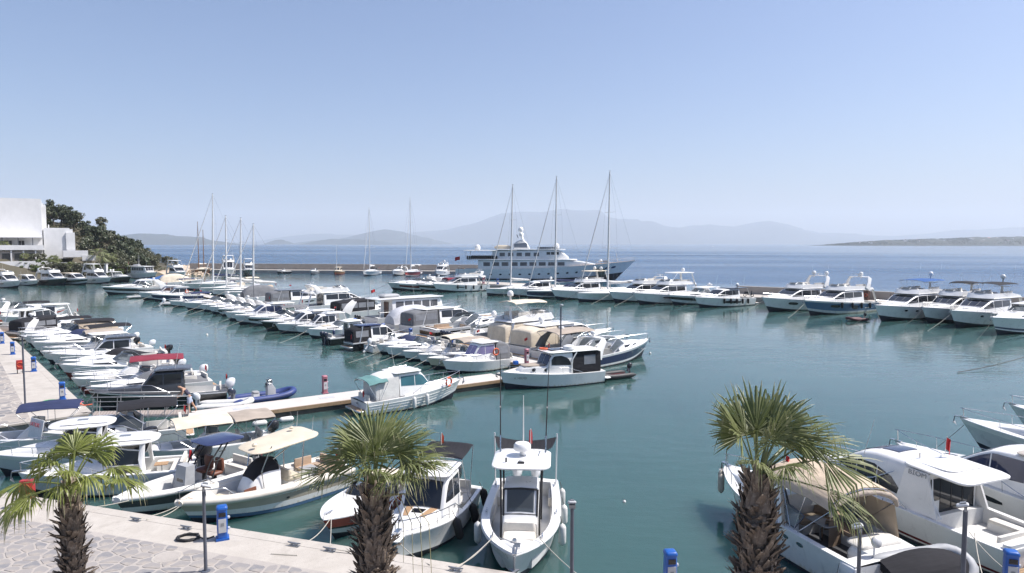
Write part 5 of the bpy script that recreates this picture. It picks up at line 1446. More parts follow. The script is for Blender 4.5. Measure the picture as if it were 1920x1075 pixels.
spec = [(88, 240, 1.2), (140, 246, 1.15), (150, 252, 1.1), (165, 240, 1.0), (176, 226, 1.25), (186, 232, 1.2), (196, 244, 1.0), (206, 236, 1.1), (216, 248, 1.0), (228, 240, 1.1), (160, 216, 0.95), (172, 212, 0.8),
        (232, 224, 1.15), (240, 216, 1.2), (246, 226, 1.1), (252, 236, 1.25), (258, 220, 1.2), (264, 230, 1.0), (270, 216, 1.15), (274, 240, 0.95), (226, 210, 1.1), (236, 204, 1.05), (250, 208, 1.1), (262, 210, 1.0), (212, 216, 1.05), (204, 208, 0.9),
        (280, 230, 0.9), (284, 246, 0.8), (292, 238, 0.75), (300, 250, 0.72), (308, 256, 0.66), (316, 262, 0.62), (324, 268, 0.58), (332, 272, 0.52), (288, 224, 0.72), (128, 258, 1.1), (244, 250, 1.0), (192, 256, 1.1)]
ORD = ['first', 'second', 'third', 'fourth', 'fifth', 'sixth', 'seventh', 'eighth', 'ninth', 'tenth', 'eleventh', 'twelfth', 'thirteenth']
cnt = {}
for i, (px, Y, s_) in enumerate(sorted(spec)):
    x, y = tpos(px + rt.uniform(-3, 3), Y); kd = 'olive' if i % 3 == 0 or px > 275 else 'pine'
    lab = ('dark bushy tree ' if kd == 'pine' else 'grey-green low tree ') + where(px); cnt[lab] = cnt.get(lab, 0) + 1; lab = lab + ', ' + ORD[cnt[lab] - 1] + ' from the left'
    tree(kd, x, y, s_, lab, 'dark bushy trees ' + where(px) if kd == 'pine' else 'grey-green trees ' + where(px))
for i, (px, Y, s_) in enumerate(sorted([(62, 187, 1.3), (70, 184, 1.4), (78, 190, 1.2), (84, 186, 1.1), (92, 183, 1.0), (112, 184, 1.2), (120, 188, 1.3), (128, 185, 1.1), (138, 187, 1.4), (146, 186, 1.2), (154, 188, 1.2), (165, 188, 1.3), (176, 190, 1.4), (186, 192, 1.2), (196, 194, 1.4), (206, 196, 1.3), (216, 197, 1.5), (226, 199, 1.4), (236, 202, 1.5), (246, 206, 1.3), (40, 184, 0.9), (100, 190, 1.2)])):
    x, y = tpos(px, Y); kd = 'shrub_green' if i % 2 == 0 else 'olive'
    if kd == 'olive': s_ *= 0.55
    cnt[kd] = cnt.get(kd, 0) + 1; tree(kd, x, y, s_, ('leafy green shrub' if kd == 'shrub_green' else 'dark rounded bush') + ' above the moored yachts, ' + ORD[cnt[kd] - 1] + ' from the left', 'green shrubs above the yachts' if kd == 'shrub_green' else 'dark bushes above the yachts', name=None if kd == 'shrub_green' else 'bush')
# low scrub over the bare slopes
sc_ = MB(); rs = random.Random(9); v = []; f = []
for i in range(16000):
    x = rs.uniform(-260, -104); y = rs.uniform(190, 310); d = shore_dist(x, y)
    if d < 5 or (-172 < x < -117 and 186 < y < 218): continue
    if d < 16 and noise.noise(Vector((x * 0.08, y * 0.08, 3))) > 0.0: continue
    z = land_h(x, y) + rs.uniform(0, 0.9); s_ = rs.uniform(0.35, 0.85); a = rs.uniform(0, pi)
    o = len(v); dz = rs.uniform(0.2, 0.6) * s_
    v += [(x - cos(a) * s_, y - sin(a) * s_, z), (x + sin(a) * s_ * 0.6, y - cos(a) * s_ * 0.6, z + dz), (x + cos(a) * s_, y + sin(a) * s_, z + dz * 0.5), (x - sin(a) * s_ * 0.6, y + cos(a) * s_ * 0.6, z + dz * 1.2)]; f.append((o, o + 1, o + 2, o + 3))
me = bpy.data.meshes.new('scrub'); me.from_pydata(v, [], f); me.materials.append(M['scrub']); me.update()
o = bpy.data.objects.new('scrub', me); COL.objects.link(o); o['kind'] = 'stuff'; o['label'] = 'low dry scrub covering the headland slopes'

# ------------------------------------------------------------------ far coast
def ridge(name, D, prof, depth, seed, mat, rough=0.12, sea=-2):
    """hill range at distance D (m): profile of (x m, height m), built with real depth"""
    m = MB(); xs = []; n = 150; a, b = prof[0][0], prof[-1][0]; rows = []
    for j in range(15):
        t = j / 14; env = sin(pi * min(1, t * 1.0)) ** 1.2 if t < 0.5 else sin(pi * t) ** 0.8
        row = []
        for i in range(n + 1):
            x = a + (b - a) * i / n; h = lerp_pts(prof, x)[0]
            nz = noise.fractal(Vector((x / depth * 5.0 + seed, t * 3.0, seed)), 1.0, 2.1, 5)
            z = h * env * (1 + rough * nz * (1 if 0.1 < t < 0.9 else 0)) if h > 0 else sea
            row.append((x + depth * 0.06 * nz, D - depth / 2 + depth * t, max(z, sea) if t not in (0, 1) else sea))
        rows.append(row)
    m.loft(rows, mat); return struct(m.build(name, None, 60))
k16 = 16000 / 1280.0
MT = [(300, 1), (480, 3), (560, 17), (640, 21), (700, 18), (760, 20), (830, 25), (880, 39), (930, 52), (1000, 58), (1060, 62), (1110, 56), (1150, 49), (1185, 41), (1215, 46), (1240, 42), (1290, 33), (1350, 29), (1390, 35), (1425, 42), (1460, 36), (1520, 24), (1600, 19), (1660, 14), (1740, 19), (1850, 28), (1920, 29), (2100, 33), (2400, 20)]
ridge('mountains', 16000, chaikin([((p - 960) * k16, h * k16) for p, h in MT], 1), 4200, 1.3, 'far_land', 0.26)
k11 = 11000 / 1280.0
ridge('hills', 11000, chaikin([((p - 960) * k11, h * k11) for p, h in [(540, 0), (600, 8), (650, 11), (690, 23), (720, 28), (752, 25), (790, 14), (830, 4), (850, 0)]], 1), 1800, 4.2, 'far_land', 0.1)
k9 = 9000 / 1280.0
ridge('island', 9000, chaikin([((p - 960) * k9, h * k9) for p, h in [(495, 0), (505, 5), (522, 10), (540, 7), (553, 0)]], 1), 300, 2.2, 'far_land')
ridge('island', 8600, chaikin([((p - 960) * 6.72, h * 6.72) for p, h in [(565, 0), (590, 6), (630, 12), (680, 10), (720, 6), (760, 0)]], 1), 500, 6.1, 'far_land')
k7 = 7000 / 1280.0
ridge('hills', 7000, chaikin([((p - 960) * k7, h * k7) for p, h in [(60, 10), (200, 17), (285, 22), (325, 20), (375, 12), (420, 4), (445, 0)]], 1), 900, 8.8, 'far_land')
k3 = 3700 / 1280.0
HL = chaikin([((p - 960) * k3, h * k3) for p, h in [(1555, 0), (1590, 3), (1640, 7), (1700, 10), (1750, 12), (1800, 13), (1850, 15.5), (1920, 15), (2050, 19), (2300, 17)]], 1)
ridge('far_headland', 3850, HL, 420, 3.7, 'near_land', 0.25)
rh = random.Random(4)
for i in range(26):
    px = rh.choice([rh.uniform(1620, 1700), rh.uniform(1700, 1780), rh.uniform(1830, 1900), rh.uniform(1830, 1920)]); x = (px - 960) * k3; hh = lerp_pts(HL, x)[0]
    f = rh.uniform(0.22, 0.42); y = 3850 - 210 + 420 * f; z = hh * (sin(pi * f) ** 1.2) * 0.96 + 0.5
    hs = thing('hillside_house', 'tiny pale house on the distant right headland', 'house', (x, y, z), rh.uniform(-0.5, 0.5), 'houses on the distant right headland')
    w = rh.uniform(5, 13); m = MB(); m.box((0, 0, 1.6), (w, 7, rh.uniform(4.5, 7)), 'house_white'); m.build('wall', hs, 0)
    m = MB(); m.box((0, 0, 5.4), (w + 0.8, 7.6, 0.9), rh.choice(['house_white', 'taupe', 'red_gel']), taper=0.7); m.build('roof', hs, 0)
# trees scattered over the far headland
v = []; f = []
for i in range(5200):
    px = rh.uniform(1570, 2150); x = (px - 960) * k3; hh = lerp_pts(HL, x)[0]; q = rh.uniform(0.06, 0.55); y = 3850 - 210 + 420 * q
    z = hh * (sin(pi * q) ** 1.2) + rh.uniform(-0.5, 2.5); s_ = rh.uniform(1.2, 3.2); o = len(v)
    v += [(x - s_, y, z - 1), (x, y - s_ * 0.6, z + s_ * 0.4), (x + s_, y, z - 1), (x + rh.uniform(-1, 1), y + s_ * 0.5, z + s_ * 0.9)]; f += [(o, o + 1, o + 3), (o + 1, o + 2, o + 3), (o, o + 2, o + 1)]
me = bpy.data.meshes.new('woods'); me.from_pydata(v, [], f); me.materials.append(M['olive']); me.update()
o = bpy.data.objects.new('woods', me); COL.objects.link(o); o['kind'] = 'stuff'; o['label'] = 'dark woods covering the distant right headland'

# ------------------------------------------------------------------ haze
m, nt, b = nmat('haze_air'); nt.nodes.remove(b)
pv = nt.nodes.new('ShaderNodeVolumePrincipled'); pv.inputs['Color'].default_value = (0.86, 0.93, 1.0, 1); pv.inputs['Density'].default_value = 0.000088; pv.inputs['Anisotropy'].default_value = 0.1
nt.links.new(pv.outputs[0], nt.nodes['Material Output'].inputs['Volume']); M['haze_air'] = m
hz = MB(); hz.box((0, 9800, 448), (50000, 20000, 904), 'haze_air'); ho = hz.build('haze', None, 0); ho['kind'] = 'stuff'; ho['label'] = 'pale summer haze over sea and hills'
GP = 'boats moored along the middle pontoon'; GR = 'yachts moored along the far quay'; GL = 'boats moored along the paved left quay'; GF = 'yachts moored below the headland'; GB = 'boats moored along the breakwater'
BOATS = [   # kind, x, y, heading, length, options, label, short name, group
('pilot', -2.74, 53.52, 220.0, 6.71, dict(tent='canvas_grey', glass='lilac', ring=1, sun=0), 'white cabin boat with lilac window covers and a grey tent over its cockpit', 'lilac-windowed cabin boat', GP),
('open', -4.18, 55.37, 220.0, 6.56, dict(hull='tan', top='bimini', canvas='canvas_taupe', motor=None, wood=1), 'tan wooden workboat with grey awning beside the lilac-windowed cabin boat', 'tan workboat', GP),
('express', -8.50, 60.59, 220.0, 6.50, dict(tent=None, arch=0, pad='white_cover'), 'white low motorboat with white deck cover, bow beside the white outboard motor', 'white low motorboat', GP),
('express', -9.79, 62.47, 220.0, 6.09, dict(cover='canvas_navy', arch=0), 'white speedboat with dark navy cover drawn over its windscreen', 'navy-covered speedboat', GP),
('coupe', -12.81, 65.69, 40.0, 6.63, dict(hull='black', tent='canvas_black', roof='navy_gel', fenders=(1, 'white')), 'black-hulled motor cruiser with black tent and navy hardtop, stern to the left water', 'black-hulled cruiser', GP),
('open', -11.08, 64.24, 40.0, 5.60, dict(top=None, motor='white', motors=1, tilt=1), 'small white open boat with one white outboard between black cruiser and navy-covered speedboat', 'small white outboard boat', GP),
('pilot', -15.85, 69.32, 40.0, 6.66, dict(motor='navy', motors=2, hull='black', dark=1), 'white hardtop boat with two navy outboards turned to the left water', 'twin navy outboard boat', GP),
('express', -19.00, 73.17, 220.0, 6.58, dict(arch=0, pad='cream', fenders=(2, 'navy')), 'white motorboat with smooth cream foredeck, its bow left of the two navy outboards', 'cream foredeck motorboat', GP),
('coupe', -23.22, 77.41, 220.0, 7.65, dict(hull='greyside'), 'white hardtop cruiser with grey hull sides right of the black-bowed motorboat', 'grey-sided hardtop cruiser', GP),
('express', -25.45, 79.76, 220.0, 8.08, dict(hull='black', roof=1), 'motorboat with tall black bow and white deck in the middle of the pontoon row', 'black-bowed motorboat', GP),
('express', -28.91, 84.18, 220.0, 7.75, dict(hull='blackstripe', top='canvas_grey'), 'white motorboat with grey bimini and thin black waterline left of the black bow', 'black waterline motorboat', GP),
('coupe', -30.92, 85.98, 220.0, 8.54, dict(glass='navyglass', hull='greyside'), 'white hardtop cruiser with wide navy windscreen band and pale hull', 'navy-banded hardtop cruiser', GP),
('express', -37.78, 95.44, 220.0, 7.00, dict(hull='blackstripe', arch=1), 'white motorboat with dark charcoal bow stripe and long pointed foredeck', 'charcoal-striped motorboat', GP),
('express', -40.20, 98.29, 220.0, 7.08, dict(arch=1), 'white sports cruiser with curved arch left of the charcoal-striped motorboat', 'white arch sports cruiser', GP),
('express', -42.79, 101.36, 220.0, 7.15, dict(arch=1, pad='cream'), 'white sports cruiser with beige deck pad, two bows left of the charcoal-striped one', 'beige-pad sports cruiser', GP),
('express', -45.90, 104.12, 220.0, 8.41, dict(hull='greyside', arch=1), 'large white sports cruiser with green-grey bow next to the tilted white outboard', 'large white sports cruiser', GP),
('rib', -54.83, 112.30, 40.0, 5.20, dict(tube='rib_grey', motor='white', tilt=1), 'small grey inflatable with tilted white outboard right of the navy-bowed cabin boat', 'grey inflatable by navy bow', GP),
('pilot', -59.19, 120.14, 220.0, 8.36, dict(hull='navy', ring=1), 'navy-hulled cabin boat with white house and two life rings on its rail', 'navy-hulled cabin boat', GP),
('pilot', -62.09, 122.72, 220.0, 9.52, dict(glass='brownglass', hull='greyside'), 'white cabin boat with brown window band left of the navy-hulled cabin boat', 'brown-windowed cabin boat', GP),
('rib', -69.00, 125.90, 40.0, 3.60, dict(tube='rib_grey', motor=None), 'tiny grey dinghy lying beneath the moored bows near the far pontoon end', 'tiny grey dinghy', GP),
('express', -75.88, 137.34, 220.0, 12.05, dict(hull='blackstripe', roof=1, arch=1), 'long white sports yacht with black hull stripe at the far end of the pontoon', 'long black-striped sports yacht', GP),
('coupe', -81.04, 147.89, 220.0, 6.50, dict(glass='navyglass'), 'white hardtop yacht with navy windows behind the long black-striped sports yacht', 'white hardtop yacht at pontoon end', GP),
('open', -51.11, 108.91, 220.0, 7.00, dict(top='bimini', canvas='canvas_navy', motor=None), 'white open boat with navy bimini behind the tilted white outboard', 'navy bimini open boat', GP),
('express', -33.91, 89.97, 220.0, 8.05, dict(arch=0, pad='taupe'), 'white open motorboat with tan cockpit between the navy-banded and charcoal-striped boats', 'tan cockpit motorboat', GP),
('coupe', -21.18, 75.94, 220.0, 6.41, dict(dark=1), 'white hardtop boat with black side windows half behind the cream foredeck motorboat', 'black-windowed hardtop boat', GP),
('open', -6.90, 58.96, 220.0, 6.14, dict(top=None, motor=None, gear=1), 'white open boat loaded with gear in front of the cream-topped boat', 'gear-laden open boat', GP),
('open', -5.43, 57.29, 220.0, 6.00, dict(top='bimini', canvas='canvas_cream', motor=None), 'white boat with arched cream canvas top behind the lilac-windowed cabin boat', 'cream-topped boat', GP),
('express', 8.75, 57.75, 43.6, 9.80, dict(hull='navy', port=2, arch=1, big=1), 'white motor cruiser with glossy navy hull and round portholes at the pontoon end', 'navy-hulled motor cruiser', GP),
('express', 6.53, 59.90, 40.0, 10.60, dict(arch=2, top='canvas_taupe'), 'white sports cruiser with swept grey arch and beige sun canopy behind the navy hull', 'beige canopy sports cruiser', GP),
('coupe', 5.27, 63.19, 40.0, 12.00, dict(tent='canvas_cream', dome=1), 'white hardtop yacht with tan canvas tent over its cockpit and dark side windows', 'tan-tented hardtop yacht', GP),
('fly', 2.87, 65.68, 40.0, 11.50, dict(bim='canvas_cream', dome=1, canvas='canvas_cream'), 'white flybridge yacht with cream bimini and white radar ball beside the pontoon lamp post', 'cream bimini flybridge yacht', GP),
('coupe', 0.86, 68.49, 40.0, 12.00, dict(dome=1, glass='greyglass', sun=1), 'white hardtop yacht with grey window shades, white radar ball and sunroof', 'sunroof hardtop yacht', GP),
('open', -3.41, 70.52, 40.0, 8.00, dict(hull='grey', top=None, motor='navy', motors=3), 'dark grey speedboat with three black outboards behind the blue power post', 'triple outboard speedboat', GP),
('express', -4.06, 74.82, 40.0, 12.50, dict(arch=0, pad='tan_seat', hull='blackstripe'), 'long white sports yacht with pinkish stern and tan open cockpit', 'pinkish-sterned sports yacht', GP),
('coupe', -6.98, 77.94, 40.0, 12.00, dict(tent='canvas_grey'), 'white hardtop yacht with dark grey tent hanging over its stern', 'grey-tented hardtop yacht', GP),
('cover', -10.34, 79.95, 40.0, 9.40, dict(canvas='canvas_pale'), 'motorboat under a pale grey tent left of the grey-tented hardtop yacht', 'pale tented motorboat', GP),
('trawler', -11.65, 84.34, 40.0, 13.00, dict(), 'tall white houseboat with square windows and a red flag at its stern', 'white houseboat', GP),
('open', -15.91, 84.77, 40.0, 7.00, dict(top=None, motor='black', motors=2, hull='grey'), 'open boat with two black outboards in front of the white houseboat', 'twin black outboard boat', GP),
('express', -18.69, 92.03, 40.0, 12.00, dict(tent='canvas_black', arch=1), 'white sports cruiser with black canvas hood and white radar arch', 'black-hooded sports cruiser', GP),
('fly', -25.15, 100.59, 40.0, 13.00, dict(dome=0, nobim=1), 'white flybridge yacht with open upper deck left of the black-hooded cruiser', 'open-decked flybridge yacht', GP),
('sail', -47.28, 126.44, 220.0, 12.00, dict(hood='canvas_tan', mh=13.6), 'white sailing yacht with bulky white sail cover and tan sprayhood', 'bulky white sail cover yacht', GP),
('coupe', -33.88, 109.53, 40.0, 11.00, dict(tent='canvas_grey', roof='slate_gel'), 'motor yacht with dark grey tent and slate hardtop beside the bulky sail cover', 'slate-topped motor yacht', GP),
('cover', -42.06, 118.20, 40.0, 9.50, dict(canvas='canvas_grey'), 'motorboat under a tall dark grey tent left of the slate-topped motor yacht', 'dark grey tented motorboat', GP),
('sail', -51.82, 131.90, 220.0, 12.00, dict(hood='canvas_pale', mh=14.9), 'sailing yacht with pale grey cockpit tent, mast at the centre of the cluster', 'grey-tented sailing yacht', GP),
('sail', -57.20, 138.37, 220.0, 12.00, dict(hood='canvas_cream', mh=15.6), 'white sailing yacht with boom tent, third tall mast from the brown masts', 'boom tent sailing yacht', GP),
('sail', -64.68, 149.72, 220.0, 15.00, dict(hood='canvas_navy', mh=20.8), 'large sailing yacht with the tallest mast of the left cluster', 'tallest-masted sailing yacht', GP),
('open', -71.86, 152.89, 40.0, 8.00, dict(top='bimini', canvas='canvas_navy', motor=None, gear=1), 'small boat cluttered with gear and dark blue cover beside the tallest mast', 'gear-cluttered small boat', GP),
('cover', -78.75, 162.36, 40.0, 9.50, dict(canvas='canvas_cream'), 'motorboat under a long cream boom awning at the far part of the pontoon', 'cream awning motorboat', GP),
('express', -88.29, 174.62, 40.0, 10.50, dict(cover='canvas_blue', arch=0), 'white sports boat with blue tonneau near the far pontoon end', 'blue tonneau sports boat', GP),
('express', -21.30, 149.58, 213.0, 12.82, dict(hull='greyside', arch=1), 'white sports yacht with grey bow, leftmost boat of the far quay', 'leftmost far quay yacht', GR),
('express', -18.87, 146.85, 213.0, 12.35, dict(hull='maroonstripe', arch=1, pad='white_cover'), 'white sports yacht with maroon hull stripe on the far quay', 'maroon-striped yacht', GR),
('express', -14.80, 145.38, 213.0, 11.88, dict(hull='blackstripe', tent='canvas_maroon', arch=0), 'white sports yacht with maroon deck canopy and black hull stripe', 'maroon canopy yacht', GR),
('fly', -10.91, 143.68, 213.0, 12.82, dict(fenders=(4, 'black'), nobim=1), 'all-white flybridge yacht with row of dark fenders left of the superyacht stern', 'all-white fendered yacht', GR),
('sail', 0.34, 134.26, 213.0, 12.82, dict(mh=21.4), 'white sailing yacht with plumb bow, first mast left of the superyacht bridge', 'plumb-bowed sailing yacht', GR),
('coupe', 4.46, 130.33, 213.0, 12.82, dict(dome=1, fenders=(1, 'black')), 'white hardtop yacht with dark side windows between the two masts', 'dark-windowed hardtop yacht', GR),
('sail', 8.76, 127.08, 213.0, 14.72, dict(hull='navy', hood='canvas_navy', mh=22.3), 'navy-hulled sailing yacht with tall mast before the superyacht bridge', 'navy-hulled sailing yacht', GR),
('fly', 12.53, 124.38, 213.0, 13.30, dict(hardtop='cream', dome=2), 'cream-white flybridge yacht with beige hardtop right of the navy sailing yacht', 'cream-white flybridge yacht', GR),
('sail', 17.69, 120.82, 213.0, 15.67, dict(boomc=1, mh=22.6), 'white sailing yacht with plumb bow and the tallest mast on the far quay', 'white tallest far-quay sailing yacht', GR),
('fly', 22.18, 118.67, 213.0, 13.77, dict(nobim=1), 'white flybridge yacht with black windscreen under a thin boom, right of the tallest mast', 'black windscreen flybridge yacht', GR),
('fly', 25.75, 115.04, 213.0, 14.25, dict(hardtop='white', dome=1, fenders=(1, 'black')), 'white flybridge yacht with long white hardtop and dark wraparound windscreen', 'long hardtop flybridge yacht', GR),
('express', 30.70, 113.71, 213.0, 12.82, dict(hull='blackstripe', arch=1, roof=1, dome=1), 'white sports yacht with black hull stripe and pinkish cockpit canvas', 'pinkish canvas sports yacht', GR),
('coupe', 33.69, 109.11, 213.0, 12.82, dict(roof='blackglass', hullwin=1, fenders=(5, 'black'), dome=1), 'white sports yacht with black glass roof and cluster of black fenders', 'black glass roof yacht', GR),
('fly', 42.95, 103.21, 213.0, 15.81, dict(archbig=1, dome=2, hullwin=1, fenders=(1, 'black')), 'white flybridge yacht with two radar balls left of the blue-hulled one', 'white twin-ball flybridge yacht', GR),
('fly', 47.11, 98.75, 213.0, 15.81, dict(hull='bluehull', archbig=1, dome=1, hullwin=1, fenders=(4, 'black')), 'steel blue hulled flybridge yacht with white radar arch and black fenders', 'blue-hulled flybridge yacht', GR),
('fly', 53.18, 91.32, 213.0, 16.32, dict(bim='canvas_blue', dome=1, port=3, fenders=(1, 'black')), 'white flybridge yacht with blue bimini and radar ball right of the maroon dinghy', 'blue bimini flybridge yacht', GR),
('fly', 57.55, 89.01, 213.0, 15.30, dict(bim='canvas_black', dark=1), 'white flybridge yacht with folded black canvas beside the blue bimini yacht', 'folded black canvas yacht', GR),
('fly', 58.23, 84.37, 213.0, 15.81, dict(bim='canvas_black', dome=1, port=1, fenders=(1, 'black')), 'white flybridge yacht with flat black bimini, second from the right on the far quay', 'flat black bimini yacht', GR),
('express', 58.54, 78.02, 213.0, 15.30, dict(hull='navyline', arch=1, roof=1), 'white sports yacht with thin navy waterline cut by the right picture edge', 'edge-cut far quay yacht', GR),
('rib', 44.60, 88.20, 202.0, 3.00, dict(tube='rib_maroon', motor='black'), 'dark maroon dinghy floating at the bow of the blue bimini yacht', 'maroon dinghy', GR),
('pilot', -21.74, 41.71, 202.0, 7.60, dict(hull='black', house='charcoal', motor='white', motors=2, fenders=(1, 'white'), deckm='dark_deck'), 'glossy black cabin boat with charcoal wheelhouse beside the gangway', 'black cabin boat', GL),
('open', -25.65, 46.41, 207.0, 7.80, dict(hull='maroonline', top='bimini', canvas='canvas_maroon', motor='white', motors=2), 'white motorboat with maroon bimini and clear stern tent beside the black cabin boat', 'maroon bimini motorboat', GL),
('express', -29.69, 51.03, 205.1, 7.60, dict(hull='maroonline', motor='black', motors=1, arch=0), 'white motorboat with maroon waterline and black outboard behind the maroon bimini', 'maroon waterline motorboat', GL),
('pilot', -33.17, 55.81, 212.3, 8.40, dict(roof='charcoal', motor='black', motors=1), 'white cabin boat with flat charcoal roof and green-tinted windscreen', 'charcoal-roofed cabin boat', GL),
('open', -35.67, 58.31, 222.9, 8.20, dict(top='ttop', roof='white', motor='white', motors=1), 'white motorboat with white hardtop frame behind the charcoal-roofed cabin boat', 'white hardtop frame motorboat', GL),
('express', -39.77, 63.12, 225.2, 8.40, dict(top='canvas_black', motor='white', motors=1, arch=0), 'white bowrider with long bare foredeck under the lower black bimini', 'lower black bimini bowrider', GL),
('express', -43.84, 67.60, 224.4, 8.20, dict(top='canvas_black', tent='canvas_tan', motor='white', motors=1, arch=0), 'white motorboat with blue-grey cover and tan hood under the upper black bimini', 'tan-hooded motorboat', GL),
('open', -47.63, 71.68, 224.0, 7.40, dict(hull='tan', top='bimini', canvas='canvas_black', motor='white', motors=1), 'cream open boat with folded black top and white outboard', 'cream open boat', GL),
('express', -50.06, 74.32, 66.4, 8.60, dict(tent='canvas_black', arch=1, hull='blackstripe'), 'white sports cruiser with black hood and white arch, bow to open water', 'black hood white arch cruiser', GL),
('coupe', -55.40, 79.60, 83.3, 9.00, dict(fenders=(0, 'black')), 'white cruiser with oval side window at the left edge behind the first power post', 'oval-windowed cruiser', GL),
('express', -62.37, 88.45, 69.6, 9.00, dict(hull='redstripe', arch=0), 'white motorboat with red side stripe at the left picture edge', 'red-striped motorboat', GL),
('express', -68.10, 94.35, 74.0, 8.60, dict(arch=1), 'white motorboat topmost at the left edge behind the red-striped motorboat', 'topmost left edge motorboat', GL),
('fly', -115.59, 156.21, 328.0, 12.50, dict(hull='greyside', nobim=1), 'white flybridge yacht at the left edge below the white building', 'white yacht below building', GF),
('coupe', -116.84, 165.10, 328.0, 8.60, dict(hull='greyside'), 'small white cruiser between the left edge yacht and the black-hulled yacht', 'small white cruiser below building', GF),
('fly', -111.61, 166.13, 328.0, 13.00, dict(hull='black', nobim=1), 'black-hulled white yacht with wide dark windscreen below the headland', 'black-hulled yacht below headland', GF),
('coupe', -107.57, 168.01, 328.0, 12.00, dict(hull='blackstripe', roof='cream'), 'white cruiser with cream top and black upper hull beside the black-hulled yacht', 'cream-topped black-banded cruiser', GF),
('fly', -104.59, 172.40, 328.0, 12.00, dict(hull='greyside', hardtop='white'), 'white flybridge yacht with pale hull and shaded upper deck below the headland trees', 'pale-hulled yacht below trees', GF),
('express', -103.62, 179.45, 328.0, 12.00, dict(hull='black', roof=1, dome=2), 'dark-hulled motor yacht with twin radar balls, last of the row below the trees', 'dark-hulled twin-ball yacht', GF),
('trawler', -107.09, 198.62, 328.0, 13.00, dict(poles=3), 'white trawler yacht with three thin poles on its roof in front of the hillside', 'white poled trawler', GF),
('fly', -98.08, 200.33, 310.0, 14.00, dict(hardtop='white'), 'white flybridge yacht with tinted side windows below the sandy cliff', 'white yacht below sandy cliff', GF),
('sail', -106.54, 233.96, 279.2, 15.00, dict(hull='wood', brown=2, mh=17.5), 'wooden hulled sailing boat with pale deck cover and two brown masts', 'wooden two-masted boat', GF),
('fly', -89.51, 215.33, 292.0, 17.00, dict(hull='greyside', hardtop='white', tall=1, dark=1), 'tall dark-hulled motor yacht behind the tallest left mast', 'tall dark motor yacht', GF),
('fly', -83.98, 217.96, 292.0, 15.00, dict(hull='darkgreen', hardtop='white', dark=1), 'dark green hulled motor yacht with white top right of the tall dark yacht', 'dark green motor yacht', GF),
('open', -77.00, 229.50, 250.0, 6.50, dict(hull='black', top=None, motor=None), 'low dark rowing skiff with raised bow beside the breakwater', 'low dark skiff', GB),
('express', -66.00, 227.00, 275.0, 7.50, dict(hull='grey', arch=0), 'dark grey speedboat beside the wooden mast boat', 'dark grey speedboat', GB),
('pilot', -57.00, 223.50, 270.0, 9.00, dict(hull='wood', house='cream', brown=1), 'wooden fishing boat with cream cabin and short mast', 'wooden fishing boat', GB),
('sail', -45.17, 217.94, 263.5, 14.00, dict(hood='canvas_black', mh=21.4), 'white sailing yacht with broad plumb bow alone before the breakwater', 'broad white sailing yacht', GB),
('express', -36.23, 217.94, 261.5, 12.00, dict(arch=1), 'white motor yacht with dark cockpit left of the red-hulled sailing yacht', 'white breakwater motor yacht', GB),
('sail', -31.59, 214.75, 263.6, 15.00, dict(hull='redhull', boomc=1, mh=24.4), 'red-hulled sailing yacht with tall mast before the breakwater', 'red-hulled sailing yacht', GB),
('fly', -22.50, 216.00, 262.0, 12.00, dict(nobim=1, dome=1), 'white motor yacht with small radar ball between breakwater and superyacht', 'white yacht before superyacht stern', GB),
('express', -23.59, 44.03, 218.0, 7.20, dict(cover='canvas_grey', arch=0), 'small white runabout with grey cover between the black cabin boat and maroon bimini', 'grey-covered runabout', GL),
('open', -27.59, 48.52, 220.0, 6.80, dict(top=None, motor='white'), 'white open boat with cream cushions just behind the maroon bimini motorboat', 'cream cushion open boat', GL),
('express', -31.27, 53.49, 219.0, 7.40, dict(cover='canvas_black', arch=0), 'white bowrider with black cockpit cover in front of the charcoal-roofed cabin boat', 'black-covered bowrider', GL),
('open', -37.80, 60.70, 219.0, 7.00, dict(top='bimini', canvas='canvas_taupe', motor='black'), 'white open boat with taupe bimini behind the white hardtop frame motorboat', 'taupe bimini open boat', GL),
('express', -41.90, 65.40, 224.0, 7.60, dict(cover='canvas_navy', arch=0), 'white motorboat with navy cockpit cover between the two black biminis', 'navy cover motorboat', GL),
('express', -45.88, 69.68, 218.0, 7.40, dict(pad='white_cover', arch=0), 'white speedboat with white deck cover beyond the tan-hooded motorboat', 'white cover speedboat', GL),
('coupe', -58.64, 84.43, 221.0, 8.20, dict(), 'white hardtop boat just beyond the oval-windowed cruiser', 'hardtop boat beyond oval window', GL),
('open', -65.21, 91.37, 219.0, 7.00, dict(top='bimini', canvas='canvas_black', motor=None), 'white open boat with black bimini near the topmost left edge motorboat', 'black bimini edge boat', GL),
]
# ------------------------------------------------------------------ rows of moored boats
for args in BOATS: make_boat(*args)

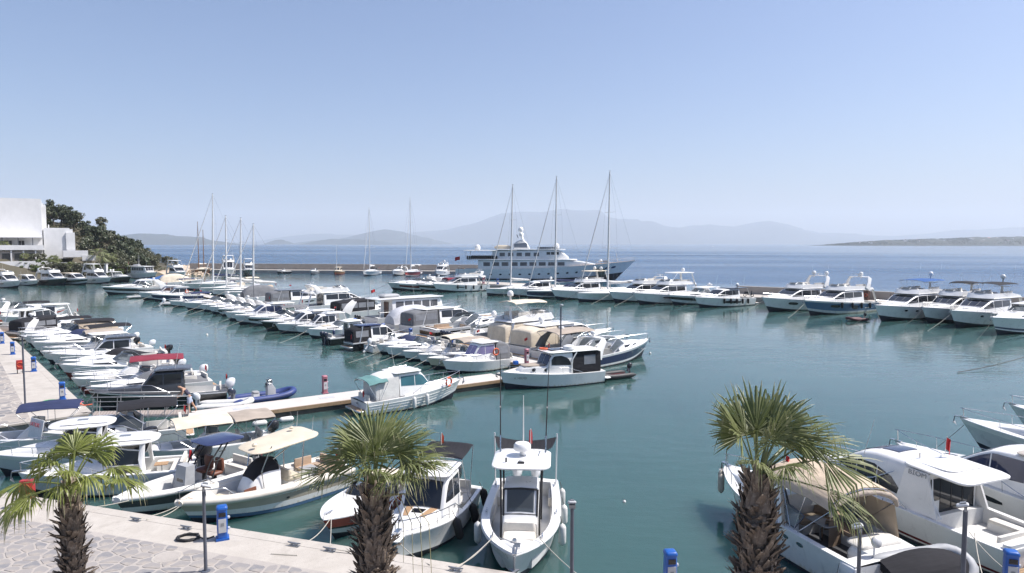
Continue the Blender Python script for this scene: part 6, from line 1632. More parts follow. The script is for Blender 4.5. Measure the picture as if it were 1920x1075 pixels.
# ------------------------------------------------------------------ superyacht beyond the far quay
def superyacht():
    L, B = 50.0, 8.6
    par = thing('superyacht', 'large white superyacht with three decks, radar mast and raked bow behind the masts', 'superyacht', (9.3, 192.3, 0), radians(-8.0))
    H = Hull(par, L, B, 5.4, 2.9, 'white', draft=1.5, rake=6.0, bp=2.4, sb=0.86, sheer=2.4, cock=(0.02, 0.12, 1.4), cap=0.3, hi=True, deck='teak')
    zf = lambda x: min(H.zs(H.t_of(x)), 3.6) + 0.03
    lo = Loaf(par, 'main_deck_house', 'white', [(-18.5, 5.35, B * 0.42), (-5, 5.4, B * 0.43), (4, 5.5, B * 0.42), (9.5, 5.3, B * 0.36), (14.5, 4.3, B * 0.2)], zf, 0.03, 0.2, 0.05)
    for i in range(9): lo.window(lo.obj, -17 + i * 2.6, -15.1 + i * 2.6, [(-20, 3.75), (12, 4.1)], [(-20, 4.85), (12, 5.0)], 'greyglass', n=3)
    m = MB(); m.cushion(rrect(-6.5, 0, 31, B * 0.94, 2.0, 5, 0.1), 5.42, 0.32, 'white', 0.0, 0.2); m.build('boat_deck', par, 40)
    up = Loaf(par, 'upper_deck_house', 'white', [(-14.5, 8.1, B * 0.34), (-4, 8.2, B * 0.36), (2.0, 8.3, B * 0.35), (4.5, 8.0, B * 0.31), (6.6, 6.3, B * 0.22)], 5.7, 0.05, 0.3, 0.1)
    for i in range(5): up.window(up.obj, -12.5 + i * 2.4, -11.0 + i * 2.4, [(-20, 6.5), (9, 6.6)], [(-20, 7.5), (9, 7.6)], 'greyglass', n=3)
    for i in range(3): up.window(up.obj, 0.7 + i * 1.2, 1.7 + i * 1.2, [(-20, 7.0), (9, 7.0)], [(-20, 7.75), (9, 7.75)], 'glass', n=3, margin=0.25)
    for f in (-0.9, -0.5, -0.1, 0.3, 0.7): up.top_panel(up.obj, 4.4, 5.2, f, f + 0.3, 'glass', n=3)
    m = MB(); m.cushion(rrect(-4.0, 0, 19.5, B * 0.8, 1.6, 5, 0.15), 8.3, 0.22, 'white', 0.05, 0.2); m.build('sun_deck', par, 40)
    m = MB(); m.cushion(rrect(-18.2, 0, 9.5, B * 0.84, 1.2, 4), 8.05, 0.14, 'white2', 0.05, 0.15); aw = m.build('aft_awning', par, 40)
    m = MB()
    for x in (-22, -14.6):
        for sg in (1, -1): m.tube([(x, sg * 3.2, 5.7), (x, sg * 3.2, 8.1)], 0.07, 'white', 6)
    m.build('support', aw, 60)
    m = MB()
    for i in range(16): m.box((-21.5 + i * 0.55, 3.55, 6.2), (0.42, 0.2, 0.9), 'rubber'); m.box((-21.5 + i * 0.55, -3.55, 6.2), (0.42, 0.2, 0.9), 'rubber')
    m.build('deck_chairs', par, 0)
    m = MB()
    for i in range(11): m.box((-1.6 + i * 0.5, -3.05, 8.85), (0.4, 0.12, 0.6), 'shutter'); m.box((-1.6 + i * 0.5, 3.05, 8.85), (0.4, 0.12, 0.6), 'shutter')
    m.build('wind_screens', par, 0)
    fn = Loaf(par, 'funnel', 'white2', [(-9.0, 9.9, 1.3), (-7.5, 11.0, 1.2), (-5.6, 11.0, 1.0), (-4.4, 9.0, 0.9)], 8.5, 0.15, 0.3, 0.1)
    fn.window(fn.obj, -8.6, -5.0, [(-9, 9.0), (-4, 8.9)], [(-9, 10.0), (-4, 10.4)], 'slate_gel', 'grille')
    m = MB(); m.tube([(-6.2, 0, 10.9), (-6.6, 0, 12.4), (-6.9, 0, 13.4)], [0.5, 0.3, 0.16], 'white', 8, (1.5, 0.8)); m.box((-6.7, 0, 12.2), (0.7, 3.0, 0.16), 'white'); m.tube([(-7.6, 0, 11.6), (-8.0, 0, 12.6)], 0.1, 'navy_gel', 6); m.build('radar_mast', par, 40)
    dome(par, -6.9, 0, 13.4, 0.75, 0.2); dome(par, -6.7, 1.3, 12.3, 0.5, 0.1); dome(par, -6.7, -1.3, 12.3, 0.5, 0.1); dome(par, 3.2, 0, 8.65, 0.85, 0.2); dome(par, -19.5, 1.0, 8.25, 0.85, 0.3)
    for i in range(2): H.patch(par, 0.86 + 0.035 * i, 0.885 + 0.035 * i, 0.55, 0.72, 'navy_gel', 'hull_mark', n=4)
    m = MB(); m.box((15.5, -3.2, 2.2), (2.4, 0.5, 2.0), 'green_gel'); m.build('anchor_pocket', par, 0)
    m = MB(); m.tube([(20.2, 0, 5.2), (19.6, 0, 8.2)], [0.12, 0.06], 'white', 6); m.build('bow_mast', par, 60)
    m = MB(); m.lathe([(0.5, 0), (0.6, 0.3), (0.3, 0.8)], 'white2', (15.5, 0.8, 4.9), 10); m.box((16.8, 0, 5.1), (1.2, 1.6, 0.5), 'galvanised'); m.build('windlass', par, 30)
    for i in range(11): H.patch(par, 0.14 + i * 0.055, 0.155 + i * 0.055, 0.42, 0.56, 'glass', 'porthole', n=4)
    m = MB(); m.cushion(rrect(-12, 0, 5, 2, 0.9, 4, 0.4), 8.6, 0.8, 'cream', 0.3, 0.4); m.build('tender', par, 40)
    rail(par, H, 0.7, 0.99, 0.9, r=0.03, posts=8, mid=True); flag(par, -L / 2 + 0.6, 0, 3.0, 3.4, 1.5)
    platform(par, L, B, 0.8, 2.0)
superyacht()

# ------------------------------------------------------------------ boats of the near quay, one by one
def near(kind, name, cat, label, x, y, hd, fn, *a, **k):
    par = thing(name, label, cat, (x, y, 0), radians(hd), 'boats moored at the near quay'); fn(par, *a, **k); return par
def cleat(mb, x, y, z, s_=1.0, rz=0.0):
    mb.box((x, y, z + 0.03 * s_), (0.1 * s_, 0.05 * s_, 0.06 * s_), 'steel', rz); mb.tube([(x - 0.14 * s_ * cos(rz), y - 0.14 * s_ * sin(rz), z + 0.075 * s_), (x + 0.14 * s_ * cos(rz), y + 0.14 * s_ * sin(rz), z + 0.075 * s_)], 0.02 * s_, 'steel', 5)
def centre_console(par):
    L, B = 7.3, 2.6
    H = Hull(par, L, B, 1.28, 0.88, 'white', bp=2.7, sb=0.92, sheer=1.7, cock=(0.05, 0.86, 0.40), cap=0.27, hi=True, rake=0.7, rim='white', sole='white2', chine=0.84)
    m = MB(); m.tube([(H.sx(t, H.zs(t)), H.hb(t) + 0.01, H.zs(t) - 0.03) for t in [i / 20 for i in range(21)]], 0.03, 'greyside', 6); m.tube([(H.sx(t, H.zs(t)), -H.hb(t) - 0.01, H.zs(t) - 0.03) for t in [i / 20 for i in range(21)]], 0.03, 'greyside', 6); m.build('rub_rail', par, 60)
    cs = Loaf(par, 'console', 'white', [(-0.75, 2.0, 0.62), (0.25, 2.05, 0.62), (0.42, 1.95, 0.61), (0.72, 1.16, 0.58), (0.9, 1.06, 0.57)], 0.40, 0.03, 0.08, 0.03, 1)
    cs.top_panel(cs.obj, 0.38, 0.66, -0.9, 0.9, 'screen_dark', 'windscreen', 5)
    cs.top_panel(cs.obj, 0.40, 0.62, -0.8, 0.8, 'glass', 'pane', 5, off=0.006)
    m = MB()
    for sg in (1, -1): m.tube([(0.40, 0.56 * sg, 1.98), (0.70, 0.54 * sg, 1.2)], 0.035, 'rubber', 6)
    m.tube([(0.68, -0.54, 1.24), (0.69, 0, 1.27), (0.68, 0.54, 1.24)], 0.03, 'rubber', 6); m.tube([(0.4, -0.54, 1.98), (0.4, 0, 2.01), (0.4, 0.54, 1.98)], 0.03, 'rubber', 6); m.tube([(0.68, 0.0, 1.28), (0.55, -0.28, 1.6)], 0.014, 'rubber', 4); m.build('screen_frame', cs.obj, 60)
    m = MB(); m.cushion(rrect(1.28, 0, 0.85, 1.06, 0.12, 3), 0.40, 0.46, 'white_seat', 0.03, 0.06); m.build('console_seat', par, 40)
    m = MB(); m.cushion(rrect(0.98, 0, 0.26, 1.04, 0.1, 3), 0.5, 0.64, 'white_seat', 0.02, 0.05, lean=lambda x, y: 0.0); m.build('seat_back', par, 40)
    # hardtop on black pipework
    m = MB(); m.cushion(rrect(-0.55, 0, 2.15, 1.95, 0.42, 5), 2.62, 0.12, 'white', 0.06, 0.10); ht = m.build('hardtop', par, 45)
    m = MB()
    for sg in (1, -1):
        m.tube([(0.86, 0.62 * sg, 0.42), (0.70, 0.62 * sg, 1.2), (0.32, 0.66 * sg, 2.1), (0.18, 0.68 * sg, 2.64)], 0.032, 'rubber', 7); m.tube([(-1.0, 0.64 * sg, 0.42), (-1.05, 0.66 * sg, 1.6), (-1.2, 0.70 * sg, 2.64)], 0.032, 'rubber', 7)
        m.tube([(0.18, 0.68 * sg, 2.6), (-1.2, 0.70 * sg, 2.6)], 0.03, 'rubber', 6)
    m.build('frame', ht, 60)
    o = radome_flat(par, -0.62, 0, 2.98, 0.30)
    m = MB(); m.cushion(rrect(-0.02, 0, 0.16, 0.16, 0.04, 2), 2.77, 0.05, 'panel_grey', 0.0, 0.02); m.build('deck_light', par, 40)
    m = MB(); m.box((0.18, 0.0, 2.80), (0.10, 0.22, 0.04), 'rubber'); m.tube([(0.1, -0.5, 2.78), (0.1, -0.5, 2.92)], 0.03, 'rubber', 6); m.tube([(-0.55, 0.55, 2.8), (-0.6, 0.6, 2.95)], 0.02, 'steel', 5); m.build('roof_fittings', par, 40)
    for sg in (1, -1):
        m = MB(); b0 = (-1.05, 0.78 * sg, 2.6); m.tube([b0, (-1.25, 0.80 * sg, 3.3)], 0.035, 'steel', 6); m.tube([(-1.25, 0.80 * sg, 3.3), (-1.75, 0.84 * sg, 4.6), (-2.4, 0.9 * sg, 6.0)], [0.022, 0.018, 0.009], 'rubber', 6); m.lathe([(0.03, 0), (0.03, 0.06)], 'steel', (-1.6, 0.83 * sg, 4.2), 6); m.build('outrigger_pole', par, 60)
    antenna(par, -1.35, 0.0, 2.78, 1.9, 0.05, 0.028)
    # shade cloth astern on two poles
    m = MB(); g = []
    for i in range(7):
        f = i / 6; g.append([(-1.55 - 1.55 * f, (-0.85 - 0.32 * f) * (1 - 2 * j / 6), 2.74 - 0.35 * sin(pi * f) * 0.4 - 0.16 * (1 - (1 - 2 * j / 6) ** 2)) for j in range(7)])
    m.loft(g, 'canvas_black', flip=True); m.loft([[(p[0], p[1], p[2] - 0.012) for p in r] for r in g], 'canvas_black'); sh = m.build('shade_cloth', par, 60)
    m = MB()
    for sg in (1, -1): m.tube([(-3.1, 1.15 * sg, 0.9), (-3.15, 1.18 * sg, 2.85)], 0.024, 'white', 6)
    m.build('shade_pole', sh, 60)
    seat(par, -1.75, 0, 0.4, 0.6, 1.1, 0.55, (-0.22, 0, 0.12, 1.1), name='helm_seat'); wheel_mesh(par, -0.82, 0, 1.45, 0.19, 0.5, 'rubber')
    # bow locker, hatch ring, windlass and cleats
    m = MB(); m.cushion(rrect(2.25, 0, 0.8, 1.5, 0.15, 3, 0.5), 0.4, 0.18, 'white2', 0.01, 0.05); m.build('bow_seat', par, 40)
    m = MB(); m.box((3.15, 0.06, 1.30), (0.30, 0.16, 0.10), 'steel'); m.lathe([(0.07, 0), (0.085, 0.06), (0.05, 0.13)], 'steel', (2.85, -0.05, 1.27), 8); m.tube([(3.0, 0, 1.32), (2.3, -0.6, 1.18)], 0.02, 'galvanised', 5); m.build('windlass', par, 40)
    m = MB(); m.tube([(3.35, 0, 1.32), (3.75, 0, 1.26), (3.8, 0, 0.95)], 0.03, 'galvanised', 6); m.add([(3.78, -0.17, 0.95), (3.78, 0.17, 0.95), (3.62, 0, 0.68), (3.86, 0, 0.86)], [(0, 1, 2), (0, 3, 1), (0, 2, 3), (1, 3, 2)], 'galvanised'); m.box((3.4, 0, 1.31), (0.6, 0.13, 0.03), 'steel'); m.build('anchor', par, 40)
    m = MB()
    for sg in (1, -1):
        for t in (0.82, 0.5, 0.1): cleat(m, H.sx(t, H.zs(t)), (H.hb(t) - 0.13) * sg, H.zs(t) + 0.045)
    m.build('cleats', par, 40)
    m = MB()
    for sg in (1, -1): m.cushion(rrect(-2.6, 0.98 * sg, 1.1, 0.22, 0.06, 2), 0.45, 0.32, 'white_seat', 0.01, 0.03); m.cushion(rrect(-0.4, 1.02 * sg, 1.6, 0.12, 0.05, 2), 0.62, 0.2, 'white_seat', 0.01, 0.03)
    m.build('side_bolsters', par, 40)
    for y in (-0.36, 0.36): outboard(par, -3.8, y, 0.42, 'motor_white', 4, 1.0)
    flag(par, -1.5, 0.25, 2.72, 0.75, 0.35, furl=True)
    for k, t in enumerate((0.62, 0.36, 0.12)):
        x, y, z = H.side(t, 0.95); FENDER_TODO.append((par, (x, y + 0.15, z), 'fender_white', '%s long white fender from the bow on the centre console boat' % ('first', 'second', 'third')[k], z, 1))
    x, y, z = H.side(0.62, 0.95); FENDER_TODO.append((par, (x, -y - 0.15, z), 'fender_white', 'white fender between the centre console boat and the white wheelhouse boat', z, -1))
near('cc', 'centre_console_boat', 'fishing boat', 'white centre console fishing boat with T-top, round radar and tall rods, bow to camera', 0.31, 22.3, 266.2, centre_console)

def wheelhouse_boat(par):
    L, B = 5.9, 2.35
    H = Hull(par, L, B, 1.18, 0.72, 'white', bp=2.2, sb=0.92, sheer=1.8, cock=(0.05, 0.42, 0.36), cap=0.14, hi=True, rake=0.5)
    zf = lambda x: H.zs(H.t_of(x)) + 0.03
    fo = Loaf(par, 'foredeck_cabin', 'white', [(0.35, zf(0.35) + 0.28, 0.78), (1.0, zf(1.0) + 0.26, 0.66), (1.55, zf(1.55) + 0.20, 0.48), (1.85, zf(1.85) + 0.02, 0.34)], zf, 0.2, 0.10, 0.03)
    fo.top_panel(fo.obj, 0.85, 1.2, -0.4, 0.4, 'blackglass', 'hatch', 3)
    for f0, f1 in ((-0.95, -0.52), (0.52, 0.95)): fo.top_panel(fo.obj, 0.62, 1.45, f0, f1, 'teak', 'teak_pad', 4)
    wh = Loaf(par, 'wheelhouse', 'white', [(-0.95, 2.14, 0.86), (-0.1, 2.18, 0.86), (0.22, 2.10, 0.84), (0.66, zf(0.6) + 0.32, 0.80), (0.74, zf(0.7) + 0.1, 0.79)], zf, 0.07, 0.10, 0.05, 1)
    wh.top_panel(wh.obj, 0.24, 0.66, -0.93, 0.93, 'glass', 'windscreen', 5)
    for a, b in ((-0.85, -0.25), (-0.18, 0.5)): wh.window(wh.obj, a, b, [(-1, 1.28), (0.6, 1.40)], [(-1, 2.0), (0.6, 2.0)], 'glass', margin=0.14, n=5)
    m = MB(); m.cushion(rrect(-0.42, 0, 1.75, 1.7, 0.25, 4), 2.2, 0.07, 'white', 0.05, 0.06); rf = m.build('hardtop', par, 40)
    m = MB(); m.lathe([(0.1, 0), (0.11, 0.1), (0.05, 0.2)], 'white2', (-0.1, 0.1, 2.3), 10); m.build('roof_vent', rf, 40)
    m = MB()
    for sg in (1, -1): m.tube([(-1.2, 0.74 * sg, 2.32), (0.2, 0.74 * sg, 2.34)], 0.015, 'steel', 5)
    m.build('roof_rail', rf, 60)
    bimini(par, -2.55, -1.15, 0.85, 2.5, 0.78, 'canvas_black', 0.06, 2, 0.02, 'shade_cloth', True, -0.12)
    m = MB(); m.box((1.9, 0, zf(1.9) + 0.03), (0.9, 0.62, 0.02), 'teak', taper=0.7); m.build('foredeck_planking', par, 0)
    m = MB(); m.cushion(rrect(3.0, 0, 0.55, 0.5, 0.1, 3), 1.16, 0.06, 'white', 0.0, 0.03); m.build('bow_pulpit', par, 40)
    m = MB(); m.box((2.75, 0.0, 1.27), (0.3, 0.16, 0.1), 'steel'); m.tube([(2.8, 0, 1.26), (3.25, 0, 1.2), (3.28, 0, 0.95)], 0.028, 'galvanised', 5); m.build('anchor', par, 40)
    seat(par, -2.4, 0, 0.36, 0.5, 1.5, 0.42, (-0.18, 0, 0.1, 1.5)); seat(par, -1.7, 0.75, 0.36, 0.9, 0.35, 0.4)
    m = MB(); m.cushion(rrect(-2.75, -0.5, 0.34, 0.55, 0.06, 2), 0.74, 0.1, 'white', 0, 0.02); m.box((-2.75, -0.5, 0.86), (0.24, 0.42, 0.02), 'blackglass'); m.build('bait_table', par, 40)
    rail(par, H, 0.45, 0.98, 0.42, r=0.016, posts=5, hi=True)
    outboard(par, -3.05, 0, 0.42, 'motor_black', 5, 0.95); flag(par, -2.2, -0.3, 2.45, 0.5, 0.3, 'life_orange', True)
    text('38', 0.2, 'print_grey', par, (-0.2, 0.86, 1.05), (radians(90), 0, radians(180)))
    for k, t in enumerate((0.60, 0.32, 0.04)):
        x, y, z = H.side(t, 0.95); FENDER_TODO.append((par, (x, y + 0.15, z + 0.05), 'rubber', '%s large black fender from the bow on the white wheelhouse boat' % ('first', 'second', 'third')[k], z + 0.05, 1))
near('wh', 'wheelhouse_boat', 'cabin boat', 'small white wheelhouse boat with teak foredeck pads and black fenders', -2.85, 22.9, 257.0, wheelhouse_boat)

def red_bow_boat(par):
    L, B = 5.4, 2.15
    H = Hull(par, L, B, 0.92, 0.72, 'redbow', bp=2.9, sb=0.9, sheer=1.5, cock=(0.06, 0.46, 0.34), cap=0.14, hi=True, rake=0.8, crown=0.10, deck='white')
    windscreen_shell(par, -0.6, 0.55, 0.92, 0.86, 0.34, 0.32, 'glass', 'rubber', 12, lambda x: H.zs(H.t_of(x)) + 0.05)
    seat(par, -1.0, 0.4, 0.34, 0.5, 0.55, 0.5, (-0.2, 0, 0.12, 0.55)); seat(par, -1.0, -0.4, 0.34, 0.5, 0.55, 0.5, (-0.2, 0, 0.12, 0.55)); seat(par, -2.0, 0, 0.34, 0.55, 1.5, 0.45, (-0.2, 0, 0.12, 1.5))
    wheel_mesh(par, -0.45, -0.4, 0.95, 0.17, 0.5, 'rubber'); outboard(par, -2.8, 0, 0.36, 'motor_black', 5, 0.9)
    m = MB(); cleat(m, 2.35, 0, 0.98, 1.2); m.build('bow_cleat', par, 40)
    bimini(par, -2.3, -0.8, 0.85, 1.25, 0.75, 'canvas_cream', 0.1, 3, 0.05, 'folded_bimini', True, 0.3)
near('rb', 'speedboat', 'motor boat', 'white speedboat with red bow and low black windscreen behind the middle palm', -5.3, 24.45, 250.5, red_bow_boat)

def cream_sport(par):
    L, B = 6.6, 2.45
    H = Hull(par, L, B, 1.0, 0.80, 'blueline', bp=2.5, sb=0.94, sheer=1.6, cock=(0.05, 0.82, 0.42), cap=0.34, hi=True, rake=0.75, rim='white', sole='white2')
    m = MB(); ts = [i / 24 for i in range(25)]
    for sg in (1, -1): m.tube([(H.sx(t, H.zs(t)), (H.hb(t) - 0.12) * sg, H.zs(t) - 0.02) for t in ts], [0.10 if i == 0 else 0.19 - 0.06 * max(0, t - 0.8) / 0.2 for i, t in enumerate(ts)], 'rib_cream', 10, (1.0, 0.85))
    m.build('gunwale_tube', par, 70)
    cs = Loaf(par, 'console', 'white', [(-0.35, 1.45, 0.52), (0.35, 1.5, 0.52), (0.75, 1.2, 0.48), (0.95, 0.8, 0.44)], 0.42, 0.04, 0.12, 0.03)
    m = Loaf(par, 'console_cover', 'canvas_black', [(-0.30, 1.75, 0.46), (0.15, 1.86, 0.46), (0.5, 1.62, 0.44), (0.72, 1.3, 0.42)], lambda x: cs.top(x) - 0.06, 0.15, 0.2, 0.05)
    m = MB(); m.cushion(rrect(-0.55, 0, 2.75, 2.05, 0.55, 6, 0.16), 2.34, 0.09, 'cream', 0.05, 0.09, lean=lambda x, y: -0.10 * (x + 0.55)); ht = m.build('hardtop', par, 45)
    m = MB()
    for sg in (1, -1):
        m.tube([(0.30, 0.52 * sg, 0.45), (0.45, 0.55 * sg, 1.5), (0.15, 0.78 * sg, 2.45)], 0.024, 'steel', 6); m.tube([(-1.1, 0.62 * sg, 0.45), (-1.2, 0.78 * sg, 2.5)], 0.024, 'steel', 6); m.tube([(-0.35, 0.5 * sg, 1.5), (0.0, 0.6 * sg, 1.9), (-0.9, 0.76 * sg, 2.46)], 0.02, 'steel', 6)
    m.build('frame', ht, 60)
    m = MB(); m.lathe([(0.09, 0), (0.1, 0.06), (0.04, 0.12)], 'cream', (0.55, 0.25, 2.44), 10); m.lathe([(0.09, 0), (0.1, 0.05), (0.04, 0.08)], 'cream', (-1.3, -0.3, 2.64), 10); m.build('roof_light', ht, 40)
    for y in (-0.6, 0.55): antenna(par, -1.7, y, 2.6, 0.6, 0.1)
    seat(par, -0.95, 0, 0.42, 0.6, 1.0, 0.55, (0.22, 0, 0.12, 1.0), 'cream', 'helm_seat'); seat(par, -2.75, 0, 0.42, 0.55, 1.7, 0.42, (-0.18, 0, 0.12, 1.7), 'tan_seat')
    for sg in (1, -1): seat(par, -2.1, 0.72 * sg, 0.42, 0.8, 0.36, 0.42, (0, 0.14 * sg, 0.8, 0.1), 'tan_seat')
    m = MB(); m.box((-1.85, 0, 0.98), (0.55, 0.6, 0.03), 'grey_seat'); m.tube([(-1.85, 0, 0.42), (-1.85, 0, 0.97)], 0.04, 'steel', 6); m.build('table', par, 20)
    m = MB(); m.cushion(rrect(1.75, 0, 1.4, 1.25, 0.3, 4, 0.55), 0.42, 0.34, 'cream', 0.03, 0.06); m.build('bow_pad', par, 40)
    m = MB(); m.box((1.0, 0.72, 0.98), (0.5, 0.06, 0.18), 'brown_seat', 0.2); m.build('step_pad', par, 20)
    wheel_mesh(par, -0.42, 0, 1.35, 0.18, 0.5, 'rubber')
    rail(par, H, 0.74, 0.99, 0.34, r=0.018, posts=3, hi=True, inset=0.16)
    m = MB(); m.box((3.05, 0, 1.02), (0.5, 0.3, 0.06), 'teak'); m.build('bow_step', par, 20)
    outboard(par, -3.45, 0, 0.46, 'motor_white', 4, 1.05); flag(par, -2.6, 0.7, 0.9, 0.75, 0.34, furl=True); antenna(par, -2.9, 0.9, 0.9, 0.8, 0)
    for t in (0.25, 0.45): H.patch(par, t, t + 0.02, 0.5, 0.6, 'print_dark', 'hull_mark', n=2)
near('cs', 'open_sports_boat', 'motor boat', 'cream open sports boat with cream hardtop, tan hull band and white outboard', -9.45, 25.7, 228.0, cream_sport)

def grey_rib(par):
    L, B = 5.9, 2.1
    H = Hull(par, L, B, 0.86, 0.66, 'darkrib', bp=2.2, sb=0.92, sheer=1.5, cock=(0.06, 0.82, 0.34), cap=0.26, hi=True, rake=0.6, rim='white', sole='rib_grey')
    m = MB(); ts = [i / 22 for i in range(23)]
    for sg in (1, -1): m.tube([(H.sx(t, H.zs(t)), (H.hb(t) - 0.10) * sg, H.zs(t)) for t in ts], 0.15, 'fender_white', 9, (1.0, 0.8))
    m.build('gunwale_tube', par, 70)
    m = MB(); m.box((0.35, 0, 0.88), (0.45, 0.75, 1.05), 'rib_grey', taper=0.8, lean=(-0.12, 0)); m.box((0.50, 0, 1.05), (0.02, 0.42, 0.5), 'blackglass', lean=(-0.10, 0)); m.build('console', par, 25)
    for y in (-0.35, 0.35):
        m = MB(); m.cushion(rrect(-0.75, y, 0.5, 0.5, 0.1, 3), 0.8, 0.14, 'brown_seat', 0.03, 0.04); m.cushion(rrect(-0.98, y, 0.14, 0.5, 0.05, 3), 0.9, 0.5, 'brown_seat', 0.0, 0.03); m.box((-0.75, y, 0.55), (0.12, 0.12, 0.5), 'rubber'); m.build('helm_seat', par, 40)
    m = MB()
    for sg in (1, -1):
        m.tube([(0.0, 0.72 * sg, 0.7), (-0.35, 0.66 * sg, 1.4), (-0.95, 0.62 * sg, 2.05)], 0.03, 'rubber', 6); m.tube([(-0.35, 0.72 * sg, 0.7), (-0.7, 0.66 * sg, 1.4), (-1.2, 0.62 * sg, 2.05)], 0.03, 'rubber', 6)
        for f in (0.3, 0.55, 0.8): m.tube([(0.0 - 0.95 * f, 0.68 * sg, 0.7 + 1.35 * f), (-0.35 - 0.85 * f, 0.68 * sg, 0.7 + 1.35 * f)], 0.02, 'rubber', 5)
    m.build('top_frame', par, 60)
    m = MB(); m.cushion(rrect(-1.15, 0, 1.7, 1.55, 0.35, 4), 2.05, 0.08, 'navy_gel', 0.08, 0.1); m.build('sun_top', par, 40)
    seat(par, -2.1, 0, 0.34, 0.5, 1.3, 0.42, (-0.18, 0, 0.1, 1.3), 'white_seat'); outboard(par, -3.05, 0, 0.4, 'motor_black', 4, 1.0)
    wheel_mesh(par, 0.05, 0, 1.25, 0.17, 0.5, 'rubber'); pad(par, rrect(1.6, 0, 1.1, 0.9, 0.2, 3, 0.5), 0.36, 0.2, 'grey_seat', 'bow_pad'); flag(par, -2.6, 0.6, 0.7, 1.0, 0.4, furl=True)
near('gr', 'open_sports_boat', 'motor boat', 'dark grey open boat with navy sun top and brown seats', -12.6, 26.35, 237.0, grey_rib)

def hardtop_day(par, L=6.4, roofhatch=True, wood=True):
    B = 2.35
    H = Hull(par, L, B, 1.05, 0.82, 'greyside', bp=2.2, sb=0.92, sheer=1.5, cock=(0.05, 0.46, 0.38), cap=0.16, hi=True, rake=0.6, chine=0.84)
    zf = lambda x: H.zs(H.t_of(x)) + 0.03
    Loaf(par, 'foredeck_cabin', 'white', [(0.0, zf(0) + 0.36, 0.86), (0.8, zf(0.8) + 0.32, 0.72), (1.7, zf(1.7) + 0.18, 0.42), (2.3, zf(2.3) + 0.01, 0.2)], zf, 0.25, 0.12, 0.05)
    windscreen_shell(par, -1.15, 0.55, 0.88, 1.15, 0.72, 0.55, 'glass', 'white', 14, lambda x: zf(max(x, -0.5)) + 0.28, 0.03)
    m = MB(); m.cushion(rrect(-0.55, 0, 2.55, 1.95, 0.8, 7), 1.98, 0.12, 'white', 0.10, 0.12); ht = m.build('hardtop', par, 45)
    m = MB(); m.cushion(rrect(-0.55, 0.0, 0.42, 0.26, 0.04, 2), 2.18, 0.03, 'slate_gel', 0, 0.02); m.build('roof_hatch', ht, 40)
    m = MB()
    for sg in (1, -1): m.tube([(-1.35, 0.98 * sg, 0.8), (-1.25, 0.9 * sg, 1.4), (-1.3, 0.8 * sg, 2.02)], 0.06, 'white', 7, (2.0, 0.7)); m.tube([(-1.6, 0.75 * sg, 2.14), (0.2, 0.75 * sg, 2.16)], 0.018, 'steel', 5)
    m.build('support', ht, 60)
    seat(par, -2.5, 0.0, 0.38, 0.55, 1.6, 0.42, (-0.18, 0, 0.12, 1.6)); seat(par, -2.0, -0.75, 0.38, 0.9, 0.36, 0.42); seat(par, -0.9, -0.4, 0.38, 0.45, 0.5, 0.6, (-0.18, 0, 0.1, 0.5), name='helm_seat')
    m = MB(); m.box((-1.85, 0.1, 0.92), (0.5, 0.45, 0.03), 'teak' if wood else 'white'); m.tube([(-1.85, 0.1, 0.4), (-1.85, 0.1, 0.91)], 0.035, 'steel', 6); m.build('table', par, 20)
    rail(par, H, 0.5, 0.99, 0.36, r=0.016, posts=4, hi=True); outboard(par, -L / 2 - 0.15, 0, 0.46, 'motor_black', 4, 1.0); flag(par, -L / 2 + 0.3, 0.5, 0.85, 0.7, 0.35, furl=True)
    antenna(par, -1.2, 0.3, 2.2, 0.9, 0.1); anchor_gear(par, H)
near('h6', 'hardtop_day_boat', 'motor boat', 'white day boat with rounded hardtop and teak table behind the left palm', -16.3, 27.25, 199.0, hardtop_day)
near('h7', 'hardtop_day_boat', 'motor boat', 'white day boat with oval hardtop above the left palm crown, beside the for-sale boat', -19.6, 29.75, 203.0, hardtop_day, 5.8, True, False)
p8 = near('b8', 'open_boat', 'motor boat', 'white boat with navy bimini and a for-sale board at the left edge', -23.3, 32.5, 205.0, lambda par: b_open(par, 6.0, dict(top='bimini', canvas='canvas_navy', motor=None), 'for-sale boat'))
sg = thing('sale_board', 'white for-sale board with red and navy lettering hung under the navy bimini', 'sign', (-22.05, 31.15, 1.45), radians(-30))
m = MB(); m.cushion(rrect(0, 0, 1.15, 0.9, 0.03, 2), -0.02, 0.03, 'flag_white', 0, 0.01); bo = m.build('board', sg, 30); bo.rotation_euler = (radians(78), 0, 0)
text('SATILIK', 0.25, 'print_red', sg, (0, -0.05, 0.20), (radians(78), 0, 0)); text('0532 707', 0.22, 'print_blue', sg, (0, -0.012, -0.14), (radians(78), 0, 0))
def solar_boat(par):
    b_express(par, 6.2, dict(arch=0, top='canvas_black'), 'solar boat')
    for i in (0, 1):
        m = MB(); m.box((1.15 - 0.75 * i, 0, 1.42 + 0.04 * i), (0.70, 1.0, 0.03), 'solar'); m.box((1.15 - 0.75 * i, 0, 1.405 + 0.04 * i), (0.74, 1.04, 0.02), 'white'); m.build('solar_panel', par, 0)
near('s9', 'motor_cruiser', 'motor boat', 'white motorboat with solar panels on deck and black bimini in front of the gangway', -19.6, 33.3, 207.0, solar_boat)
def twin_bim(par):
    b_open(par, 5.8, dict(top=None, motor='black'), 'twin awning boat')
    bimini(par, -1.1, 1.3, 1.0, 2.05, 0.8, 'canvas_cream', 0.22, 3, 0.06); bimini(par, -3.0, -1.2, 1.0, 1.95, 0.8, 'canvas_taupe', 0.12, 3, 0.04)
near('t10', 'open_boat', 'motor boat', 'white boat with one beige and one grey awning in front of the pontoon', -14.3, 31.2, 214.0, twin_bim)

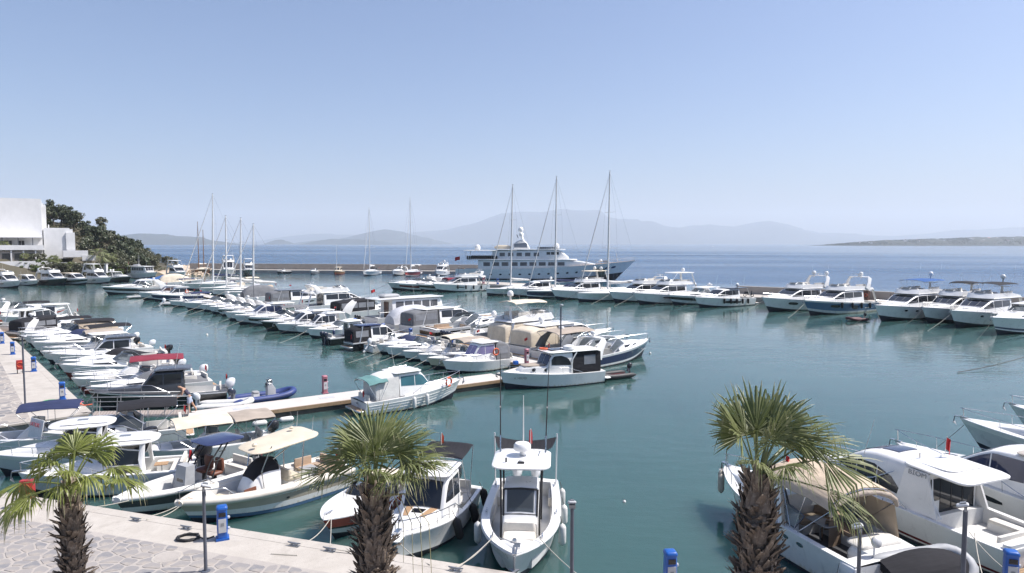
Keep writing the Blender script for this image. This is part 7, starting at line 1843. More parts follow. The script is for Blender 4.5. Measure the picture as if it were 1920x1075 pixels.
# right-hand side
def beige_express(par):
    L, B = 7.6, 2.95
    H = Hull(par, L, B, 1.45, 1.05, 'white', bp=2.4, sb=0.9, sheer=1.4, cock=(0.06, 0.50, 0.52), cap=0.2, hi=True, rake=0.9, sole='dark_deck')
    zf = lambda x: H.zs(H.t_of(x)) + 0.03
    cab = Loaf(par, 'cabin', 'white', [(-0.1, zf(0) + 0.42, 1.18), (0.9, zf(0.9) + 0.40, 1.1), (2.0, zf(2.0) + 0.25, 0.75), (3.0, zf(3.0) + 0.02, 0.32)], zf, 0.3, 0.16, 0.06)
    pad(par, rrect(1.6, 0, 1.3, 1.1, 0.25, 4, 0.35), 0.03, 0.07, 'taupe', 'sun_pad', lambda x, y: cab.top(x) + 0.04)
    m = MB(); m.lathe([(0.26, 0), (0.27, 0.05), (0.2, 0.07)], 'greyglass', (0.75, 0, zf(0.75) + 0.44), 14); m.build('round_hatch', par, 40)
    windscreen_shell(par, -1.35, 0.75, 1.24, 1.5, 0.62, 0.75, 'screen', 'pole_paint', 14, lambda x: max(cab.top(x), zf(x)) if x > -0.1 else zf(x) + 0.05, 0.03)
    # radar arch sides and beige canopy
    for sg in (1, -1): hoop(par, [(-0.95, 1.36 * sg, 1.1), (-0.75, 1.30 * sg, 1.8), (-0.55, 1.18 * sg, 2.35)], [0.32, 0.26, 0.2], 0.07, 'white', 'arch_side'); hoop(par, [(-1.05, 1.39 * sg, 1.12), (-0.9, 1.33 * sg, 1.8), (-0.75, 1.2 * sg, 2.3)], [0.12, 0.12, 0.10], 0.05, 'canvas_taupe', 'arch_trim')
    bimini(par, -2.75, 0.15, 1.28, 2.92, 1.1, 'canvas_tan', 0.55, 4, 0.10, 'canopy')
    m = MB(); hy = [(-2.78 - 0.02 * sin(j), 1.28 * sin(u * pi / 2), 2.66 - 0.55 * (1 - cos(u * pi / 2))) for j, u in enumerate([-1, -0.75, -0.5, -0.25, 0, 0.25, 0.5, 0.75, 1])]; m.tube(hy, [0.05, 0.08, 0.09, 0.07, 0.09, 0.07, 0.09, 0.08, 0.05], 'canvas_taupe', 7); m.build('rolled_curtain', par, 60)
    m = MB(); g = [[(-2.7 + 2.3 * f, -1.28 - 0.02 * sin(f * 20), 2.1), (-2.85 + 2.2 * f, -1.34 - 0.03 * sin(f * 17), 1.1)] for f in [i / 12 for i in range(13)]]; m.loft(g, 'canvas_tan'); m.loft([[(p[0], p[1] + 0.012, p[2]) for p in r] for r in g], 'canvas_tan', flip=True); m.build('side_curtain', par, 60)
    # cockpit
    z0 = 0.52; m = MB(); pts_ = [(-0.45 - 1.15 * cos(a), -0.05 - 1.0 * sin(a)) for a in [radians(-10 + 200 * i / 14) for i in range(15)]]
    secs = [[(x, y, z0), (x, y, z0 + 0.85), (x * 1.0 + 0.16 * (-0.45 - x) / 1.15, y * 0.84, z0 + 0.82), (x + 0.2 * (-0.45 - x), y * 0.78, z0 + 0.45)] for x, y in pts_]
    m.loft(secs, 'tan_seat'); m.loft([[(p[0], p[1] , p[2]) for p in s_[::-1]] for s_ in secs], 'tan_seat'); m.build('lounge_back', par, 50)
    seat(par, -1.15, -0.75, z0, 1.6, 0.55, 0.45, None, 'tan_seat', 'lounge_seat'); seat(par, -0.35, -0.3, z0, 0.55, 1.1, 0.45, None, 'tan_seat', 'lounge_seat')
    m = MB(); m.cushion(rrect(-1.15, 0.0, 0.95, 0.55, 0.12, 4), z0 + 0.62, 0.04, 'grey_seat', 0, 0.02); m.tube([(-1.15, 0, z0), (-1.15, 0, z0 + 0.62)], 0.05, 'steel', 7); m.build('table', par, 40)
    m = MB(); m.box((-0.55, 0.85, z0 + 0.42), (0.6, 0.5, 0.84), 'white', taper=0.92); m.build('galley_unit', par, 20); wheel_mesh(par, -0.2, 0.75, 1.55, 0.19, 0.5, 'rubber')
    # stern unit, platform, mirror-like deck lamp
    m = MB(); m.cushion(rrect(-3.05, -0.35, 0.95, 1.75, 0.25, 4), z0, 0.62, 'white', 0.03, 0.12); m.build('stern_locker', par, 40)
    m = MB(); m.cushion(rrect(-2.85, -0.35, 0.7, 1.6, 0.2, 4), z0 + 0.6, 0.14, 'white_seat', 0.02, 0.06); m.build('stern_sunpad', par, 40)
    m = MB(); m.cushion(rrect(-4.1, 0, 1.0, 2.7, 0.35, 5), 0.40, 0.10, 'white', 0, 0.06); m.build('swim_platform', par, 40)
    for sg in (1, -1):
        m = MB(); m.cushion(rrect(-3.55, 1.28 * sg, 0.7, 0.32, 0.14, 4), 0.45, 0.58, 'white', 0.03, 0.08); m.build('quarter_moulding', par, 40)
        for q in (0, 1): m = MB(); m.lathe([(0.055, 0), (0.055, 0.02)], 'steel', (0, 0, 0), 10); oo = m.build('stern_light', par, 40); oo.location = (-3.93, 1.28 * sg, 0.66 + 0.2 * q); oo.rotation_euler = (0, radians(-90), 0)
    text('Bonit', 0.26, 'print_grey', par, (-3.54, -0.75, z0 + 0.38), (radians(90), 0, radians(-90)), shear=0.3)
    rail(par, H, 0.52, 0.99, 0.42, r=0.016, posts=5, hi=True); anchor_gear(par, H)
    flag(par, 0.1, 0.4, 2.45, 0.6, 0.4, furl=True)
    for t in (0.25, 0.33): H.patch(par, t, t + 0.035, 0.72, 0.84, 'steel', 'vent', n=3)
    H.patch(par, 0.40, 0.52, 0.86, 0.90, 'print_grey', 'hull_mark', n=3)
    m = MB(); m.lathe([(0.10, -0.06), (0.15, -0.03), (0.16, 0.05), (0.11, 0.11), (0.03, 0.13)], 'panel_grey', (0, 0, 0), 14); lo = m.build('flood_lamp', par, 40); lo.location = (-3.55, 0.35, 1.55); lo.rotation_euler = (0, radians(-70), 0)
    m = MB(); m.tube([(-3.5, 0.35, 1.15), (-3.5, 0.35, 1.5)], 0.03, 'white', 6); m.build('lamp_stand', par, 60)
    for i, (t, sg, w) in enumerate([(0.97, 1, 'left of two'), (0.93, 1, 'right of two')]):
        x, y, z = H.side(t, 0.95); FENDER_TODO.append((par, (x, y + 0.15, z - 0.05), 'fender_beige', '%s beige fenders hanging at the bow of the beige-canopied cruiser' % w, z, 1))
    x, y, z = H.side(0.06, 0.7); FENDER_TODO.append((par, (x, y + 0.22, z - 0.1), 'fender_beige', 'round beige ball fender at the stern of the beige-canopied cruiser', z, 1))
RN1 = near('e1', 'motor_cruiser', 'motor yacht', 'white sports cruiser with beige canopy and brown cockpit lounge behind the right palm', 9.5, 22.35, 109.0, beige_express)

def biom(par):
    L, B = 8.8, 3.0
    H = Hull(par, L, B, 1.55, 1.12, 'biom', bp=2.2, sb=0.92, sheer=1.4, cock=(0.05, 0.27, 0.62), cap=0.2, hi=True, rake=0.9, sole='white2')
    zf = lambda x: H.zs(H.t_of(x)) + 0.03
    st = [(-1.75, 2.92, 1.22), (-0.4, 3.02, 1.24), (0.7, 2.95, 1.2), (1.5, 2.55, 1.1), (2.5, zf(2.5) + 0.3, 0.82), (3.3, zf(3.3) + 0.12, 0.45), (3.8, zf(3.8) + 0.01, 0.25)]
    lf = Loaf(par, 'coachroof', 'white', st, zf, 0.10, 0.26, 0.06)
    for a, b in ((-0.95, 0.15), (0.2, 1.05), (1.1, 2.25)): lf.window(lf.obj, a, b, [(-0.95, 1.62), (0.4, 1.78), (2.3, 2.02)], [(-0.95, 1.64), (-0.4, 2.25), (0.3, 2.52), (1.2, 2.5), (2.3, 2.2)], 'glass', margin=0.12, n=8)
    for f0, f1 in ((-0.95, -0.03), (0.03, 0.95)): lf.top_panel(lf.obj, 1.2, 2.35, f0, f1, 'glass')
    for a in (-0.15, 0.62): lf.top_panel(lf.obj, a, a + 0.68, -0.55, 0.55, 'navyglass', 'sunroof', 4, 0.03)
    # raised roof wing over the cockpit
    m = MB(); m.cushion(rrect(-1.9, 0, 2.3, 2.35, 0.35, 5, 0.03), 2.80, 0.20, 'white', 0.05, 0.14, lean=lambda x, y: 0.05 * (x + 1.9)); m.cushion(rrect(-1.55, 0, 1.6, 1.7, 0.3, 4), 3.0, 0.10, 'white', 0.04, 0.12); rf = m.build('roof_wing', par, 45)
    for sg in (1, -1):
        m = MB(); m.add([(-1.0, 1.24 * sg, 2.85), (-1.75, 1.2 * sg, 2.85), (-2.2, 1.28 * sg, 1.25), (-0.7, 1.36 * sg, 1.25), (-1.0, 1.16 * sg, 2.85), (-1.75, 1.12 * sg, 2.85), (-2.2, 1.20 * sg, 1.25), (-0.7, 1.28 * sg, 1.25)], [(0, 1, 2, 3), (7, 6, 5, 4), (0, 3, 7, 4), (1, 5, 6, 2)], 'white'); m.build('side_wing', par, 30)
    bulk = MB(); bulk.box((-1.78, 0, 1.72), (0.06, 2.3, 2.2), 'white'); bo = bulk.build('aft_bulkhead', par, 0)
    for i, y in enumerate((-0.72, -0.17, 0.38)):
        m = MB(); m.box((-1.825, y, 1.62), (0.03, 0.50, 1.95), 'glass'); m.box((-1.83, y - 0.265, 1.62), (0.04, 0.035, 2.0), 'rubber'); m.build('sliding_door', bo, 0)
    m = MB(); m.box((-1.825, 0.88, 2.2), (0.03, 0.42, 0.85), 'glass'); m.build('aft_window', bo, 0)
    m = MB(); m.tube([(-1.9, 1.12, 2.75), (-1.95, 1.15, 1.9), (-2.3, 1.2, 1.3)], 0.02, 'white', 6); m.build('grab_rail', par, 60)
    # cockpit seats and stern
    seat(par, -3.75, 0.1, 0.62, 0.5, 1.8, 0.42, (-0.2, 0, 0.12, 1.8)); seat(par, -3.0, -1.0, 0.62, 1.1, 0.4, 0.42)
    m = MB(); m.cushion(rrect(-4.32, 0.15, 0.26, 2.3, 0.1, 4), 0.45, 0.86, 'white', 0.03, 0.06); m.cushion(rrect(-4.37, 0.15, 0.22, 2.0, 0.08, 4), 0.95, 0.22, 'white2', 0.02, 0.05); m.build('transom_moulding', par, 40)
    text('BİOM', 0.24, 'print_grey', par, (-4.50, 0.1, 0.78), (radians(90), 0, radians(-90))); text('TUZLA  İZMİR', 0.13, 'print_grey', par, (-4.47, 0.1, 0.55), (radians(90), 0, radians(-90)))
    text('BİOM', 0.26, 'print_grey', par, (-1.45, 1.245, 2.74), (radians(84), 0, radians(180)))
    m = MB(); m.cushion(rrect(-4.75, 0, 0.75, 2.6, 0.2, 4), 0.33, 0.10, 'white', 0, 0.05); pl = m.build('swim_platform', par, 40)
    for i in range(6):
        m = MB(); m.box((-4.5 - 0.1 * i, 0, 0.438), (0.085, 2.3, 0.014), 'timber'); m.build('plank', pl, 0)
    rail(par, H, 0.36, 0.99, 0.5, r=0.017, posts=6, hi=True); anchor_gear(par, H)
    m = MB(); m.tube([(1.3, 1.22, zf(1.3) + 0.2), (0.2, 1.28, 2.0), (-0.6, 1.26, 2.55)], 0.02, 'steel', 6); m.build('roof_rail', par, 60)
    flag(par, -1.2, -0.4, 3.05, 0.9, 0.45, furl=True); antenna(par, 0.9, 1.0, 2.5, 1.8, 0.25, 0.015)
    m = MB(); m.tube([(-1.0, 0.55, 3.0), (-1.0, 0.55, 3.32)], 0.03, 'steel', 6); m.tube([(-1.25, -0.15, 3.0), (-1.25, -0.15, 3.26)], 0.02, 'white', 6); m.build('roof_fittings', par, 40)
    x, y, z = H.side(0.45, 0.9); FENDER_TODO.append((par, (x, y + 0.17, z - 0.15), 'fender_white', 'pear-shaped white fender between the beige-canopied cruiser and the coupe', z, 1))
near('bi', 'hardtop_cruiser', 'motor yacht', 'white coupe yacht with curved side windows, dark sliding doors and teak platform', 14.1, 24.1, 112.0, biom).scale = (1, 1, 0.86)
near('r3', 'hardtop_cruiser', 'motor yacht', 'white yacht with beige roof cover and navy side band right of the coupe yacht', 18.7, 24.4, 115.0, lambda par: b_coupe(par, 10.2, dict(roof='taupe', glass='navyglass', tent='canvas_tan'), 'beige-roofed yacht'))
near('r4', 'motor_cruiser', 'motor yacht', 'grey-hulled sports cruiser with high chrome bow rail at the right edge', 25.2, 27.6, 128.0, lambda par: b_express(par, 12.0, dict(hull='greyside', arch=1, pad='taupe', big=1), 'grey-hulled cruiser'))
near('r5', 'motor_cruiser', 'motor yacht', 'white sports cruiser bow farthest up the right picture edge', 29.6, 31.2, 128.0, lambda par: b_express(par, 11.0, dict(arch=1, big=1), 'right edge cruiser'))
def covered_dinghy(par):
    b_rib(par, 2.7, dict(tube='rib_grey', motor=None), 'covered dinghy')
    Loaf(par, 'dinghy_cover', 'canvas_black', [(-1.4, 0.42, 0.6), (-0.6, 0.55, 0.72), (0.4, 0.55, 0.70), (1.1, 0.45, 0.4)], 0.2, 0.3, 0.2, 0.1)
dp = near('dd', 'inflatable_boat', 'inflatable boat', 'grey dinghy under a black cover at the stern of the beige-canopied cruiser', 11.75, 18.75, 15.0, covered_dinghy); dp.location.z = 0.62; dp.rotation_euler = (radians(34), radians(-4), radians(12))

# along the walkway
def green_top(par):
    L = 7.2; H = b_pilot(par, L, dict(glass='tealglass', tent='canvas_white'), 'green-topped cabin cruiser')
    bimini(par, -0.47 * L, -0.30 * L, 1.02, 2.15, 0.85, 'canvas_teal', 0.25, 3, 0.05, 'awning', True, 0.12)
    for v in (0.35, 0.55, 0.75): H.patch(par, 0.02, 0.9, v, v + 0.012, 'white2', 'hull_strake', n=12, off=0.03)
    text('LILI', 0.2, 'print_grey', par, (-L / 2 - 0.03, 0.1, 0.62), (radians(90), 0, radians(-90)))
    for k, t in enumerate((0.55, 0.42)):
        x, y, z = H.side(t, 0.9); FENDER_TODO.append((par, (x, -y - 0.13, z), 'fender_white', ('forward' if k == 0 else 'aft') + ' white fender on the side of the green-awning cabin cruiser', z, -1))
    o = thing('life_ring', 'orange life ring on the bow rail of the green-awning cabin cruiser', 'life ring', (0, 0, 0)); o.parent = None
    wx = par.matrix_basis @ Vector((0.29 * L, -0.95, 1.35)); o.location = wx; o.rotation_euler = (0, 0, par.rotation_euler.z + 0.35)
    m = MB(); pts_ = [(0.27 * cos(a), 0, 0.27 * sin(a)) for a in [2 * pi * i / 18 for i in range(19)]]; m.tube(pts_, 0.06, 'life_orange', 8); rg = m.build('ring', o, 60)
    for q in range(4):
        a = pi / 4 + q * pi / 2; m = MB(); m.tube([(0.27 * cos(a + d_), 0, 0.27 * sin(a + d_)) for d_ in (-0.16, 0, 0.16)], 0.064, 'flag_white', 8); m.build('band', o, 60)
near('gt', 'cabin_boat', 'cabin boat', 'white cabin cruiser with pale green awning and blue-tinted windows beside the walkway', -6.2, 41.9, 38.0, green_top)
def lobster(par):
    L, B = 7.9, 2.55
    H = Hull(par, L, B, 1.25, 0.85, 'white', bp=2.1, sb=0.88, sheer=1.9, cock=(0.05, 0.36, 0.4), cap=0.14, hi=True, rake=0.55)
    zf = lambda x: H.zs(H.t_of(x)) + 0.03
    fo = Loaf(par, 'foredeck_cabin', 'white', [(0.2, zf(0.2) + 0.48, 0.88), (1.4, zf(1.4) + 0.44, 0.76), (2.3, zf(2.3) + 0.36, 0.5), (2.55, zf(2.5) + 0.05, 0.42)], zf, 0.1, 0.1, 0.04, 1)
    pad(par, rrect(1.35, 0, 1.7, 1.15, 0.2, 3, 0.25), 0.0, 0.07, 'canvas_taupe', 'sun_pad', lambda x, y: fo.top(x) + 0.04)
    for x in (0.75, 1.65):
        for sg in (1, -1):
            m = MB(); m.lathe([(0.12, 0), (0.125, 0.02), (0.09, 0.035)], 'glass', (0, 0, 0), 14, 1.3); o = m.build('porthole', fo.obj, 40); o.location = (x, (fo.ysurf(x, zf(x) + 0.24) + 0.0) * sg, zf(x) + 0.24); o.rotation_euler = (radians(-90 * sg), 0, 0)
    wh = Loaf(par, 'wheelhouse', 'white', [(-1.3, 2.35, 0.96), (0.0, 2.38, 0.96), (0.28, 2.28, 0.94), (0.62, zf(0.6) + 0.6, 0.88), (0.72, zf(0.7) + 0.2, 0.87)], zf, 0.05, 0.12, 0.06, 1)
    for f0, f1 in ((-0.95, -0.04), (0.04, 0.95)): wh.top_panel(wh.obj, 0.30, 0.62, f0, f1, 'navyglass')
    wh.window(wh.obj, -1.15, 0.38, [(-1.2, 1.5), (0.4, 1.6)], [(-1.2, 1.55), (-0.95, 2.0), (-0.4, 2.2), (0.4, 2.2)], 'glass', margin=0.14, n=10)
    m = MB(); m.cushion(rrect(-1.6, 0, 4.3, 2.05, 0.25, 4, 0.04), 2.40, 0.08, 'white', 0.08, 0.06); rf = m.build('roof', par, 40)
    m = MB(); m.box((-0.4, 0.1, 2.57), (1.1, 0.8, 0.03), 'solar'); m.build('solar_panel', rf, 0)
    m = MB(); m.lathe([(0.38, 0), (0.45, 0.12), (0.4, 0.3), (0.2, 0.4)], 'white', (-1.2, 0.55, 2.48), 14); m.build('roof_tank', rf, 40)
    en = Loaf(par, 'cockpit_curtain', 'canvas_black', [(-3.65, 2.3, 0.93), (-1.35, 2.36, 0.95)], 0.9, 0.03, 0.05, 0.0, 0)
    for a in (-3.2,): en.window(en.obj, a, a + 0.95, [(-4, 1.45), (0, 1.45)], [(-4, 2.1), (0, 2.1)], 'canvas_vinyl', 'clear_panel', n=5)
    m = MB()
    for sg in (1, -1): hoop(par, [(-1.15, 0.99 * sg, 0.95), (-1.25, 0.99 * sg, 1.9), (-1.6, 0.97 * sg, 2.38)], 0.1, 0.05, 'white', 'arch_post')
    m = MB(); pts_ = [(0.35 + 0.27 * cos(a), -0.35 + 0.27 * sin(a), 2.58) for a in [2 * pi * i / 16 for i in range(17)]]; m.tube(pts_, 0.06, 'life_orange', 7); m.build('life_ring', rf, 60)
    m = MB(); m.cushion(rrect(2.35, -0.75, 0.35, 0.35, 0.06, 2), 1.55, 0.24, 'box_blue', 0, 0.03); m.build('bow_box', par, 30)
    rail(par, H, 0.25, 0.98, 0.42, r=0.014, posts=6, hi=True); anchor_gear(par, H)
    text('A. HELMSI', 0.2, 'print_dark', par, (2.75, 0.80, 0.86), (radians(70), 0, radians(180 - 23))); text('A. HELMSI', 0.2, 'print_dark', par, (2.72, -0.80, 0.86), (radians(70), 0, radians(23)))
    platform(par, L, B, 0.3, 0.6, 'white2')
near('lb', 'cabin_boat', 'cabin boat', 'white cabin boat with black cockpit curtains and tan foredeck pad at the walkway end', 2.7, 47.9, 206.0, lobster)
near('r1', 'inflatable_boat', 'inflatable boat', 'blue inflatable boat with navy outboard moored behind the walkway', -15.7, 43.2, 36.0, lambda par: b_rib(par, 3.9, dict(tube='rib_blue', motor='navy', consm='rib_grey'), 'blue inflatable'))
near('r2', 'inflatable_boat', 'inflatable boat', 'black inflatable dinghy with red seats and black outboard astern of the curtained cabin boat', 7.4, 50.3, 210.0, lambda par: b_rib(par, 3.1, dict(tube='rib_black', motor='black', seatm='red_gel', hullm='maroon_gel'), 'black dinghy'))
near('r3', 'dinghy', 'inflatable boat', 'small pale dinghy with its motor beside the gangway behind the black cabin boat', -17.3, 41.0, 10.0, lambda par: b_rib(par, 3.2, dict(tube='fender_white', motor='white'), 'pale dinghy'))
# ------------------------------------------------------------------ palms
def frond(parent, base, az, el, lp, R, seed, droop=0.35, mat='palm_leaf', spread=105, nseg=34, twist=0.0):
    rnd = random.Random(seed); m = MB()
    d = Vector((cos(el) * cos(az), cos(el) * sin(az), sin(el))); w = Vector((-sin(az), cos(az), 0.0)); w = (w * cos(twist) + d.cross(w) * sin(twist)).normalized()
    R *= 0.86 if mat == 'palm_leaf_bright' else 0.94; base = Vector(base); pts = []
    for i in range(6):
        s_ = i / 5; pts.append(base + d * lp * s_ + Vector((0, 0, -0.16 * lp * s_ * s_)))
    m.tube(pts, [0.030, 0.024, 0.020, 0.018, 0.016, 0.014], mat, 5, (1.4, 0.7))
    hub = pts[-1]; d = (pts[-1] - pts[-2]).normalized(); n = d.cross(w).normalized()
    dphi = radians(2 * spread) / nseg; broad = mat == 'palm_leaf_bright'; rs = (0.66 if broad else 0.52) * R
    for k in range(nseg):
        ph = -radians(spread) + dphi * (k + 0.5); a = abs(ph) / radians(spread)
        Rk = R * (1.0 - 0.30 * a ** 1.5) * rnd.uniform(0.90, 1.06); rsk = rs * (1 - 0.15 * a) * rnd.uniform(0.85, 1.1)
        u0 = (d * cos(ph) + w * sin(ph) + n * (-0.10 - 0.28 * a) * 0.7).normalized(); side = (-d * sin(ph) + w * cos(ph)).normalized()
        fall = droop * rnd.uniform(0.6, 1.9); kink = rnd.random() < 0.36
        rows = []; rr = [0.04, 0.3 * Rk, rsk, 0.74 * Rk, 0.88 * Rk, Rk]
        for q, r in enumerate(rr):
            hw_ = r * dphi * (0.53 if broad else 0.50) if r <= rsk else rsk * dphi * 0.50 * max(0.03, 1 - (r - rsk) / (Rk - rsk)) ** 0.75
            f = r / R; p = hub + u0 * r + Vector((0, 0, -1)) * (fall * R * f ** 3.2) + n * 0.02 * sin(k * 1.7)
            if kink and q >= 4: p += Vector((0, 0, -1)) * (0.10 * R * (q - 3)) - u0 * 0.07 * R * (q - 3)
            rows.append([p - side * hw_ - n * hw_ * 0.30, p + n * hw_ * 0.30, p + side * hw_ - n * hw_ * 0.30])
        m.loft(rows, lambda i, j: 'palm_tip' if i >= 4 and (kink or k % 3 == 0) else mat)
    return m.build('frond', parent, 0)
_boots = []
def boot_meshes():
    for s_ in range(4):
        rnd = random.Random(40 + s_); m = MB(); secs = []
        for i, (x, z, w, t) in enumerate(((0.0, -0.07, 0.060, 0.022), (0.045, 0.005, 0.056, 0.018), (0.085, 0.075, 0.044, 0.012), (0.10 + 0.06 * rnd.random(), 0.14 + 0.05 * rnd.random(), 0.022, 0.006))):
            tw = rnd.uniform(-0.012, 0.012)
            secs.append([(x, -w + tw, z), (x - t, 0, z + t), (x, w + tw, z), (x + t, tw, z - t * 0.5)])
        m.loft(secs, 'dead_leaf', closed=True, cap0=True, cap1=True, flip=True)
        if s_ % 2: m.add([(0.12, -0.04, 0.12), (0.16, -0.03, 0.20), (0.12, 0.0, 0.13), (0.12, 0.045, 0.12), (0.17, 0.05, 0.19), (0.13, 0.01, 0.13)], [(0, 1, 2), (3, 5, 4)], 'dead_leaf')
        o = m.build('leaf_base', None, 0); _boots.append(o.data); bpy.data.objects.remove(o)
boot_meshes()
def palm(label, x, y, ztop, rad, visible_from, fronds, mat, seed, dense=1.0):
    o = thing('fan_palm', label, 'palm', (x, y, 1.0), 0.0, 'fan palms on the promenade'); rnd = random.Random(seed); h = ztop - 1.0
    prof = lambda z: rad * (1.0 if z < h - 1.0 else 1.0 - 0.52 * ((z - (h - 1.0)) / 1.0) ** 1.8)
    lean = [rnd.uniform(-0.04, 0.04), rnd.uniform(-0.04, 0.04)]
    m = MB(); m.lathe([(prof(z) * 0.80, z) for z in [h * i / 16 for i in range(17)]], 'dead_leaf', (0, 0, 0), 14); m.build('trunk', o, 50)
    low = MB(); cnt = 0; z = 0.05; row = 0
    while z < h - 0.02:
        rr = prof(z) * 0.80; n = max(6, int(2 * pi * rr / (0.115 / dense)))
        for k in range(n):
            a = 2 * pi * (k + 0.5 * (row % 2)) / n + rnd.uniform(-0.12, 0.12); s_ = rnd.uniform(0.7, 1.45); zz = z + rnd.uniform(-0.03, 0.03)
            tilt = rnd.uniform(-0.75, 0.5) + (0.35 if z > h - 0.6 else 0)
            mt = Matrix.Translation((rr * 0.97 * cos(a), rr * 0.97 * sin(a), zz)) @ Matrix.Rotation(a + rnd.uniform(-0.25, 0.25), 4, 'Z') @ Matrix.Rotation(-tilt, 4, 'Y') @ Matrix.Diagonal((s_, s_ * rnd.uniform(0.7, 1.1), s_, 1))
            if z + 1.0 > visible_from and cnt < 300:
                b = bpy.data.objects.new('leaf_base', rnd.choice(_boots)); COL.objects.link(b); b.parent = o; b.matrix_local = mt; cnt += 1
            else:
                d = rnd.choice(_boots); low.add([tuple(mt @ v.co) for v in d.vertices], [tuple(p.vertices) for p in d.polygons], 'dead_leaf')
        z += 0.072 / dense; row += 1
    lo = low.build('leaf_base_mass', o, 0); lo['kind'] = 'stuff'
    for i, (az, el, lp, R, dr) in enumerate(fronds):
        frond(o, (cos(radians(az)) * 0.06, sin(radians(az)) * 0.06, h - 0.05 + 0.05 * sin(radians(el))), radians(az), radians(el), lp, R, seed * 100 + i, dr, mat, 108 if el > 20 else 95, 34, rnd.uniform(-0.5, 0.5))
    return o
# azimuth 0 = right in the picture, 90 = away from the camera, 270 = towards it
palm('tall fan palm with shaggy brown trunk in front of the beige-canopied cruiser', 4.05, 11.0, 6.25, 0.30, 4.3,
     [(85, 80, 0.78, 1.08, 0.10), (40, 74, 0.8, 1.08, 0.12), (300, 78, 0.7, 0.98, 0.12), (150, 78, 0.75, 1.05, 0.10), (178, 72, 0.78, 1.0, 0.10), (30, 60, 0.82, 1.02, 0.15), (8, 50, 0.88, 1.0, 0.2), (14, 36, 1.0, 1.0, 0.2), (-8, 26, 1.05, 1.05, 0.22), (-14, 0, 1.0, 0.95, 0.3), (310, 40, 0.5, 0.66, 0.45), (250, 50, 0.42, 0.58, 0.45), (80, 56, 0.8, 0.95, 0.2), (40, 30, 0.9, 0.9, 0.3)], 'palm_leaf', 3)
palm('fan palm with dense upright crown in front of the red-bowed speedboat', -2.48, 12.0, 5.72, 0.285, 4.0,
     [(90, 82, 0.7, 1.08, 0.10), (130, 70, 0.7, 1.0, 0.15), (160, 68, 0.7, 0.95, 0.2), (50, 68, 0.7, 1.02, 0.15), (12, 58, 0.75, 1.0, 0.2), (345, 44, 0.8, 0.98, 0.22), (2, 34, 0.8, 0.95, 0.28), (172, 22, 0.9, 0.75, 0.15), (300, 76, 0.65, 0.95, 0.15), (240, 72, 0.6, 0.92, 0.2), (320, 38, 0.6, 0.75, 0.45), (30, 42, 0.75, 0.9, 0.25), (90, 52, 0.75, 0.9, 0.25), (150, 44, 0.7, 0.85, 0.3), (275, 52, 0.5, 0.8, 0.35)], 'palm_leaf', 5)
palm('bright green fan palm with open drooping leaves at the left of the promenade', -9.25, 14.0, 5.0, 0.20, 2.8,
     [(100, 74, 0.75, 0.85, 0.35), (70, 60, 0.75, 0.85, 0.4), (40, 62, 0.85, 0.8, 0.35), (150, 46, 0.8, 0.8, 0.6), (175, 10, 1.0, 0.85, 0.7), (200, -2, 0.75, 0.8, 0.5), (250, 64, 0.6, 0.75, 0.5), (300, 50, 0.6, 0.7, 0.5), (20, 28, 0.85, 0.8, 0.5), (0, 18, 1.0, 0.85, 0.4), (330, 34, 0.7, 0.7, 0.6), (120, 56, 0.75, 0.8, 0.5), (235, 8, 0.65, 0.75, 0.5), (285, 30, 0.5, 0.6, 0.7)], 'palm_leaf_bright', 8)
# dry stalks hanging from the middle palm
stalk = bpy.data.objects['fan_palm.001']
for i in range(4):
    m = MB(); x0 = 0.15 + 0.09 * i; m.tube([(0.1, -0.1, 4.5), (x0 + 0.25, -0.25, 4.62), (x0 + 0.42 + 0.06 * i, -0.3, 4.1), (x0 + 0.42 + 0.08 * i, -0.3, 3.4 - 0.2 * i)], [0.014, 0.011, 0.008, 0.004], 'palm_tip', 4); m.build('dry_stalk', stalk, 60)
# small palms by the white building
def small_palm(px, Y, h, s_, label, droop=False):
    x, y = tpos(px, Y); o = thing('small_palm', label, 'palm', (x, y, land_h(x, y)), 0, 'palms by the white building'); m = MB()
    m.lathe([(0.34, -0.5), (0.36, h * 0.5), (0.30, h)], 'bark', (0, 0, 0), 9); m.build('trunk', o, 50)
    for i in range(14):
        a = 2.4 * i; e = 75 - 6.5 * i
        frond(o, (0, 0, h), a, radians(e), 0.8 * s_, 1.3 * s_, i + int(px), 0.5 if not droop else 0.8, 'palm_leaf', 100 if not droop else 40, 14)
for px, Y, h, s_, lab, dr in ((8, 186, 3.6, 1.0, 'small palm at the left picture edge in front of the white building', False), (47, 186, 2.6, 0.8, 'small slim palm standing before the building base', False), (101, 186, 3.6, 1.1, 'thick-trunked palm in front of the white wing', False), (186, 200, 5.2, 1.9, 'feathery palm right of the terrace wall', True), (205, 204, 4.0, 1.9, 'drooping palm beside the dark trees', True), (133, 186, 2.6, 1.0, 'bushy palm below the white wing', False)):
    small_palm(px, Y, h, s_, lab, dr)

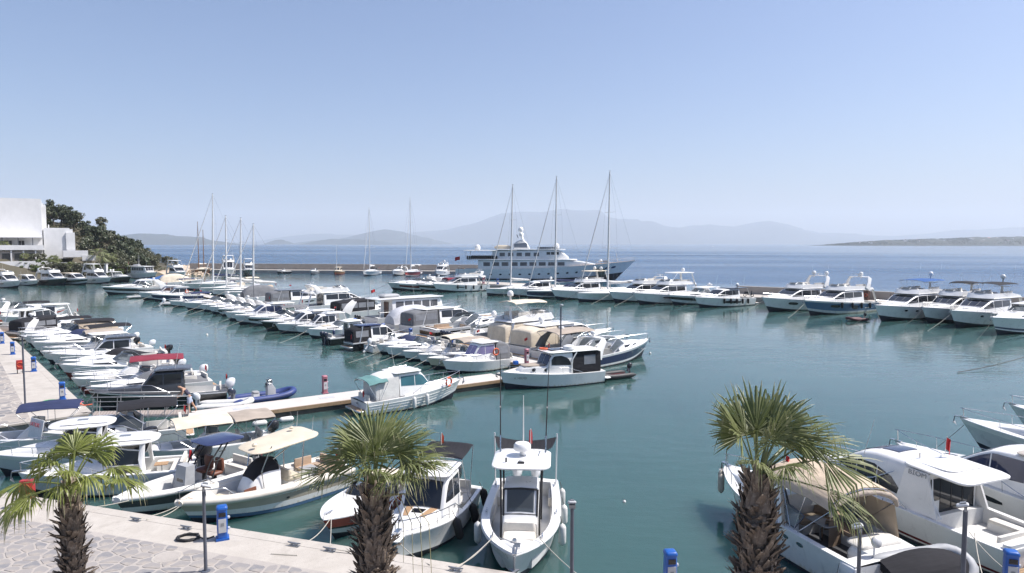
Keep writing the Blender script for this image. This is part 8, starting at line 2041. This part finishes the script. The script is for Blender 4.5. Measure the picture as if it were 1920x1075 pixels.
# ------------------------------------------------------------------ lamp posts
def lamp_post(x, y, zb, h, label, rz=0.0, r=0.055, flood=True):
    o = thing('lamp_post', label, 'lamp post', (x, y, zb), rz, 'lamp posts'); r *= 0.85
    m = MB(); m.lathe([(r * 1.1, 0), (r, 0.1), (r * 0.9, h - 0.06)], 'pole_paint', (0, 0, 0), 12); m.build('pole', o, 50)
    m = MB(); m.lathe([(r * 2.6, 0), (r * 2.6, 0.03), (r * 1.3, 0.04)], 'pole_paint', (0, 0, 0), 12); m.build('base_plate', o, 40)
    m = MB(); m.box((0, 0, h - 0.02), (0.06, 0.16, 0.10), 'galvanised'); m.build('bracket', o, 0)
    m = MB(); m.cushion(rrect(0, 0, 0.28, 0.20, 0.04, 3), 0, 0.06, 'panel_grey', 0.01, 0.02); hd = m.build('lamp_head', o, 40); hd.location = (0.06, 0, h + 0.04); hd.rotation_euler = (0, radians(18), 0)
    m = MB(); m.box((0, 0, -0.006), (0.26, 0.17, 0.012), 'greyglass'); m.build('lens', hd, 0)
    m = MB(); m.box((-0.03, 0, 0.083), (0.13, 0.1, 0.03), 'galvanised'); m.build('driver_box', hd, 0)
    return o
lamp_post(-8.42, 18.25, 1.0, 2.35, 'grey lamp post beside the blue power box and cream sports boat', 0.4)
lamp_post(1.52, 16.85, 1.0, 2.40, 'grey lamp post right of the centre console boat', 1.6, 0.06)
lamp_post(11.35, 16.7, 1.0, 2.40, 'dark lamp post in front of the coupe yacht doors', 2.6, 0.07)
lamp_post(8.75, 16.75, 1.0, 1.85, 'short lamp post at the stern of the beige-canopied cruiser', 2.9, 0.06)
lamp_post(-26.0, 36.0, 1.0, 4.05, 'tall thin grey lamp post on the left quay paving', 0.2, 0.055)
lamp_post(3.7, 51.45, 0.52, 4.8, 'tall grey lamp post at the pontoon corner by the navy-hulled cruiser', 0.3, 0.075)
lamp_post(-38.6, 101.8, 0.52, 4.6, 'thin lamp post standing on the pontoon among the far boats', 0.3, 0.05)
lamp_post(-12.5, 159.8, 1.0, 3.6, 'small lamp post on the far quay near the superyacht stern', 0.3, 0.05)

# ------------------------------------------------------------------ service boxes
def power_box(x, y, zb, label, rz, mat='box_blue', h=1.0, w=0.30):
    o = thing('power_box', label, 'power box', (x, y, zb), rz, 'service boxes')
    m = MB(); m.box((0, 0, 0.03), (w * 1.25, w * 1.2, 0.06), mat); m.build('base', o, 0)
    m = MB(); m.cushion(rrect(0, 0, w, w, 0.05, 3), 0.06, h - 0.14, mat, 0.0, 0.01); m.build('body', o, 40)
    m = MB(); m.cushion(rrect(0, 0, w * 1.08, w * 1.08, 0.06, 3), h - 0.10, 0.13, mat, 0.02, 0.03); m.build('cap', o, 40)
    m = MB(); m.box((0, -w / 2 - 0.008, h * 0.46), (w * 0.74, 0.016, h * 0.42), 'panel_grey'); pn = m.build('panel', o, 0)
    m = MB(); m.box((0, -w / 2 - 0.020, h * 0.50), (w * 0.3, 0.008, h * 0.10), 'print_grey'); m.build('notice', pn, 0)
    m = MB(); m.box((0, -w / 2 - 0.006, h * 0.80), (w * 0.66, 0.012, h * 0.13), 'blackglass'); m.build('meter_window', o, 0)
    for k in range(2):
        m = MB(); m.cushion(rrect(0, 0, 0.09, 0.11, 0.03, 2), 0, 0.07, 'panel_grey', 0.01, 0.02); s_ = m.build('socket', o, 40); s_.location = (w / 2, 0, h * (0.30 + 0.34 * k)); s_.rotation_euler = (0, radians(70), 0)
    return o
power_box(-8.85, 20.35, 1.0, 'blue power box on the near quay beside the lamp post', 0.45)
power_box(4.12, 17.3, 1.0, 'blue power box at the bottom edge right of the centre console boat', 0.1)
power_box(13.0, 17.3, 1.0, 'blue power box at the bottom right corner before the coupe yacht', -0.3)
for (x, y), w in zip(((-25.9, 39.1), (-33.7, 47.9), (-40.6, 55.3), (-46.0, 61.4)), ('nearest the gangway', 'second from the gangway', 'third from the gangway', 'at the left picture edge')): power_box(x - 0.1, y - 0.1, 1.0, 'blue power box on the left quay, ' + w, 0.6)
for i, f in enumerate((14.5, 22.0, 27.5, 34.0, 45.0)):
    x, y = 3.9 - 0.64 * f, 51.1 + 0.768 * f
    power_box(x, y, 0.52, ['blue power box on the pontoon behind the lilac-windowed cabin boat', 'blue power box in front of the triple outboard speedboat', 'blue power box behind the black-hulled cruiser', 'blue power box in front of the white houseboat', 'blue power box below the black-hooded cruiser'][i], 0.7)
power_box(-11.9, 42.9, 0.52, 'pink service box standing on the walkway behind the blue inflatable', 0.6, 'box_pink', 1.1)
power_box(1.15, 53.3, 0.52, 'pink service box at the stern of the lilac-windowed cabin boat', 0.6, 'box_pink', 1.2)
power_box(-6.5, 155.2, 1.0, 'pink service box on the far quay below the superyacht', 0.3, 'box_pink', 1.3, 0.5); power_box(-3.2, 152.5, 1.0, 'blue power box on the far quay below the superyacht', 0.3, 'box_blue', 1.2, 0.45)
# fire cabinet with hose on the left quay and near edge
def hose_cabinet(x, y, label, rz):
    o = thing('hose_cabinet', label, 'fire cabinet', (x, y, 1.0), rz)
    m = MB(); m.cushion(rrect(0, 0, 0.5, 0.28, 0.04, 2), 0.35, 0.75, 'box_red', 0, 0.02); m.build('cabinet', o, 40)
    m = MB()
    for sx_ in (-0.18, 0.18): m.box((sx_, 0, 0.18), (0.06, 0.06, 0.36), 'rubber')
    m.build('leg', o, 0); m = MB(); m.tube([(0.2 * cos(a), -0.17, 0.75 + 0.2 * sin(a)) for a in [2 * pi * i / 14 for i in range(15)]], 0.03, 'life_orange', 6); m.build('life_ring', o, 60); o.scale = (0.85, 0.85, 0.85)
hose_cabinet(-34.2, 47.0, 'red fire hose cabinet with ring behind the left quay lamp post', 0.7); hose_cabinet(-16.6, 22.9, 'red cabinet with orange ring behind the left palm leaves', 0.2)
def coil(name, label, x, y, z, r, mat, turns=3, th=0.02, seed=1):
    rnd = random.Random(seed); m = MB(); pts_ = []
    for i in range(turns * 14 + 1):
        a = 2 * pi * i / 14; rr = r * (0.75 + 0.25 * rnd.random()) ; pts_.append((rr * cos(a) * 1.25, rr * sin(a), th + 0.012 * (i // 14) + 0.01 * rnd.random()))
    pts_.append((r * 2.0, -0.1, th)); pts_.append((r * 2.6, 0.15, th)); m.tube(pts_, th, mat, 5); o = m.build(name, None, 60, (x, y, z)); tag(o, label, 'hose' if 'hose' in name else 'cable'); return o
coil('cable_coil', 'black cable coil lying beside the blue power box', -9.9, 20.35, 1.0, 0.28, 'cable', 5, 0.022, 2); coil('hose_coil', 'coiled green hose on the left quay by the power box', -26.3, 38.4, 1.0, 0.3, 'water_bottle_green', 4, 0.03, 3)
coil('hose_coil', 'coiled pink hose on the left quay edge', -25.2, 38.3, 1.0, 0.3, 'hose_pink', 4, 0.03, 4); coil('hose_coil', 'coiled orange hose on the left quay edge nearest the gangway', -24.6, 37.6, 1.0, 0.42, 'hose_orange', 5, 0.035, 5)
for i, (x, y) in enumerate(((-9.9, 19.1), (-18.6, 21.6))):
    m = MB(); m.lathe([(0.42, 0), (0.42, 0.012), (0.40, 0.016)], 'quay_concrete', (x, y, 1.004), 22); m.lathe([(0.36, 0.016), (0.36, 0.020)], 'mortar', (x, y, 1.004), 22); o = m.build('manhole_cover', None, 40); tag(o, ['round manhole cover beside the lamp post on the near quay', 'round manhole cover at the left edge of the near quay'][i], 'manhole cover')
# ------------------------------------------------------------------ gangway
g = thing('gangway', 'grey metal gangway with handrails from the left quay to the walkway', 'gangway', (-20.0, 36.25, 0.0), radians(22))
m = MB(); m.box((0, 0, 0.86), (4.6, 1.3, 0.08), 'galvanised'); gd = m.build('frame', g, 0)
for i in range(30):
    m = MB(); m.box((-2.2 + i * 0.152, 0, 0.912), (0.140, 1.16, 0.024), 'ramp_boards'); m.build('plank', g, 0)
for sg in (1, -1):
    m = MB(); m.tube([(-2.35, 0.62 * sg, 1.35), (-2.5, 0.62 * sg, 1.65), (-2.3, 0.62 * sg, 1.92), (2.3, 0.62 * sg, 1.92), (2.3, 0.62 * sg, 0.9)], 0.028, 'galvanised', 6); m.tube([(-2.35, 0.62 * sg, 1.42), (2.3, 0.62 * sg, 1.42)], 0.02, 'galvanised', 6)
    for x in (-2.2, -1.1, 0.0, 1.15): m.tube([(x, 0.62 * sg, 0.9), (x, 0.62 * sg, 1.92)], 0.022, 'galvanised', 6)
    m.build('handrail', g, 60)
m = MB(); m.box((2.55, 0, 0.70), (0.9, 1.3, 0.03), 'float_deck', lean=(0.0, 0)); m.build('landing_plate', g, 0)
g.rotation_euler = (0, radians(4.0), radians(22))
# ------------------------------------------------------------------ person on the walkway
def skinned(name, verts, edges, mat, parent, levels=2, root=0):
    me = bpy.data.meshes.new(name); me.from_pydata([v[:3] for v in verts], edges, []); me.materials.append(M[mat]); o = bpy.data.objects.new(name, me); COL.objects.link(o); o.parent = parent
    o.modifiers.new('skin', 'SKIN'); lay = me.skin_vertices[0]
    for i, v in enumerate(verts): lay.data[i].radius = (v[3], v[4] if len(v) > 4 else v[3]); lay.data[i].use_root = i == root
    s_ = o.modifiers.new('smooth', 'SUBSURF'); s_.levels = levels; s_.render_levels = levels
    return o
p = thing('person', 'person in dark sleeveless top and pale shorts leaning over at the end of the gangway', 'person', (-18.05, 37.75, 0.53), radians(200))
BV = [(0, 0, 0.93, .14, .11), (0.06, 0, 1.10, .13, .10), (0.20, 0, 1.28, .15, .11), (0.30, 0, 1.38, .12, .09), (0.38, 0, 1.46, .05), (0.46, 0.02, 1.50, .07), (0.53, 0.02, 1.54, .085), (0.58, 0.02, 1.50, .06),
      (0.0, 0.10, 0.90, .09), (0.07, 0.12, 0.50, .062), (0.0, 0.13, 0.10, .045), (0.12, 0.14, 0.03, .035), (0.0, -0.10, 0.90, .09), (-0.12, -0.12, 0.52, .062), (-0.32, -0.13, 0.16, .042), (-0.26, -0.14, 0.05, .035),
      (0.29, 0.19, 1.36, .055), (0.36, 0.24, 1.10, .043), (0.55, 0.20, 0.98, .033), (0.29, -0.19, 1.36, .055), (0.40, -0.24, 1.12, .043), (0.60, -0.16, 1.02, .033)]
BE = [(0, 1), (1, 2), (2, 3), (3, 4), (4, 5), (5, 6), (6, 7), (0, 8), (8, 9), (9, 10), (10, 11), (0, 12), (12, 13), (13, 14), (14, 15), (3, 16), (16, 17), (17, 18), (3, 19), (19, 20), (20, 21)]
for s_, b0, c0 in ((1, 18, BV[18]), (-1, 21, BV[21])):     # palm, fingers and thumb
    i0 = len(BV); BV.append((c0[0] + 0.07, c0[1], c0[2] - 0.02, .032, .018)); BE.append((b0, i0))
    for k in range(4): BV.append((c0[0] + 0.15 - 0.012 * abs(k - 1.5), c0[1] + (k - 1.5) * 0.022, c0[2] - 0.05, .009)); BE.append((i0, len(BV) - 1))
    BV.append((c0[0] + 0.09, c0[1] - 0.05 * s_, c0[2] - 0.03, .010)); BE.append((i0, len(BV) - 1))
skinned('body', BV, BE, 'skin', p)
skinned('top', [(0.02, 0, 0.98, .155, .13), (0.07, 0, 1.12, .15, .12), (0.20, 0, 1.29, .17, .13), (0.28, 0, 1.37, .14, .10)], [(0, 1), (1, 2), (2, 3)], 'vest', p)
skinned('shorts', [(0, 0, 0.98, .165, .14), (0.0, 0.0, 0.88, .155, .13), (0.01, 0.11, 0.80, .11), (0.05, 0.125, 0.55, .105), (0.0, -0.11, 0.80, .11), (-0.09, -0.125, 0.56, .105)], [(0, 1), (1, 2), (2, 3), (1, 4), (4, 5)], 'shorts', p)
skinned('hair', [(0.47, 0.02, 1.56, .075), (0.53, 0.02, 1.60, .075)], [(0, 1)], 'hair', p)
# ------------------------------------------------------------------ fenders, ropes, floats
def capsule(r, h, mat):
    m = MB(); m.lathe([(r * 0.2, -h / 2 - 0.06), (r * 0.35, -h / 2 - 0.03), (r * 0.75, -h / 2), (r, -h / 2 + r * 0.6), (r, h / 2 - r * 0.6), (r * 0.75, h / 2), (r * 0.35, h / 2 + 0.03), (r * 0.2, h / 2 + 0.06)], mat, (0, 0, 0), 12); return m
bpy.context.view_layer.update()
for par, loc, mat, label, z, sg in FENDER_TODO:
    pos = par.matrix_world @ Vector(loc); big = mat == 'rubber' and 'wheelhouse' in label; ball = 'ball' in label or 'pear' in label
    o = thing('fender', label, 'fender', (pos.x, pos.y, pos.z - (0.32 if not ball else 0.25)), par.rotation_euler.z)
    if ball: m = MB(); m.lathe([(0.03, 0.36), (0.06, 0.28), (0.14, 0.2), (0.23, 0.05), (0.25, -0.06), (0.2, -0.2), (0.1, -0.27), (0.02, -0.29)][::-1], mat, (0, 0, 0), 14)
    else: m = capsule(0.145 if big else 0.12 if mat != 'rubber' else 0.16, 0.62 if mat != 'rubber' or big else 0.75, mat)
    m.build('fender_body', o, 60); m = MB(); m.tube([(0, 0, 0.3), (0, -0.08 * sg, 0.62)], 0.012, 'rope_dark', 4); m.build('lanyard', o, 60)
    if big: o.rotation_euler = (radians(12 * sg), 0, par.rotation_euler.z)
def rope(label, a, b, sag=0.1, r=0.014, mat='rope', n=10):
    a, b = Vector(a), Vector(b); m = MB(); mid = (a + b) / 2
    pts_ = [a + (b - a) * (i / n) - Vector((0, 0, sag * 4 * (i / n) * (1 - i / n))) - mid for i in range(n + 1)]
    m.tube(pts_, r, mat, 5); o = m.build('mooring_rope', None, 60, mid); tag(o, label, 'rope', 'mooring ropes'); return o
for (kind, x, y, hd, L, k, lab, short, grp) in BOATS:
    if kind == 'rib' or L < 6: continue
    if not (200 < hd % 360 < 312) or grp.startswith('boats moored along the breakwater') or grp.startswith('boats moored along the paved'): continue
    a = radians(hd); c, s_ = cos(a), sin(a); fbz = (0.105 * L + 0.4) * 0.9; bx, by = x + c * L * 0.47, y + s_ * L * 0.47; rr = random.Random(hash_name(short)); sd = rr.uniform(-0.9, 0.9)
    ln = 3.0 + 0.12 * L
    rope('mooring rope from the bow of the ' + short, (bx, by, fbz), (bx + c * ln - s_ * sd, by + s_ * ln + c * sd, -0.1), 0.12, 0.022 if y > 90 else 0.018, 'rope' if rr.random() < 0.6 else 'rope_dark')
CLEATS = [(-14.9, 22.45), (-12.25, 21.7), (-10.3, 21.05), (-6.5, 19.85), (-5.35, 19.5), (-1.55, 18.28), (-17.2, 23.3), (2.0, 17.6)]
CLW = ['left of the dark grey open boat', 'in front of the cream sports boat bow', 'between bow rope and power box', 'under the red bow, left one', 'under the red bow, right one', 'between wheelhouse boat and centre console boat', 'right of the left palm trunk', 'below the bottom edge by the second lamp post']
for (x, y), w in zip(CLEATS, CLW):
    o = thing('mooring_cleat', 'steel mooring cleat on the quay edge ' + w, 'mooring cleat', (x, y, 1.006), -0.32, 'mooring cleats'); m = MB()
    for q in (-0.09, 0.09): m.lathe([(0.035, 0), (0.03, 0.08)], 'galvanised', (q, 0, 0), 8)
    m.tube([(-0.22, 0, 0.10), (-0.1, 0, 0.085), (0.1, 0, 0.085), (0.22, 0, 0.10)], [0.018, 0.03, 0.03, 0.018], 'galvanised', 7); m.build('horns', o, 50)
    m = MB(); m.box((0, 0, 0.008), (0.34, 0.14, 0.016), 'galvanised'); m.build('plate', o, 0)
rope('pale mooring rope from the centre console bow to the cleat on its left', (-0.55, 19.7, 1.35), (-1.55, 18.28, 1.08), 0.06); rope('second pale rope beside the first on the centre console bow', (-0.55, 19.75, 1.33), (-1.72, 18.35, 1.05), 0.16)
rope('pale mooring rope from the centre console bow running down right', (0.75, 19.8, 1.35), (1.95, 17.62, 1.08), 0.08)
rope('white rope from the red bow to the left cleat', (-6.0, 22.0, 0.95), (-6.5, 19.85, 1.08), 0.25); rope('white rope dropping from the red bow to the cleat below', (-5.95, 21.95, 0.95), (-5.35, 19.5, 1.08), 0.2); rope('rope lying along the quay behind the middle palm', (-5.35, 19.5, 1.08), (-3.6, 19.1, 1.03), 0.0)
rope('rope from the wheelhouse boat bow to the quay', (-3.45, 20.0, 1.1), (-2.3, 18.6, 1.03), 0.1); rope('rope from the cream sports boat bow to the quay cleat', (-11.5, 23.4, 0.95), (-12.25, 21.7, 1.08), 0.1); rope('second rope from the cream sports boat bow', (-11.5, 23.4, 0.95), (-11.9, 21.7, 1.05), 0.15)
rope('rope from the dark grey open boat to the quay cleat', (-13.3, 24.6, 0.8), (-14.9, 22.45, 1.08), 0.1); rope('stern rope from the coupe yacht to the quay', (14.1, 20.3, 1.2), (12.6, 17.7, 1.05), 0.15); rope('second stern rope from the coupe yacht to the quay', (14.0, 20.4, 1.2), (13.6, 17.7, 1.05), 0.15)
rope('stern rope from the beige-canopied cruiser to the quay', (9.6, 18.9, 0.9), (9.0, 17.7, 1.05), 0.1); rope('rope from the grey-hulled cruiser bow into the water', (21.5, 32.0, 1.4), (19.3, 31.6, -0.1), 0.05, 0.012, 'rope_dark'); rope('long dark rope floating at the right edge of the basin', (34.6, 52.5, 0.05), (48, 58.5, 1.6), 0.3, 0.03, 'rope_dark', 14)
rope('loose pale rope lying on the near apron', (-7.0, 19.3, 1.02), (-6.2, 19.2, 1.02), 0.0, 0.012)
for i, (x, y) in enumerate(((-14.35, 36.9), (-13.15, 37.75))):
    o = thing('pontoon_fender', ['left', 'right'][i] + ' white fender floating against the walkway front', 'fender', (x + 0.45, y + 0.15, 0.14), radians(34)); m = capsule(0.16, 0.7, 'fender_white'); b = m.build('fender_body', o, 60); b.rotation_euler = (0, radians(90), 0)
    m = MB(); m.tube([(0.3, 0, 0.05), (0.3, 0.3, 0.35)], 0.012, 'rope_dark', 4); m.build('lanyard', o, 60)
def float_ball(label, x, y, r, mat):
    o = thing('float', label, 'buoy', (x, y, 0.02)); m = MB(); m.lathe([(r * 0.2, -r * 0.9), (r * 0.8, -r * 0.6), (r, 0), (r * 0.8, r * 0.6), (r * 0.3, r * 0.95), (r * 0.12, r * 1.2)], mat, (0, 0, 0), 12); m.build('ball', o, 60); m = MB(); m.tube([(r * 0.1 * cos(a), 0, r * 1.2 + r * 0.15 * sin(a)) for a in [2 * pi * i / 8 for i in range(9)]], 0.012, 'rope_dark', 4); m.build('eye', o, 60)
float_ball('yellow float on the water left of the middle palm crown', -7.3, 29.2, 0.2, 'yellow_buoy'); float_ball('tiny white float right of the navy-hulled cruiser bow', 12.6, 61.8, 0.12, 'fender_white'); float_ball('tiny white float on open water right of the centre console boat', 4.35, 25.9, 0.07, 'fender_white'); float_ball('small white float under the black-bowed motorboat', -33.5, 74.5, 0.14, 'fender_white')
# ------------------------------------------------------------------ on the far quay
k = thing('quay_kiosk', 'dark brown kiosk with green-tinted windows on the far quay', 'kiosk', (55.0, 110.2, 1.0), radians(-39))
m = MB(); m.box((0, 0, 0.8), (5.0, 1.5, 1.6), 'brownglass'); m.build('wall', k, 0)
m = MB(); m.box((0, 0, 1.66), (5.3, 1.8, 0.12), 'taupe'); m.build('roof', k, 0)
for i in range(5): m = MB(); m.box((-2.0 + i * 0.8, -0.78, 0.95), (0.7, 0.05, 1.1), 'tealglass' if i % 2 else 'glass'); m.build('window', k, 0)
m = MB(); m.tube([(2.2 + 0.22 * cos(a), -0.8, 0.9 + 0.22 * sin(a)) for a in [2 * pi * i / 14 for i in range(15)]], 0.04, 'life_orange', 6); m.build('life_ring', k, 60)
s_ = thing('scooter', 'dark motor scooter parked on the far quay before the wall', 'scooter', (40.3, 116.0, 1.0), radians(-30))
for x in (-0.6, 0.6):
    m = MB(); m.tube([(x + 0.22 * cos(a), 0, 0.27 + 0.22 * sin(a)) for a in [2 * pi * i / 14 for i in range(15)]], 0.06, 'rubber', 6); m.build('wheel', s_, 60)
m = MB(); m.box((-0.35, 0, 0.62), (0.8, 0.3, 0.3), 'charcoal', taper=0.8); m.box((0.1, 0, 0.36), (0.6, 0.3, 0.1), 'charcoal'); m.box((0.5, 0, 0.65), (0.15, 0.36, 0.7), 'charcoal', taper=0.8); m.build('body', s_, 30)
m = MB(); m.cushion(rrect(-0.35, 0, 0.75, 0.3, 0.1, 3), 0.76, 0.12, 'rubber', 0.02, 0.04); m.build('seat', s_, 40); m = MB(); m.tube([(0.45, -0.32, 1.05), (0.5, 0, 1.02), (0.45, 0.32, 1.05)], 0.025, 'rubber', 5); m.tube([(0.6, 0, 0.3), (0.5, 0, 1.02)], 0.03, 'rubber', 5); m.build('handlebar', s_, 60)
# dinghy lying on the breakwater apron end and a distant boat on open water
o = thing('distant_boat', 'tiny white boat far out on the open water', 'boat', (690, 2350, 0), 0.3); m = MB(); m.cushion(rrect(0, 0, 9, 3, 1.2, 4, 0.5), -0.2, 1.4, 'white', 0, 0.3); m.build('hull', o, 40); m = MB(); m.box((-1, 0, 2.0), (3, 2, 1.7), 'white2', taper=0.8); m.build('cabin', o, 0)
